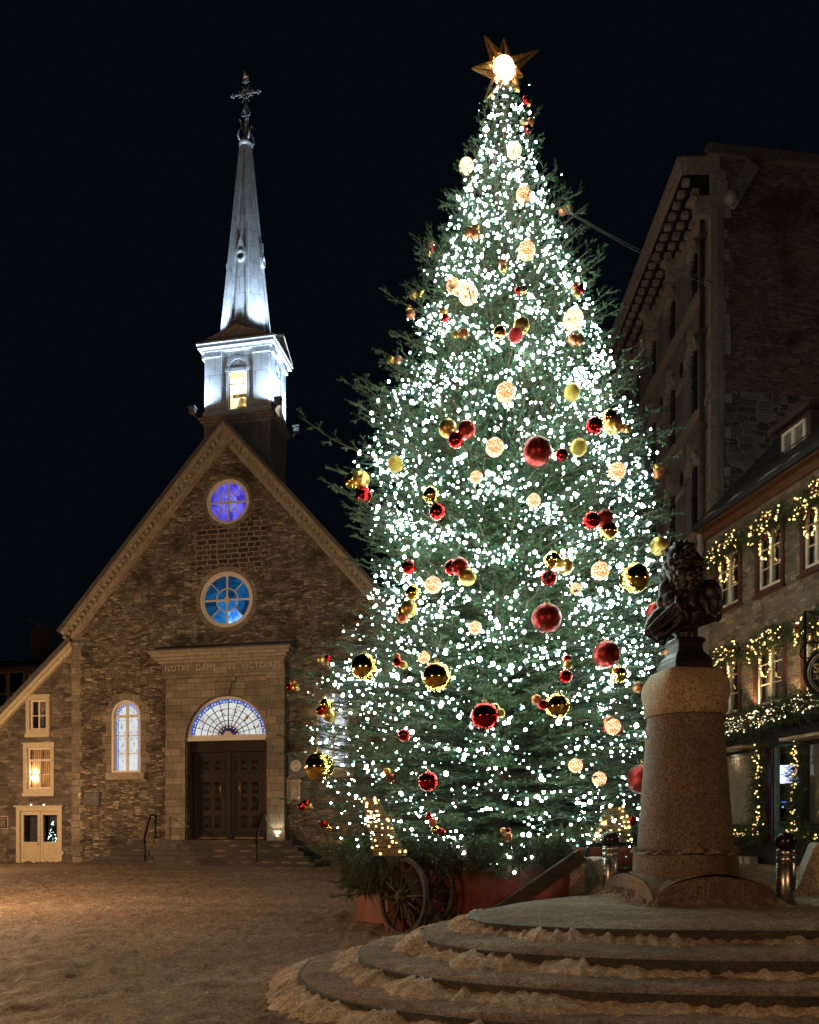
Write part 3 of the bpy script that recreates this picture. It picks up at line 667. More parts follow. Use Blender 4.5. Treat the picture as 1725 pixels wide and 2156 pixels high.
# cornice, four pediments
w = MB(); cwid = bw + .36
for (a, b_, d) in ((0, .10, .14), (.10, .24, .29), (.24, .34, .34)): w.box(tx - bw - d, tx + bw + d, byc - bw * SY - d, byc + bw * SY + d, zbf1 + a, zbf1 + b_)
w.build('belfry_cornice', M['metal_plain'], bfloor, bevel=.015)
zP = zbf1 + .341; ph = T(491, 690) - zP
w = MB()
for k in range(4):
    Mk = Matrix.Translation((tx, byc, 0)) @ Matrix.Diagonal((1, SY, 1, 1)) @ Matrix.Rotation(PI / 2 * k, 4, 'Z'); w.M = Mk
    c = bw + .31
    w.prism([(-c, zP), (c, zP), (0, zP + ph)], -c + .10, -.02)
    for s in (-1, 1): w.prism([(s * (c + .06), zP), (s * (c - .10), zP), (0, zP + ph - .02), (0, zP + ph + .07)], -c - .04, -c + .10)
w.build('pediment', simple('pediment_metal', (.30, .25, .21), .6, .2, .15, 4), bfloor)
# spire
zS0 = T(491, 712) - .2; zS1 = zS0 + 1.0; zST = cl(520, 309, 2.0)[1]
rs = .99
def octo(r, z): return [(tx + r / math.cos(PI / 8) * math.cos(PI / 8 + PI / 4 * k), byc + .74 * r / math.cos(PI / 8) * math.sin(PI / 8 + PI / 4 * k), z) for k in range(8)]
prof = [(1.26, zS0), (1.14, zS0 + .25), (rs, zS0 + .85), (.20, zST)]
w = MB(); vs = [p for r, z in prof for p in octo(r, z)]
w.add(vs, [(i * 8 + k, i * 8 + (k + 1) % 8, i * 8 + 8 + (k + 1) % 8, i * 8 + 8 + k) for i in range(3) for k in range(8)])
spire = w.build('spire', M['metal'], church)
w = MB()
for k in range(8):
    a, b = Vector(octo(rs, zS0 + .85)[k]), Vector(octo(.20, zST)[k]); w.bar(a, b, .10, .10)
    w.bar(octo(1.26, zS0)[k], a, .08)
for k in range(8):
    a, b = octo(1.27, zS0 + .02)[k], octo(1.27, zS0 + .02)[(k + 1) % 8]; w.bar(a, b, .10, .12)
w.build('ridge_strip', M['metal_plain'], spire)
zv = cl(509, 522, 1.0)[1]; fr_ = (zv - zS0 - .85) / (zST - zS0 - .85); rv = rs + (.20 - rs) * fr_
for k in range(4):
    Mk = Matrix.Translation((tx, byc, 0)) @ Matrix.Diagonal((1, SY, 1, 1)) @ Matrix.Rotation(PI / 2 * k, 4, 'Z'); w = MB(Mk); rv = (rs + (.20 - rs) * fr_) * (1.22 if k % 2 == 0 else 1)
    w.ring(0, zv, .15, .23, -rv - .16, -rv + .12, 24); w.prism([(-.25, zv + .1), (.25, zv + .1), (0, zv + .85)], -rv - .10, -rv + .2)
    v = w.build('round_vent', M['metal_plain'], spire)
    w = MB(Mk); w.prism(circle(0, zv, .15, 20), -rv - .02, -rv + .1); w.build('vent_painted_dark', M['black_paint'], v)  # black disc painted in for the dark inside of the vent
# collar, scrolls, cross and weathercock
crx = cl(521, 198, 2.0)[1]; ctop = cl(519, 137, 2.0)[1]
w = MB(); w.lathe([(.22, 0), (.30, .04), (.30, .14), (.24, .20), (.16, .30), (.10, .6)], (tx, byc, zST - .05), 16)
for k in range(4):
    a = PI / 2 * k + PI / 4; c, s = math.cos(a), math.sin(a)
    w.tube([(tx + r * c, byc + r * s, zST + z) for r, z in ((.22, .1), (.36, .28), (.34, .5), (.20, .75), (.24, .98), (.30, 1.06))], [.035, .05, .04, .03, .03, .035], 6)
w.build('spire_collar', M['metal_plain'], spire)
w = MB(); w.tube([(tx, byc, zST + .3), (tx, byc, ctop - .7)], [.045, .028], 8)
for k in range(4):
    a = PI / 2 * k; c, s = math.cos(a), math.sin(a); z0 = zST + 1.35
    w.tube([(tx + r * c, byc + r * s, z0 + z) for r, z in ((.02, .55), (.10, .3), (.20, .08), (.15, -.02), (.05, 0))], .022, 6)
w.ball((tx, byc, zST + 1.0), .08, 10, 8)
w.bar((tx - .62, byc, crx), (tx + .62, byc, crx), .05)
for s in (-1, 1):
    for sz in (-1, 1): w.ball((tx + s * .58, byc, crx + sz * .06), .05, 8, 6)
    w.ball((tx + s * .66, byc, crx), .05, 8, 6)
for i in range(8):
    a = PI / 4 * i + PI / 8; w.bar((tx, byc, crx), (tx + .36 * math.cos(a), byc, crx + .36 * math.sin(a)), .03)
w.ring(tx, crx, .17, .21, byc - .02, byc + .02, 20); w.ball((tx, byc, crx + .5), .07, 8, 6)
for i in range(5):
    a = PI * i / 4; w.bar((tx, byc, crx + .52), (tx + .17 * math.cos(a), byc, crx + .52 + .14 * math.sin(a)), .03)
w.build('cross', M['metal_plain'], church)
w = MB(); w.ball((tx, byc, ctop - .62), .11, 10, 8, (1.3, .5, 1)); w.tube([(tx, byc, ctop - .6), (tx - .05, byc, ctop - .3), (tx - .04, byc, ctop)], [.11, .07, .015], 8); w.tube([(tx + .05, byc, ctop - .6), (tx + .16, byc, ctop - .45)], [.06, .02], 6)
w.build('weathercock', simple('gilt_copper', (.6, .45, .35), .3, .8), church)
# floodlight housings on the tower corners
FL = [(tx - tw - .42, dT - .25), (tx + tw + .42, dT - .25), (tx + tw + .42, dT + td + .25), (tx - tw - .42, dT + td + .25)]
for (x, y) in FL:
    w = MB(); z = zb0 + .32; c = 1 if x > tx else -1
    w.bar((x - c * .16, y, z), (x, y, z + .22), .05); w.box(x - .13, x + .13, y - .10, y + .10, z + .18, z + .42); w.box(x - .16, x + .16, y - .13, y + .13, z + .38, z + .44)
    w.build('floodlight', simple('floodlight_case', (.3, .3, .3), .4, .6), church)

# ---- steps, handrails
steps = empty('church_steps', CH.world(0, 0, 0), CA, 'wide dark stone steps spread below the church door', 'steps')
zl = dz0; n = 5; rise = .205; tread = .30; w = MB(); sx = cl(466, 1768)[0]
steps_list = []
for i in range(n):
    hwid = 3.42 + .33 * i; yf = -.95 - tread * i; z1 = zl - rise * i - .002
    steps_list.append((sx - hwid, sx + hwid, yf, z1))
    w.box(sx - hwid, sx + hwid, yf, -.125, z1 - rise, z1)
    x = sx - hwid
w.box(sx - hwid, sx + hwid, yf - .0, -.125, zl - rise * n - 1, zl - rise * n)
M['step_stone'] = masonry('step_stone', (.075, .058, .048), (.12, .092, .072), (.05, .04, .033), 1.35, 4.0, .012, .02, .5, (.05, .04, .034), .5, .1, rnd=False)
w.build('stair_flight', M['step_stone'], steps, bevel=.012)
for (x0, x1, yf, z1) in steps_list:                      # snow left lying on the treads
    x = x0 + .1
    while x < x1 - .3:
        L = random.uniform(.25, .9)
        if random.random() < (.62 if x > sx else .4):
            d = random.uniform(.08, .2); h = random.uniform(.012, .05); m = 7
            vs = []; 
            for k in range(m + 1):
                t = k / m; q = max(0, math.sin(PI * t)) ** .6
                vs += [(x + L * t, yf - .004 - .01 * q, z1 - .05 * q * random.uniform(.2, 1.3)), (x + L * t, yf + .02, z1 + h * q), (x + L * t, yf + d, z1 + h * q * random.uniform(.5, 1)), (x + L * t, yf + tread - .01, z1 + .002)]
            sn = MB(); sn.add(vs, [(4 * k + j, 4 * k + j + 1, 4 * k + j + 5, 4 * k + j + 4) for k in range(m) for j in range(3)], True); sn.build('snow_patch', M['step_snow'], steps, fix=False)
        x += L + random.uniform(.05, .5)
def rail(pts, label):
    h = empty('handrail', CH.world(pts[0][0], -1, zl - 1), CA, label, 'handrail', 'handrails on the church steps')
    o = Vector((pts[0][0], -1, zl - 1)); (tx_, bx_) = pts[0][0], pts[1][0]
    yt, yb = -.55, -.95 - tread * 3.6; zt = zl + 1.02; zbm = zl - rise * 4.2 + 1.0
    q = lambda x, y, z: Vector((x, y, z)) - o
    w = MB(); w.tube([q(tx_, yt, zl), q(tx_, yt, zt - .05)], .035); w.build('post', M['iron'], h)
    w = MB(); w.tube([q(tx_, yt, zt - .25), q(tx_, yt, zt - .02), q(tx_ - .04, yt - .1, zt), q(tx_ - .10, yt - .25, zt - .02), q(bx_, yb, zbm + .02), q(bx_, yb - .03, zbm - .06), q(bx_, yb, zbm - .25)], .042); w.build('grip', M['iron'], h)
    w = MB(); w.tube([q(bx_, yb, zbm), q(bx_ + .02, yb, zl - rise * 5 - .1)], .035); w.build('post', M['iron'], h)
rail(((cl(328, 1740, -.55)[0],), (cl(306, 1780, -2.0)[0],)), 'black iron handrail on the church steps, left of the door')
rail(((cl(560, 1740, -.55)[0],), (cl(541, 1780, -2.0)[0],)), 'black iron handrail on the church steps, in front of the right door leaf')

# ---- things on the church wall
w = MB(); c = cl(195, 1682.5); hx, hz = .38, .27
pl = []
for k in range(40):
    a = 2 * PI * k / 40; q = 1 / max(abs(math.cos(a)), abs(math.sin(a))); j = 1 + .05 * math.sin(k * 1.9) + random.uniform(-.02, .02)
    pl.append((hx * q * math.cos(a) * j, hz * q * math.sin(a) * j))
w.prism(pl, -.07, 0); w.prism([(x * .9, z * .85) for x, z in pl], -.09, -.07)
bp = w.build('wall_plaque', simple('plaque_bronze', (.075, .058, .047), .6, 0, .3, 9, .2), None, CH.world(c[0], -.002, c[1]), (0, 0, CA))
tag(bp, 'dark bronze plaque shaped like an open book on the church wall', 'plaque')
w = MB()
for i in range(7):
    z = .17 - .055 * i
    for a, b in ((-.30, -.03), (.03, .30)): w.box(a, b - random.uniform(0, .06), -.093, -.0905, z, z + .018)
w.build('writing_line', simple('plaque_letters', (.14, .11, .09), .6), bp)
c = cl(172, 1676); w = MB(); w.box(-.05, .05, -.12, 0, -.09, .12); w.ball((0, -.12, -.0), .06, 10, 8, (1, 1, 1.5))
o = w.build('wall_lamp', simple('lamp_cover', (.75, .65, .5), .25, .3), None, CH.world(c[0], -.002, c[1]), (0, 0, CA)); tag(o, 'tiny shiny lamp on the church corner, left of the book plaque', 'wall lamp')
c = cl(624, 1613, 0); w = MB(); w.ring(0, 0, .26, .56, -.06, 0, 36); w.ring(0, 0, .24, .30, -.085, -.02, 30); md = w.build('wall_medallion', simple('medallion_blue', (.03, .04, .055), .35, .2), None, CH.world(c[0], -.002, c[1]), (0, 0, CA))
w = MB(); w.prism(circle(0, 0, .26, 28), -.05, -.004); w.ball((.02, -.05, .03), .13, 12, 8, (.8, .35, 1.1)); w.ball((.0, -.05, -.16), .14, 12, 8, (1.1, .3, .6)); w.build('relief', M['clean_snow'] and simple('white_relief', (.7, .62, .52), .6), md); tag(md, 'round dark medallion with pale relief on the church wall, right of the portal', 'medallion')
c = cl(620, 1666, 0); w = MB(); w.prism([(-.36, .42), (.36, .42), (0, .74)], -.16, 0, [[(-.22, .46), (.22, .46), (0, .65)]]); w.box(-.38, .38, -.18, 0, .36, .42); w.box(-.30, -.20, -.13, 0, -.42, .36); w.box(.20, .30, -.13, 0, -.42, .36); w.box(-.37, .37, -.17, 0, -.52, -.42)
w.box(-.20, .20, -.03, 0, -.42, .36); w.prism(arch(-.16, .16, -.36, .08, 12), -.055, -.03, [arch(-.12, .12, -.33, .08, 12)])
sh = w.build('wall_shrine', simple('shrine_stone', (.42, .33, .24), .8, 0, .2, 8), None, CH.world(c[0], -.002, c[1]), (0, 0, CA)); tag(sh, 'small pedimented stone tablet on the church wall, right of the portal', 'wall tablet')
w = MB(); w.prism(arch(-.115, .115, -.325, .08, 12), -.045, -.031); w.build('tablet_face', simple('tablet_marble', (.5, .40, .34), .5), sh)
# ------------------------------------------------------------------ low annex on the left
AX = Frame(CH.world(xL, .12, 0), CA)
def al(px, py, yl=0.0): return AX.loc(px, py, yl)
annex = empty('stone_annex', AX.O, CA, 'low stone annex with sloping roof edge and cream double door, left of the church', 'annex')
rA, rB = al(152, 1368), al(0, 1528); sl = (rA[1] - rB[1]) / (rA[0] - rB[0])
xw = -7.0; zr = lambda x: rA[1] + sl * (x - rA[0])
W1 = [al(56, 1544)[0], al(105.5, 1544)[0], al(80, 1544.5)[1], al(80, 1465)[1]]
W2 = [al(50.5, 1669)[0], al(115, 1669)[0], al(82, 1669)[1], al(82, 1566)[1]]
AD = [al(36, 1760)[0], al(132, 1760)[0], al(84, 1818.6)[1], al(84, 1699)[1]]
def inset(r, d): return rect(r[0] + d, r[1] - d, r[2] + d, r[3] - d)
w = MB(); w.prism([(xw, -1.2), (-.02, -1.2), (-.02, zr(-.02)), (xw, zr(xw))], 0, .6, [inset(W1, .12), inset(W2, .12), rect(AD[0] + .13, AD[1] - .13, AD[2], AD[3] - .15)])
w.build('wall', M['annex_wall'], annex)
w = MB(); t = .12; ang = math.atan(sl); c_ = math.cos(ang)
w.prism([(xw, zr(xw) + .16 / c_), (.02, zr(.02) + .16 / c_), (.02, zr(.02) + .34 / c_), (xw, zr(xw) + .34 / c_)], -.34, 9); w.build('roof', M['roof_edge'], annex)
w = MB(); w.prism([(xw, zr(xw) - .10 / c_), (.0, zr(0) - .10 / c_), (.0, zr(0) + .158 / c_), (xw, zr(xw) + .158 / c_)], -.16, .02)
w.prism([(xw, zr(xw) + .02 / c_), (.0, zr(0) + .02 / c_), (.0, zr(0) + .157 / c_), (xw, zr(xw) + .157 / c_)], -.28, -.16); w.build('roof_verge', M['cream'], annex)
M['warm_room'] = emit('warm_room', (1.0, .50, .20), .85, .6, 2.2)
M['dim_room'] = simple('dim_curtain', (.30, .22, .14), .8, 0, .3, 6)
def window(fr, parent, r, sash, cols, rows, casing, mat_in, name='window', transom=None, cw=.14, depth=.1):
    x0, x1, z0, z1 = r
    w = MB(); w.prism(rect(x0, x1, z0, z1), -.05, .1, [rect(x0 + cw, x1 - cw, z0 + cw, z1 - cw)]); w.box(x0 - .05, x1 + .05, -.09, .02, z1, z1 + .05)
    w.prism(rect(x0 + .04, x1 - .04, z0 + .04, z1 - .04), -.065, -.05, [rect(x0 + .085, x1 - .085, z0 + .085, z1 - .085)])
    o = w.build(name, casing, parent)
    w = MB(); w.box(x0 - .02, x1 + .02, -.11, .1, z0 - .16, z0 - .001); w.build('sill', casing, o, bevel=.01)
    a0, a1, b0, b1 = x0 + cw + .005, x1 - cw - .005, z0 + cw + .005, z1 - cw - .005; s = .07
    w = MB(); y0, y1 = depth - .03, depth + .03
    w.prism(rect(a0, a1, b0, b1), y0, y1, [rect(a0 + s, a1 - s, b0 + s, b1 - s)])
    zt = b1 - s if transom is None else b0 + (b1 - b0) * transom
    if transom is not None: w.box(a0 + s, a1 - s, y0, y1, zt - .05, zt + .05)
    for i in range(1, cols): x = a0 + (a1 - a0) * i / cols; w.box(x - .035, x + .035, y0, y1, b0 + s, zt - (.05 if transom else 0))
    for j in range(1, rows): z = b0 + (zt - b0) * j / rows; w.box(a0 + s, a1 - s, y0 + .012, y1 - .012, z - .018, z + .018)
    w.build('sash', sash, o)
    w = MB(); w.box(a0 + .01, a1 - .01, depth + .002, depth + .008, b0 + .01, b1 - .01); w.build('pane', M['pane'], o)
    return o
gm = Mat('window_pane'); gb = gm.n.new('ShaderNodeBsdfGlossy'); gb.inputs['Roughness'].default_value = .03; tb = gm.n.new('ShaderNodeBsdfTransparent'); tb.inputs[0].default_value = (.92, .93, .92, 1)
lw_ = gm.n.new('ShaderNodeLayerWeight'); lw_.inputs[0].default_value = .12; mx = gm.n.new('ShaderNodeMixShader'); gm.ln(gm.math('MULTIPLY_ADD', lw_.outputs[1], .8, .07), mx.inputs[0]); gm.ln(tb.outputs[0], mx.inputs[1]); gm.ln(gb.outputs[0], mx.inputs[2]); gm.ln(mx.outputs[0], gm.out.inputs[0])
M['pane'] = gm.m
o1 = window(AX, annex, W1, M['frame_white'], 2, 2, M['cream'], None, cw=.17)
w = MB(); w.box(W1[0] + .1, W1[1] - .1, .52, .56, W1[2] + .1, W1[3] - .1); w.build('room_back', M['dim_room'], o1)
w = MB()
for s in (0, 1):
    x = (W1[0] + W1[1]) / 2 + (-.33 if s == 0 else .06); w.add([(x, .3, W1[3] - .4), (x + .03, .3, W1[3] - .4), (x + .15, .3, W1[2] + .1), (x, .3, W1[2] + .1)], [(0, 1, 2, 3)])
    w.box(x, x + .27, .3, .31, W1[3] - .42, W1[3] - .40)
w.build('curtain_painted_dark', M['black_paint'], o1)  # flat black shapes painted in for the dark between the curtains
o2 = window(AX, annex, W2, M['frame_white'], 2, 2, M['cream'], None, transom=.70, cw=.17)
w = MB(); w.box(W2[0] + .1, W2[1] - .1, .62, .65, W2[2] + .1, W2[3] - .1); w.build('room_back', simple('room_wall', (.70, .55, .38), .8), o2)
w = MB()
for k in range(24):
    x = W2[0] + .18 + (W2[1] - W2[0] - .36) * k / 23; 
    if .42 < k / 23 < .50: continue
    w.box(x - .022, x + .022, .34 + .03 * (k % 2), .37 + .03 * (k % 2), W2[2] + .2, W2[3] - .15)
w.build('curtain', simple('lit_curtain', (.62, .44, .27), .8, 0, .2, 8), o2)
lp = al(75, 1641.5, .3); w = MB(); w.lathe([(.10, -.05), (.13, .05), (.11, .14), (.04, .16)], (lp[0], .27, lp[1]), 16); w.build('lit_lamp', emit('lamp_shade_glow', (1, .62, .28), 30), o2)
# double door of the annex
x0, x1, z0, z1 = AD
w = MB(); w.prism([(x0, z0), (x0 + .17, z0), (x0 + .17, z1 - .18), (x1 - .17, z1 - .18), (x1 - .17, z0), (x1, z0), (x1, z1), (x0, z1)], -.06, .12); w.box(x0 - .08, x1 + .08, -.14, .02, z1, z1 + .06); w.box(x0 + .03, x1 - .03, -.075, -.06, z1 - .07, z1 - .02)
df = w.build('door_frame', M['cream'], annex)
xm = (x0 + x1) / 2
for s in (-1, 1):
    a, b = (x0 + .175, xm - .01) if s < 0 else (xm + .01, x1 - .175); zt = z1 - .19; y = .04; zg0, zg1 = z0 + .95, zt - .16
    w = MB(); w.prism(rect(a, b, z0 + .02, zt), y, y + .06, [rect(a + .12, b - .12, zg0, zg1), rect(a + .13, b - .13, z0 + .22, z0 + .78)])
    w.box(a + .13, b - .13, y + .02, y + .05, z0 + .22, z0 + .78); w.box(a + .17, b - .17, y + .012, y + .02, z0 + .26, z0 + .74)
    d = w.build('door', M['cream'], annex, bevel=.006)
    w = MB(); w.box(a + .11, b - .11, y + .03, y + .04, zg0, zg1); w.build('pane', M['pane'], d)
    w = MB(); w.box(a + .05, b - .05, .5, .52, z0 + .3, zt - .05); w.build('room_back', simple('dim_hall', (.10, .085, .09), .7), d)
    if s < 0:
        w = MB(); w.tube([(b - .06, y - .01, z0 + .80), (b - .06, y - .06, z0 + .82), (b - .05, y - .07, z0 + .92), (b - .07, y - .02, z0 + .97)], .018, 8); w.ball((b - .06, y - .01, z0 + 1.09), .022, 8, 6); w.build('door_handle', simple('chrome', (.7, .7, .7), .2, 1), d)
w = MB(); ez = z1 + .10; 
for q in (.0, .62): w.ball((x0 + .75 + q, -.08, z1 + .09), .035, 8, 6)
w.build('door_lamp', emit('lamp_dot', (1, .75, .45), 6), annex)
c = al(8, 1732); w = MB(); w.box(-.32, .25, -.05, 0, -.26, .26); fb = w.build('notice_board', simple('bronze_notice', (.06, .045, .045), .4, .3), None, AX.world(c[0], -.002, c[1]), (0, 0, CA)); tag(fb, 'dark framed notice plate on the annex wall at the left edge', 'notice plate')
w = MB(); w.prism(rect(-.33, .265, -.275, .275), -.07, 0, [rect(-.30, .235, -.245, .245)]); w.build('frame', M['cream'], fb)
w = MB()
for i in range(9): w.box(-.27, .19 - random.uniform(0, .12), -.054, -.051, .18 - .045 * i, .197 - .045 * i)
w.build('writing_line', simple('notice_letters', (.42, .33, .26), .6), fb)
c = al(134, 1796); w = MB(); w.box(-.05, .05, -.1, 0, -.08, .08); w.box(-.03, .03, -.12, -.1, -.05, .02); o = w.build('socket_box', simple('grey_plastic', (.5, .5, .48), .5), None, AX.world(c[0], -.002, c[1]), (0, 0, CA)); tag(o, 'small grey power socket box low on the annex wall right of the door', 'socket box')

# ------------------------------------------------------------------ dark house and mast behind the annex
HB = Frame(P(60, 1800, 47), R(-16))
house = empty('timber_house', HB.O, HB.a, 'dark house with pale window frames showing above the annex roof at far left', 'house')
def hl(px, py, yl=0): return HB.loc(px, py, yl)
ew = hl(100, 1480); zt = hl(60, 1404)[1]
w = MB(); w.box(-12, ew[0], 0, 8, -1, zt); w.build('wall', simple('dark_timber', (.05, .038, .03), .7), house)
w = MB(); w.add([(-12.4, -.4, zt), (ew[0] + .25, -.5, zt), (ew[0] + .3, 8.4, zt), (-12.4, 8.4, zt), (-12, 3.6, zt + 1.5), (ew[0] - 1.2, 3.6, zt + 1.3)], [(0, 1, 5, 4), (2, 3, 4, 5), (1, 2, 5), (0, 4, 3), (0, 3, 2, 1)]); w.build('roof', M['roof'], house)
w = MB()
for px in (66, 82): 
    a = hl(px, 1480)[0]; w.box(a - .13, a + .13, -.05, 0, hl(60, 1540)[1], hl(60, 1420)[1])
w.box(hl(0, 1500)[0] - 2, hl(40, 1500)[0], -.04, 0, hl(30, 1540)[1], hl(30, 1530)[1]); w.build('pale_panel', simple('stucco_strip', (.42, .31, .19), .8), house)
for (pa, pb) in ((-14, 16), (20, 52)):
    a, b = hl(pa, 1480)[0], hl(pb, 1480)[0]; z0, z1 = hl(30, 1536)[1], hl(30, 1415)[1]
    w = MB(); w.prism(rect(a, b, z0, z1), -.06, .0, [rect(a + .05, b - .05, z0 + .05, z1 - .05)])
    w.box(a, b, -.05, 0, hl(30, 1491)[1], hl(30, 1500)[1] + .45); w.box(a, b, -.05, 0, hl(30, 1460)[1] - .03, hl(30, 1460)[1] + .03)
    f = w.build('window', simple('brown_sash', (.20, .14, .09), .6), house)
    w = MB(); w.box(a + .05, b - .05, -.02, -.012, z0 + .05, z1 - .05); w.build('pane', M['dark_glass'], f)
chz = hl(90, 1322); w = MB(); w.box(hl(78, 1340, 5)[0], hl(98, 1340, 5)[0], 4.4, 5.6, zt, hl(90, 1325, 5)[1]); w.build('chimney', simple('dark_chimney', (.04, .03, .026), .9), house)
w = MB(); za, zbb = hl(78, 1308, 5)[1], hl(106, 1322, 5)[1]; xa_, xb_ = hl(76, 1308, 5)[0], hl(107, 1322, 5)[0]
w.add([(xa_, 4.2, za), (xb_, 4.2, zbb), (xb_, 5.8, zbb), (xa_, 5.8, za), (xa_, 4.2, za - .12), (xb_, 4.2, zbb - .12), (xb_, 5.8, zbb - .12), (xa_, 5.8, za - .12)], [(0, 1, 2, 3), (7, 6, 5, 4), (0, 4, 5, 1), (1, 5, 6, 2), (2, 6, 7, 3), (3, 7, 4, 0)]); w.build('chimney_cap', simple('cap_sheet', (.16, .12, .10), .5, .4), house)
mp = HB.world(hl(101, 1400, 6.4)[0], 6.4, 0); mz = hl(101, 1316, 6.4)[1]; w = MB(); w.tube([(0, 0, -zt * 0 + zt - 1), (0, 0, mz)], [.07, .05], 8); w.ball((0, 0, mz), .07, 8, 6)
o = w.build('mast', simple('galvanised_pole', (.35, .33, .33), .4, .6), None, (mp.x, mp.y, HB.O.z)); tag(o, 'thin grey mast rising behind the annex roof at far left', 'mast')

tr_ = empty('mirrored_tree_stand_in', AX.world((AD[0] + AD[1]) / 2 + .40, .34, AD[2] + .85), CA, 'small lit tree added behind the right annex door glass for mirrored tree lights', 'small tree')  # added tree stands in for tree lights mirrored in the door glass
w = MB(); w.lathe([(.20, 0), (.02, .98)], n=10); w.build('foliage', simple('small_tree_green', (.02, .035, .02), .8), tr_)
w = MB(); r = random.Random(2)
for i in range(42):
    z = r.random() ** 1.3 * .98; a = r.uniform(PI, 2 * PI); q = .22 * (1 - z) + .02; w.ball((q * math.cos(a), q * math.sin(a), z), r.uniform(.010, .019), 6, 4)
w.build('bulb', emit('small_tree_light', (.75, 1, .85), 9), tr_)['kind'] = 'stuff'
# ------------------------------------------------------------------ Christmas tree
TY = 16.0; TX = (1049 - CX) / FPX * TY; SCL = FPX / TY
def tz(py): return EYE + (HY - py) / SCL
_py = [150, 180, 240, 300, 350, 400, 450, 500, 560, 620, 690, 760, 830, 880, 940, 1000, 1100, 1180, 1250, 1320, 1380, 1460, 1560, 1640, 1700, 1790, 1850]
_l = [1052, 1045, 1025, 1005, 985, 968, 945, 925, 918, 895, 868, 832, 815, 790, 760, 745, 765, 775, 765, 745, 690, 660, 640, 650, 668, 712, 765]
_r = [1066, 1078, 1108, 1122, 1130, 1145, 1165, 1178, 1205, 1230, 1258, 1272, 1290, 1320, 1340, 1358, 1390, 1395, 1392, 1392, 1390, 1382, 1376, 1368, 1362, 1350, 1325]
EZ = np.array([tz(p) for p in _py])[::-1]; EL = np.array([(1049 - v) / SCL for v in _l])[::-1]; ER = np.array([(v - 1049) / SCL for v in _r])[::-1]
def env(z, th):
    """crown radius at height z towards azimuth th (0 = picture right, -90 deg = towards the camera)"""
    l = np.interp(z, EZ, EL); r = np.interp(z, EZ, ER); f = np.minimum((l + r) / 2, 3.15)
    c = math.cos(th); w = c * c
    return (r if c > 0 else l) * w + f * (1 - w)

bark = simple('spruce_bark', (.085, .058, .038), .9, 0, .3, 12, .5)
def needle_mat(name, a, b, c):
    m = Mat(name); n1 = m.noise(2.2, 3, .5); n2 = m.noise(12, 3, .6)
    col = m.mix(.6, m.ramp(n1.outputs['Fac'], [(.38, a), (.5, b), (.64, c)]), m.ramp(n2.outputs['Fac'], [(.42, a), (.5, b), (.60, c)]))
    m.bsdf.inputs['Subsurface Weight'].default_value = 0
    return m.set(col, .55, 0, None, .35)
M['needles'] = needle_mat('spruce_needles', (.010, .028, .014), (.036, .082, .036), (.120, .175, .080))
M['needles_dark'] = needle_mat('garland_needles', (.030, .050, .022), (.055, .080, .034), (.095, .12, .045))
M['cord'] = simple('green_cord', (.02, .05, .045), .5)

def needles(p0, d, L, dens=30, nl=.05, nw=.012, brush=.75):
    """bottle-brush sprigs: needle blades set all round each twig; returns verts and triangles"""
    p0 = np.asarray(p0, np.float64); d = np.asarray(d, np.float64); L = np.asarray(L, np.float64)
    cnt = np.maximum(6, (L * dens).astype(int)); idx = np.repeat(np.arange(len(L)), cnt); N = len(idx)
    t = rng.random(N) ** .9; D = d[idx]; base = p0[idx] + D * (L[idx] * t)[:, None]
    rv = rng.normal(size=(N, 3)); pr = rv - D * (rv * D).sum(1)[:, None]; pr /= np.linalg.norm(pr, axis=1)[:, None] + 1e-9
    nd = D * (1 - brush * .55) + pr * brush; nd /= np.linalg.norm(nd, axis=1)[:, None]
    sd = np.cross(nd, D); sd /= np.linalg.norm(sd, axis=1)[:, None] + 1e-9
    ln = nl * (.7 + .6 * rng.random(N)) * (1 - .35 * t)
    a = base - sd * nw / 2; b = base + sd * nw / 2; c = base + nd * ln[:, None]
    V = np.stack([a, b, c], 1).reshape(-1, 3); F = np.arange(3 * N).reshape(-1, 3)
    # the twig itself, a thin blade
    s2 = np.cross(d, rng.normal(size=d.shape)); s2 /= np.linalg.norm(s2, axis=1)[:, None] + 1e-9
    q = np.stack([p0 - s2 * .005, p0 + s2 * .005, p0 + d * L[:, None]], 1).reshape(-1, 3)
    return np.vstack([V, q]), np.vstack([F, np.arange(3 * len(L)).reshape(-1, 3) + 3 * N])

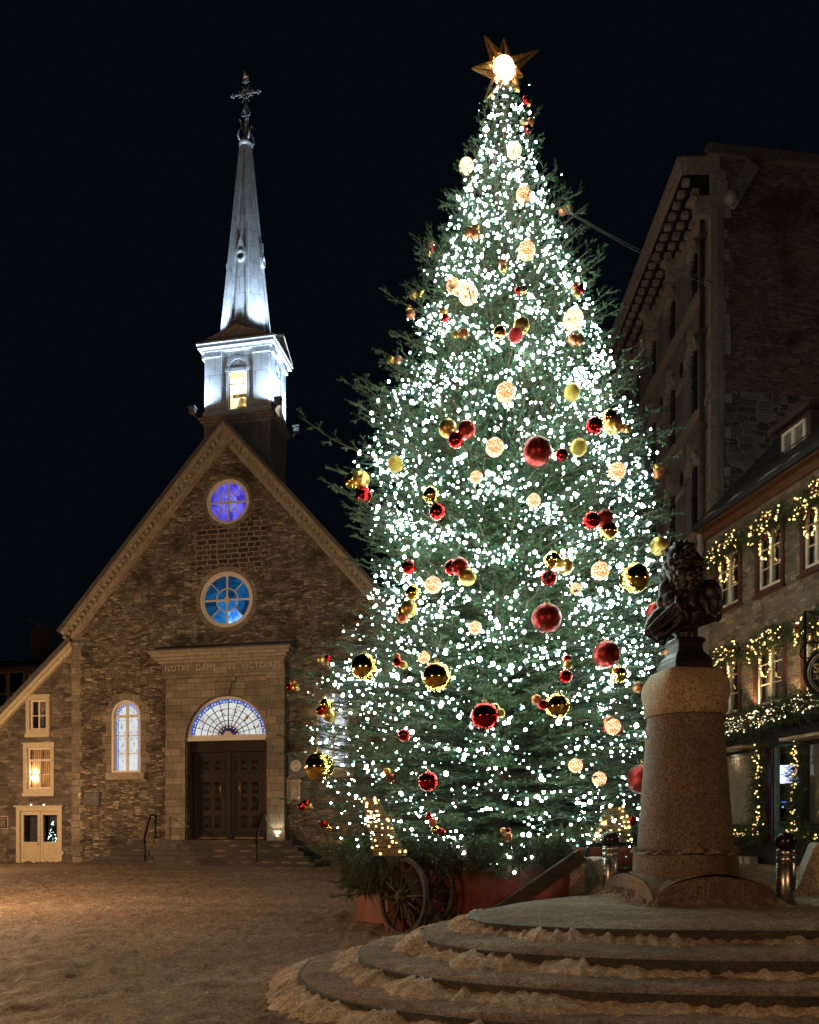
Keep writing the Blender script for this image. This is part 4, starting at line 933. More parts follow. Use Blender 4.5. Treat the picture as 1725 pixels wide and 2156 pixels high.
def nrm3(v): return v / (np.linalg.norm(v, axis=-1, keepdims=True) + 1e-9)
tree = empty('christmas_tree', (TX, TY, 0), 0, 'tall bushy spruce Christmas tree standing in the red planter', 'Christmas tree')
ztop = tz(165)
w = MB(); w.tube([(0, 0, .5), (.02, .02, 4), (.04, 0, 9), (.09, 0, 14), (.12, 0, ztop)], [.24, .20, .13, .06, .02], 10); w.build('trunk', bark, tree)
tw_p, tw_d, tw_L = [], [], []; brw = MB(); LIMBS = []
def limb(z0, th, r, e0, tip, dens=1.0):
    """one bough with its side twigs; e0 start slope, tip lift at the end"""
    n = 7; c, s = math.cos(th), math.sin(th); pts = []
    for i in range(n + 1):
        t = i / n; bend = random.uniform(-.03, .03) * r * t
        pts.append(Vector(((.04 + r * t) * c - bend * s, (.04 + r * t) * s + bend * c, z0 + r * (e0 * t - (e0 * .0 + .16) * t * t + tip * t ** 3))))
    brw.tube(pts, [max(.006, .028 * (1 - .85 * i / n) * min(1, .4 + r / 3)) for i in range(n + 1)], 5, caps=False); LIMBS.append(pts)
    step = .18 / dens; k = 0; t = .16 if r > 1 else .05
    while t < 1:
        f = t * n; i = min(int(f), n - 1); p = pts[i].lerp(pts[i + 1], f - i); tg = (pts[i + 1] - pts[i]).normalized()
        sd = tg.cross(Vector((0, 0, 1))).normalized() * (1 if k % 2 else -1)
        L = (.20 + .38 * (1 - t) ** .6 * min(1, r / 2.2)) * random.uniform(.7, 1.25) * (1.0 if r > .9 else .7)
        a = random.uniform(.55, .95); d = (tg * math.cos(a) + sd * math.sin(a) + Vector((0, 0, random.uniform(-.22, .22)))).normalized()
        tw_p.append(p); tw_d.append(d); tw_L.append(L)
        m = int(L / .15)
        for j in range(1, m + 1):                         # small side sprigs
            q = p + d * (L * j / (m + 1)); s2 = (d.cross(Vector((0, 0, 1)))).normalized() * (1 if j % 2 else -1)
            e = (d * .70 + s2 * .75 + Vector((0, 0, random.uniform(-.3, .3)))).normalized()
            tw_p.append(q); tw_d.append(e); tw_L.append(random.uniform(.10, .19))
        t += step / r; k += 1
    tw_p.append(pts[-2]); tw_d.append((pts[-1] - pts[-2]).normalized()); tw_L.append((pts[-1] - pts[-2]).length + .10)
z = .80; gold = 0
while z < ztop - .15:
    rad = (env(z, 0) + env(z, PI) + 2 * env(z, -PI / 2)) / 4
    nl = max(5, int(5 + rad * (7.2 if z > 5 else 5.6))); hstep = .27 if z > 5 else .22
    for i in range(nl):
        gold += 2.39996; th = gold + random.uniform(-.25, .25); zz = z + random.uniform(-.13, .13)
        f = (zz - 1) / (ztop - 1); e0 = -.02 + .75 * f ** 1.6; tip = .10 + .12 * random.random()
        r = env(min(zz + .2, ztop), th) * (1 + .09 * math.sin(3 * th + zz * 2.3) + .08 * math.sin(zz * 5.1 + th * 2)) * random.choice((.66, .82, .90, .95, .99, 1.02, 1.05))
        if 2.2 < zz < 4.6 and math.sin(th) < -.2 and abs(math.cos(th)) < .6 and random.random() < .35: continue   # the dark hollow low in front
        if tz(700) < zz < tz(590) and math.sin(th) < -.5 and abs(math.cos(th)) < .42 and random.random() < .7: continue
        limb(zz - r * .10 * (1 - f), th, max(.16, r), e0, tip)
    z += hstep
# boughs whose tips stand clear of the crown
for (px, py) in ((655, 928), (688, 1018), (738, 812), (742, 856), (797, 737), (815, 634), (886, 503), (728, 1158), (745, 1100), (598, 1552), (588, 1582), (630, 1372), (608, 1420), (628, 1478), (940, 398), (968, 420), (1212, 410), (1258, 538), (1255, 572), (1308, 682), (1290, 705), (1372, 882), (1410, 972), (1445, 1098), (1440, 1112), (1408, 1200), (1395, 1440), (690, 950), (720, 1270), (860, 602), (1300, 815), (1180, 470), (950, 440), (720, 1060), (650, 1540), (640, 1640), (1330, 860), (1240, 600)):
    ex = (px - 1049) / SCL; ez = tz(py); th = (0 if ex > 0 else PI) + random.uniform(-.22, .22); r = abs(ex) / math.cos(th) * (1 if ex > 0 else -1); r = abs(r)
    f = (ez - 1) / (ztop - 1); e0 = .08 + .5 * f; tip = .16; limb(ez - r * (e0 - .16 + tip), th, r, e0, tip)
for i in range(26):                                       # leader sprigs
    a = random.uniform(0, 2 * PI); zz = ztop - random.uniform(0, 1.0); tw_p.append((.11, 0, zz)); tw_d.append(Vector((math.cos(a), math.sin(a), .9)).normalized()); tw_L.append(.12 + (ztop - zz) * .16)
tp, tdv, tl = np.array([tuple(p) for p in tw_p]), np.array([tuple(p) for p in tw_d]), np.array(tw_L)
V, F = needles(tp, tdv, tl, 120, .058, .0125, .82)
link('crown', arr(V, F, 'crown'), M['needles'], tree)
brw.build('branches', bark, tree, fix=False)

# ------------------------------------------------------------------ fairy lights
def on_crown(px, py, out=.0):
    """point on the near side of the crown along the sight line through a picture place"""
    d = Vector(((px - CX) / FPX, 1, (HY - py) / FPX)); best = None
    Y = 11.6
    while Y < 17.5:
        p = d * Y + Vector((0, 0, EYE)); x, y = p.x - TX, p.y - TY; r = math.hypot(x, y)
        if r < env(p.z, math.atan2(y, x)) * .98: best = Y; break
        Y += .05
    if best is None: best = TY - .1
    return d * (best - out) + Vector((0, 0, EYE))
bulbs = []; cords = MB()
M['led'] = emit('cool_white_led', (.78, 1.0, .88), 60); M['led_warm'] = emit('warm_led', (1.0, .66, .24), 4.0)
path = []
for zz, th in ((1.10, 0.0), (1.30, 2.2), (1.20, 4.2)):
  while zz < tz(200):                                     # the strings wind up round the tree
      R0 = max(.12, env(zz, th)); ds = .105
      th += ds / max(R0, .25); zz += ds * .205 / (2 * PI * max(R0, .25)) * (1.9 if zz < 4.4 else 1.0) * 2.0
      wob = .22 * math.sin(th * 5.3) + .16 * math.sin(th * 11.7 + 1.3) + .12 * math.sin(th * 2.1)
      fr = .86 + .12 * math.sin(th * 7.9) * math.sin(zz * 3.1) + random.uniform(-.12, .08)
      z2 = zz + wob * min(1, R0) + random.uniform(-.05, .05); r = env(z2, th) * fr
      if z2 > tz(195): continue
      p = Vector((TX + r * math.cos(th) + .05 * (zz / 15), TY + r * math.sin(th), z2)); path.append(p)
      front = math.sin(th) < .35
      keep = (.18 + .60 * max(0, -math.sin(th)) ** .9) if front else .28
      if zz < 4.2 and math.sin(th) < -.3 and abs(math.cos(th)) < .75: keep = .66
      if random.random() < keep: bulbs.append((p, random.choice((.012, .016, .020, .025, .031)) * random.uniform(.85, 1.1) * (1.3 if random.random() < .08 else 1)))
for i in range(1300):                                     # finer bulbs scattered between
    b = random.choice(bulbs)[0]
    if b.y < TY + .8: bulbs.append((b + Vector((random.gauss(0, .22), random.uniform(-.05, .30), random.gauss(0, .20))), random.uniform(.006, .012)))
for i in range(60):                                      # bunched bulbs
    b = random.choice(bulbs)[0]
    bulbs.append((b + Vector((random.gauss(0, .13), random.gauss(0, .05), random.gauss(0, .12))), random.uniform(.014, .028)))
lights = empty('string_lights', (TX, TY, 0), 0, 'long string of cool white fairy lights wound all over the Christmas tree', 'string lights')
o3 = Vector((TX, TY, 0))
for i in range(0, len(path) - 6, 6):
    seg = path[i:i + 7]
    if seg[0].y < TY + 1: cords.tube([q - o3 - Vector((0, 0, .02)) for q in seg], .005, 4, caps=False)
cords.build('cord', M['cord'], lights, fix=False)
bm = MB(); bm.ball((0, 0, 0), 1, 8, 6); bulb_me = bm.mesh('bulb'); bulb_me.materials.append(M['led'])
ico_v, ico_f = [], []
g_ = (1 + 5 ** .5) / 2
for a in (-1, 1):
    for b in (-g_, g_): ico_v += [(0, a, b), (a, b, 0), (b, 0, a)]
ico_v = np.array(ico_v) / math.hypot(1, g_)
_bm = bmesh.new(); [_bm.verts.new(v) for v in ico_v]; bmesh.ops.convex_hull(_bm, input=_bm.verts); _bm.verts.index_update()
ico_v = np.array([v.co[:] for v in _bm.verts]); ico_f = np.array([[v.index for v in f.verts] for f in _bm.faces]); _bm.free()
def many_balls(cs, rs):
    n = len(cs); V = (ico_v[None] * np.array(rs)[:, None, None] + np.array([tuple(c) for c in cs])[:, None]).reshape(-1, 3)
    F = (ico_f[None] + (np.arange(n) * len(ico_v))[:, None, None]).reshape(-1, 3); return V, F
order = sorted(range(len(bulbs)), key=lambda i: -bulbs[i][1] / (1 if bulbs[i][0].y < TY - .5 and 1.6 < bulbs[i][0].z < 15 else 9))
for i in order[:100]:
    p, r = bulbs[i]; o = link('bulb', bulb_me, None, lights, p - o3); o.scale = (r, r, r)
M['led_dim'] = emit('led_painted_dim', (.55, 1.0, .86), 1.1); M['led_mid'] = emit('led_painted_mid', (.80, 1.0, .90), 6)  # weaker emission, dealt out at random, imitates bulbs turned away
rest = order[100:]; random.shuffle(rest); k1, k2 = int(len(rest) * .24), int(len(rest) * .42)
allv, allf, mi, off = [], [], [], 0
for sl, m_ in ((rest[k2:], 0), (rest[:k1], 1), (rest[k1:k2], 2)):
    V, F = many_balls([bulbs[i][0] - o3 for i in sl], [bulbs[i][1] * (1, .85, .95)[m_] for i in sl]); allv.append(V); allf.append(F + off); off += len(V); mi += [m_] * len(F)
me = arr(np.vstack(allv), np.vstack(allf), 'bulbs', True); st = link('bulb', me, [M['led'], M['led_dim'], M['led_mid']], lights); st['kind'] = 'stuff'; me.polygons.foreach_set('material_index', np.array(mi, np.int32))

# ------------------------------------------------------------------ baubles
def bauble_mat(name, c, rough, metal=1.0, glit=0.0):
    m = Mat(name); nrm = None
    if glit:
        v = m.new('ShaderNodeTexVoronoi'); v.inputs['Scale'].default_value = 60; m.ln(m.coord(), v.inputs['Vector']); nrm = m.bump(v.outputs['Distance'], glit, .02)
    return m.set(c, rough, metal, nrm)
BM = {('gold', 'matte'): bauble_mat('matte_gold', (.58, .38, .12), .38), ('gold', 'shiny'): bauble_mat('mirror_gold', (.86, .60, .16), .09), ('gold', 'glittery'): bauble_mat('glitter_gold', (.72, .50, .10), .3, .9, .9),
      ('red', 'matte'): bauble_mat('matte_red', (.27, .022, .018), .36, .8), ('red', 'shiny'): bauble_mat('mirror_red', (.48, .014, .014), .10), ('red', 'glittery'): bauble_mat('glitter_red', (.55, .03, .03), .3, .9, .9),
      ('copper', 'matte'): bauble_mat('matte_copper', (.55, .20, .10), .4, .85)}
_g = Mat('glowing_globe'); _v = _g.new('ShaderNodeTexVoronoi'); _v.inputs['Scale'].default_value = 5.5; _g.ln(_g.coord(), _v.inputs['Vector'])
_e = _g.bsdf.inputs; _g.ln(_g.ramp(_v.outputs['Distance'], [(.15, (1, .80, .52)), (.55, (1, .42, .15))]), _e['Emission Color'])
_g.ln(_g.math('MULTIPLY', _g.ramp(_v.outputs['Distance'], [(.10, 1.0), (.50, .11)]), 5.0), _e['Emission Strength'])
M['globe'] = _g.set((.4, .2, .08), .2)
def glow_globe(name, cols, st):
    g = Mat(name); v = g.new('ShaderNodeTexVoronoi'); v.inputs['Scale'].default_value = 5.5; g.ln(g.coord(), v.inputs['Vector']); e = g.bsdf.inputs
    g.ln(g.ramp(v.outputs['Distance'], [(.15, cols[0]), (.5, cols[1])]), e['Emission Color'])
    lw = g.new('ShaderNodeLayerWeight'); lw.inputs[0].default_value = .35
    g.ln(g.math('MULTIPLY', g.math('ADD', g.ramp(v.outputs['Distance'], [(.10, 1.0), (.5, st[1])]), 0.0), st[0]), e['Emission Strength']); return g.set((.4, .2, .08), .2)
M['globe_lit'] = glow_globe('bright_speckled_globe', ((1, .86, .66), (1, .55, .25)), (9, .14))
M['globe_bright'] = emit('bright_globe', (1, .80, .56), 9)
M['cap'] = simple('bauble_cap', (.6, .45, .2), .3, 1)
ball_me = {}
def ball_mesh(key, mat):
    if key not in ball_me:
        b = MB(); b.ball((0, 0, 0), 1, 32, 20); me = b.mesh('bauble'); me.materials.append(mat); ball_me[key] = me
    return ball_me[key]
cb = MB(); cb.lathe([(.16, .96), (.17, 1.10), (.10, 1.13)], n=12); _t = [(.09 * math.cos(a), 0, 1.2 + .09 * math.sin(a)) for a in [2 * PI * i / 10 for i in range(11)]]; cb.tube(_t, .018, 5)
cap_me = cb.mesh('hanger'); cap_me.materials.append(M['cap'])
LV = [(230, 'just under the star'), (330, 'at spire tip height'), (430, 'at upper spire height'), (545, 'at spire vent height'), (640, 'at lower spire height'), (725, 'at belfry roof height'), (850, 'at church bell height'), (930, 'at gable peak height'), (1010, 'just above violet window height'), (1120, 'at violet window height'), (1210, 'just above blue window height'), (1310, 'at blue window height'), (1400, 'at portal cornice height'), (1470, 'at carved church name height'), (1560, 'at fanlight height'), (1660, 'at upper church door height'), (1740, 'at lower church door height'), (1900, 'just above the planter')]
def where(px, py):
    i = max(0, min(len(_py) - 1, sum(1 for q in _py if q < py))); l, r = _l[min(i, len(_l) - 1)], _r[min(i, len(_r) - 1)]; t = (px - l) / (r - l)
    side = 'at tree\'s far left' if t < .12 else 'left of tree\'s middle' if t < .40 else 'in tree\'s middle' if t < .60 else 'right of tree\'s middle' if t < .88 else 'at tree\'s far right'
    return side + ', ' + next(n for y, n in LV if py <= y)
USED = {}
def uniq(lab, py):
    USED.setdefault(lab, 0); USED[lab] += 1
    return lab
def bauble(px, py, r, colr, fin, out=.04):
    p = on_crown(px, py, out if r > 24 else out - .04); rr = r * .95 / FPX * p.y
    sz = 'huge' if r >= 26 else 'large' if r >= 19 else 'mid-sized' if r > 13.5 else 'small'
    lab = uniq('%s %s %s bauble %s' % (sz, fin, colr, where(px, py)), py)
    o = link('bauble', ball_mesh((colr, fin), BM[(colr, fin)]), None, None, p); o.scale = (rr,) * 3
    tag(o, lab, 'bauble', 'baubles on the Christmas tree'); h = link('hanger', cap_me, None, o); return o
def globe(px, py, r, bright=False, out=.06):
    p = on_crown(px, py, out); rr = r / FPX * p.y
    o = link('light_globe', ball_mesh('gb' if bright else 'g', M['globe_lit'] if bright else M['globe']), None, None, p); o.scale = (rr,) * 3
    tag(o, uniq('%s warm glowing globe %s' % ('bright' if bright else 'speckled', where(px, py)), py), 'light globe', 'glowing globes on the Christmas tree'); link('hanger', cap_me, None, o)
for a in ((1083, 317, 15, 1), (982, 350, 15, 1), (1103, 411, 16, 0), (1109, 528, 18, 0), (955, 602, 15), (986, 620, 20, 1), (1207, 672, 21, 1), (1065, 826, 20), (1042, 942, 19), (1264, 1202, 19), (1300, 992, 18), (912, 1232, 18), (1003, 1005, 13), (1124, 1054, 14), (1001, 1322, 14), (1290, 1530, 17), (893, 1384, 13), (1213, 1240, 12), (1212, 1612, 15), (1262, 1640, 15)): globe(a[0], a[1], a[2], len(a) > 3 and a[3] == 1)
for (px, py, r, c, f) in ((1098, 687, 18, 'gold', 'matte'), (943, 902, 20, 'gold', 'matte'), (761, 1010, 19, 'gold', 'matte'), (985, 1215, 19.5, 'gold', 'matte'), (861, 1282, 19, 'gold', 'matte'), (1291, 894, 21, 'gold', 'matte'), (1389, 1150, 21, 'gold', 'matte'), (1190, 1192, 18, 'gold', 'matte'), (833, 977, 17.5, 'gold', 'glittery'), (1219, 942, 19, 'gold', 'glittery'),
        (741, 1013, 17, 'gold', 'shiny'), (908, 1042, 18, 'gold', 'shiny'), (870, 1248, 17, 'gold', 'shiny'), (1163, 1180, 20, 'gold', 'shiny'), (1281, 1117, 20, 'gold', 'shiny'), (1283, 879, 17, 'gold', 'shiny'), (1336, 1217, 33, 'gold', 'shiny'), (920, 1425, 33, 'gold', 'shiny'), (768, 1404, 30, 'gold', 'shiny'), (672, 1615, 33, 'gold', 'shiny'), (1172, 1487, 29, 'gold', 'shiny'), (1303, 1420, 19, 'gold', 'shiny'), (1205, 826, 18, 'gold', 'glittery'), (1052, 700, 14, 'gold', 'shiny'),
        (983, 905, 20, 'red', 'matte'), (1131, 951, 32, 'red', 'matte'), (968, 1193, 20, 'red', 'matte'), (1273, 1092, 20, 'red', 'matte'), (1151, 1302, 33, 'red', 'matte'), (1277, 1378, 30, 'red', 'matte'), (1380, 1287, 20, 'red', 'matte'), (1352, 1640, 33, 'red', 'matte'),
        (960, 927, 17.5, 'red', 'shiny'), (766, 1043, 18, 'red', 'shiny'), (921, 1077, 18, 'red', 'shiny'), (1245, 1096, 19, 'red', 'shiny'), (1156, 1217, 18, 'red', 'shiny'), (952, 1195, 17, 'red', 'shiny'), (1251, 897, 19, 'red', 'shiny'), (1021, 1508, 32, 'red', 'shiny'), (902, 1645, 23, 'red', 'shiny'), (861, 1194, 16, 'red', 'shiny'), (1086, 706, 16, 'red', 'glittery'), (1183, 958, 14, 'red', 'shiny'), (1191, 1424, 15, 'red', 'shiny'), (851, 1548, 14, 'red', 'shiny')): bauble(px, py, r, c, f)
mini = {}
def cluster(px, py, spec):
    """little balls wired together in one bunch"""
    p = on_crown(px, py, .05); k = p.y / FPX
    names = []
    o = empty('bauble_cluster', p)
    for (dx, dy, r, c, f) in spec:
        q = link('bauble', ball_mesh((c, f), BM[(c, f)]), None, o, (dx * k, random.uniform(-.04, .04), -dy * k)); q.scale = (r * k,) * 3; names.append(c)
    u = sorted(set(names), key=names.index)
    tag(o, uniq('%s little %s baubles %s' % (('', '', 'two', 'three', 'four')[len(spec)], ' and '.join(u) if len(u) < 3 else ', '.join(u[:-1]) + ' and ' + u[-1], where(px, py)), py), 'bauble cluster', 'small bauble bunches on the Christmas tree')
c_, g_2, r_ = ('copper', 'matte'), ('gold', 'matte'), ('red', 'shiny'); gs = ('gold', 'shiny')
for (px, py, sp_) in ((1190, 444, ((-5, 3, 9, *c_), (8, -3, 9, *g_2))), (863, 655, ((2, 5, 9.5, *c_), (-3, -6, 7, *gs))), (830, 758, ((-7, 1, 9, *g_2), (9, 2, 9, *c_))), (907, 522, ((0, -6, 7, *c_), (0, 4, 7, *r_), (-4, 10, 6, *gs))), (877, 620, ((-7, 1, 9, *g_2), (9, 0, 9, *gs))), (1384, 993, ((0, -8, 9, *g_2), (8, -4, 7, *c_), (-1, 7, 11, *c_))), (617, 1443, ((0, -5, 8, *c_), (-7, 2, 7.5, *r_), (7, 4, 8, *g_2))), (686, 1391, ((-9, -2, 8, *g_2), (4, -5, 8, *r_), (1, 6, 8, *c_))), (838, 1392, ((-2, -11, 7.5, *c_), (-1, 2, 10, *r_), (11, 8, 9, *g_2))), (646, 1693, ((-1, 0, 9, *r_), (7, 5, 7, *g_2))), (683, 1735, ((-2, -2, 9.5, *r_), (9, 7, 7, *gs))), (1065, 1757, ((-4, -7, 8, *g_2), (3, 5, 10.5, *c_), (4, -8, 6, *r_))), (925, 1752, ((-8, -5, 9, *gs), (4, 0, 9, *r_))), (1196, 1393, ((0, -7, 9, *r_), (0, 7, 10, *g_2))), (1408, 1384, ((-3, -8, 10, *c_), (2, 7, 11, *g_2))), (1110, 262, ((-6, -4, 8, *g_2), (7, -4, 8, *c_), (0, 9, 9, *r_))), (1107, 214, ((0, 0, 8, *r_), (7, 6, 5, *c_))), (1219, 612, ((-7, -8, 8, *c_), (5, -9, 7, *gs), (3, -1, 8, *r_), (-5, 9, 8.5, *g_2))), (995, 490, ((-7, 0, 10, *c_), (6, -9, 8, *g_2), (6, 6, 9, *c_))), (1059, 560, ((0, -7, 8, *c_), (1, 5, 8, *g_2))), (1210, 714, ((-4, 2, 11, *c_), (10, -2, 9, *g_2), (10, 6, 8, *c_))), (970, 703, ((7, 3, 11, *c_), (-10, 0, 8, *g_2))), (1326, 1728, ((6, 0, 10, *r_), (-8, 4, 9, *g_2))), (818, 1632, ((-3, -8, 8, *g_2), (5, 6, 9, *r_))), (905, 1722, ((0, -3, 9, *r_), (6, 8, 9, *c_))), (688, 1492, ((-1, -10, 13, *gs), (-12, 5, 10, *r_), (6, 14, 15, *g_2))), (1293, 1525, ((-12, -5, 12, *c_), (-13, 9, 11, *r_), (8, 12, 12, *c_))), (1046, 1498, ((-4, -9, 10, *gs), (7, 3, 11, *g_2))), (1138, 1480, ((-9, -6, 11, *c_), (6, 4, 11, *r_))), (1349, 1450, ((-4, -4, 12, *c_), (14, 6, 12, *g_2))), (938, 660, ((-4, -6, 9, *g_2), (0, 7, 8, *r_))), (640, 1700, ((-4, -2, 9, *r_), (7, 0, 8, *g_2))), (848, 1292, ((2, -6, 13, *gs), (0, 8, 12, *c_))), (1092, 610, ((0, 0, 8, *r_), (10, 3, 8, *gs))), (1312, 900, ((0, 2, 8, *c_), (8, 4, 8, *g_2)))): cluster(px, py, sp_)
same = {}
for o in COL.objects:
    if 'category' in o and o['category'] in ('bauble', 'light globe', 'bauble cluster'): same.setdefault(o['label'], []).append(o)
for lab, os_ in same.items():                             # look-alikes at one height: say which of them
    if len(os_) < 2: continue
    zs_ = [o.location.z for o in os_]; up = max(zs_) - min(zs_) > .12
    os_.sort(key=(lambda o: -o.location.z) if up else (lambda o: o.location.x))
    wd_ = (('upper', 'lower') if up else ('left', 'right')) if len(os_) == 2 else (('upper', 'middle', 'lower') if up else ('left', 'middle', 'right'))
    for o, s in zip(os_, wd_): o['label'] = s + ' ' + lab

# ------------------------------------------------------------------ star
sp_ = P(1060, 148, TY - .05); star = empty('star_topper', sp_, R(14), 'big golden star frame with a bright ball lamp on the tree top', 'tree star')
M['star_gold'] = simple('star_gold', (.72, .44, .17), .4, .85, .3, 14)
def star_pt(dx, dy, wd):
    k = (TY) / FPX; t = .06; a = Vector((dx * k, 0, -dy * k)); n = a.normalized(); s = Vector((n.z, 0, -n.x)); o = n * .25
    w = MB()
    b0, b1 = o + s * wd * k, o - s * wd * k
    yv = Vector((0, t, 0))
    for (p, q) in ((b0, a), (b1, a), (b0, b1)):
        w.bar(p - yv, q - yv * .1, .022, .022, (0, 1, 0)); w.bar(p + yv, q + yv * .1, .022, .022, (0, 1, 0))
    for (p, q0) in ((b0, b1), (b1, b0)):                   # narrow blades with an open slit between them
        m0 = p.lerp(q0, .24); e = a * .97
        w.add([p - yv, m0 - yv, a, p + yv, m0 + yv], [(0, 1, 2), (3, 2, 4), (0, 2, 3), (1, 4, 2)])
    w.build('star_point', M['star_gold'], star)
for (dx, dy, wd) in ((-42, -62, 11), (0, -66, 13), (78, -60, 11), (-69, 12, 12), (-42, 74, 11), (36, 36, 12), (44, 2, 8)): star_pt(dx, dy, wd)
w = MB(); w.ball((0, 0, 0), .225, 28, 18); w.build('ball_lamp', M['globe_bright'], star)
# ------------------------------------------------------------------ planter with its dressing
pl_o = (TX, TY, 0); PR = 2.72; PH = 1.52
M['planter_red'] = simple('planter_red', (.17, .032, .016), .55, 0, .25, 3.0, .08, stretch=(1, 1, .5))
planter = empty('planter', pl_o, 0, 'big faceted red wooden planter box under the Christmas tree', 'planter')
w = MB(); n = 22; ring = []
for k in range(n):
    a = 2 * PI * k / n + .13; r0 = PR * (1.06 if k % 2 else .93); ring.append((r0 * math.cos(a), r0 * math.sin(a)))
for k in range(n):
    (x0, y0), (x1, y1) = ring[k], ring[(k + 1) % n]
    # each pleat is folded along its diagonal
    mx_, my_ = (x0 + x1) / 2 * 1.015, (y0 + y1) / 2 * 1.015
    w.add([(x0, y0, -.3), (x1, y1, -.3), (x1, y1, PH), (x0, y0, PH), (mx_ * .97, my_ * .97, PH * .42)], [(0, 1, 4), (1, 2, 4), (2, 3, 4), (3, 0, 4)])
w.add([(x, y, PH) for x, y in ring] + [(x * .9, y * .9, PH) for x, y in ring], [(i, (i + 1) % n, n + (i + 1) % n, n + i) for i in range(n)])
w.add([(x * .9, y * .9, PH - .1) for x, y in ring], [tuple(range(n))]); w.build('box', M['planter_red'], planter)
# spruce boughs hung over the rim
def sprays(count, fn, L=(.25, .5), dens=70, nl=.07, nw=.012, brush=.55, kids=5):
    p, d, l = [], [], []
    for i in range(count):
        a, b, c = fn(i); a, b = Vector(a), Vector(b).normalized(); c = c * random.uniform(*L); p.append(a); d.append(b); l.append(c)
        for j in range(kids):
            t = (j + .6) / (kids + .3); s = b.orthogonal().normalized(); s.rotate(Matrix.Rotation(random.uniform(0, 2 * PI), 3, b)); e = (b * .8 + s * .55).normalized()
            p.append(a + b * c * t); d.append(e); l.append(c * random.uniform(.25, .5))
    return needles(np.array([tuple(q) for q in p]), np.array([tuple(q) for q in d]), np.array(l), dens, nl, nw, brush)
def rim(i):
    a = random.uniform(0, 2 * PI) if i % 3 else random.uniform(PI, 2 * PI); r = PR * random.uniform(.82, 1.08); left = math.cos(a) < -.45 and math.sin(a) < .2
    drop = random.uniform(.3, 1.1) if left else random.uniform(.6, 1.5) * (.6 if math.cos(a) > .2 else 1)
    if math.cos(a) > .30 and math.sin(a) < .1: return ((r * .86 * math.cos(a), r * .86 * math.sin(a), PH + random.uniform(.0, .15)), (math.cos(a) * .5, math.sin(a) * .5, .35), .8)
    return ((r * math.cos(a), r * math.sin(a), PH + random.uniform(-.05, .22)), (math.cos(a) * .9 + random.uniform(-.3, .3), math.sin(a) * .9 + random.uniform(-.3, .3), -drop + .25), 1.25 if not left else .85)
V, F = sprays(2300, rim)
gl_ = link('spruce_garland', arr(V, F, 'garland'), M['needles_dark'], None, pl_o); tag(gl_, 'thick fringe of cut spruce boughs hanging over the planter rim', 'garland')
def droop(i):
    a = random.uniform(R(182), R(212)) if i % 4 else random.uniform(R(212), R(232)); r = PR * random.uniform(1.0, 1.10) * (1.10 if a > R(212) else 1); return ((r * math.cos(a), r * math.sin(a), PH + .1 - random.uniform(0, .5)), (math.cos(a) * .35, math.sin(a) * .35, -1), 1.3)
V, F = sprays(150, droop, (.25, .46), 160, .10, .008, .28, 6)
hb = link('pine_bough', arr(V, F, 'bough'), M['needles_dark'], None, pl_o); tag(hb, 'long-needled pine boughs drooping over the left end of the planter', 'pine boughs')

M['old_wood'] = simple('weathered_wood', (.045, .035, .028), .85, 0, .45, 3, .4, stretch=(1, 1, 6))
def wheel(c, nrm, r, lab):
    z = Vector(nrm).normalized(); x = z.cross(Vector((0, 0, 1))).normalized(); y = x.cross(z) * -1
    Mx = Matrix((x, y, z)).transposed().to_4x4(); Mx.translation = Vector((0, 0, 0))
    o = empty('cart_wheel', c, 0, lab, 'cart wheel', 'old cart wheels on the planter')
    q = lambda a, rr, h=0: Mx @ Vector((rr * math.cos(a), rr * math.sin(a), h))
    w = MB()
    for i in range(36):
        a0, a1 = 2 * PI * i / 36, 2 * PI * (i + 1) / 36; w.add([q(a, rr, h) for a in (a0, a1) for rr, h in ((r * .90, -.035), (r, -.035), (r, .035), (r * .90, .035))], [(0, 1, 5, 4), (1, 2, 6, 5), (2, 3, 7, 6), (3, 0, 4, 7)])
    w.build('rim', M['old_wood'], o)
    for i in range(12):
        a = 2 * PI * i / 12 + .1; w = MB(); w.tube([q(a, .08, .03), q(a, r * .5, .015), q(a, r * .92)], [.026, .020, .022], 6); w.build('spoke', M['old_wood'], o)
    w = MB(); pts = [q(0, 0, h) for h in (-.08, -.05, .04, .10, .14)]; w.tube(pts, [.08, .12, .13, .09, .06], 14); w.build('hub', M['old_wood'], o)
wc = P(849, 1888, 13.25)
wheel(wc, (-.80, -.60, .06), .66, 'old wooden spoked cart wheel leaning on the left of the red planter')
wheel(wc + Vector((.40, .24, .06)), (-.66, -.74, .10), .62, 'second cart wheel, mostly hidden between the front wheel and the planter')
w = MB(); a, b = P(855, 1830, 13.1), P(935, 1975, 12.95); w.bar(a, b, .20, .09, (0, 1, 0)); o = w.build('wood_plank', M['old_wood'], None); tag(o, 'weathered wooden plank leaning behind the cart wheel', 'plank')
w = MB(); w.bar(P(990, 1962, 12.55), P(1225, 1800, 12.6), .22, .2, (0, 1, 0)); o = w.build('wood_beam', M['old_wood'], None, bevel=.015); tag(o, 'grey weathered beam leaning diagonally across the front of the planter', 'beam')
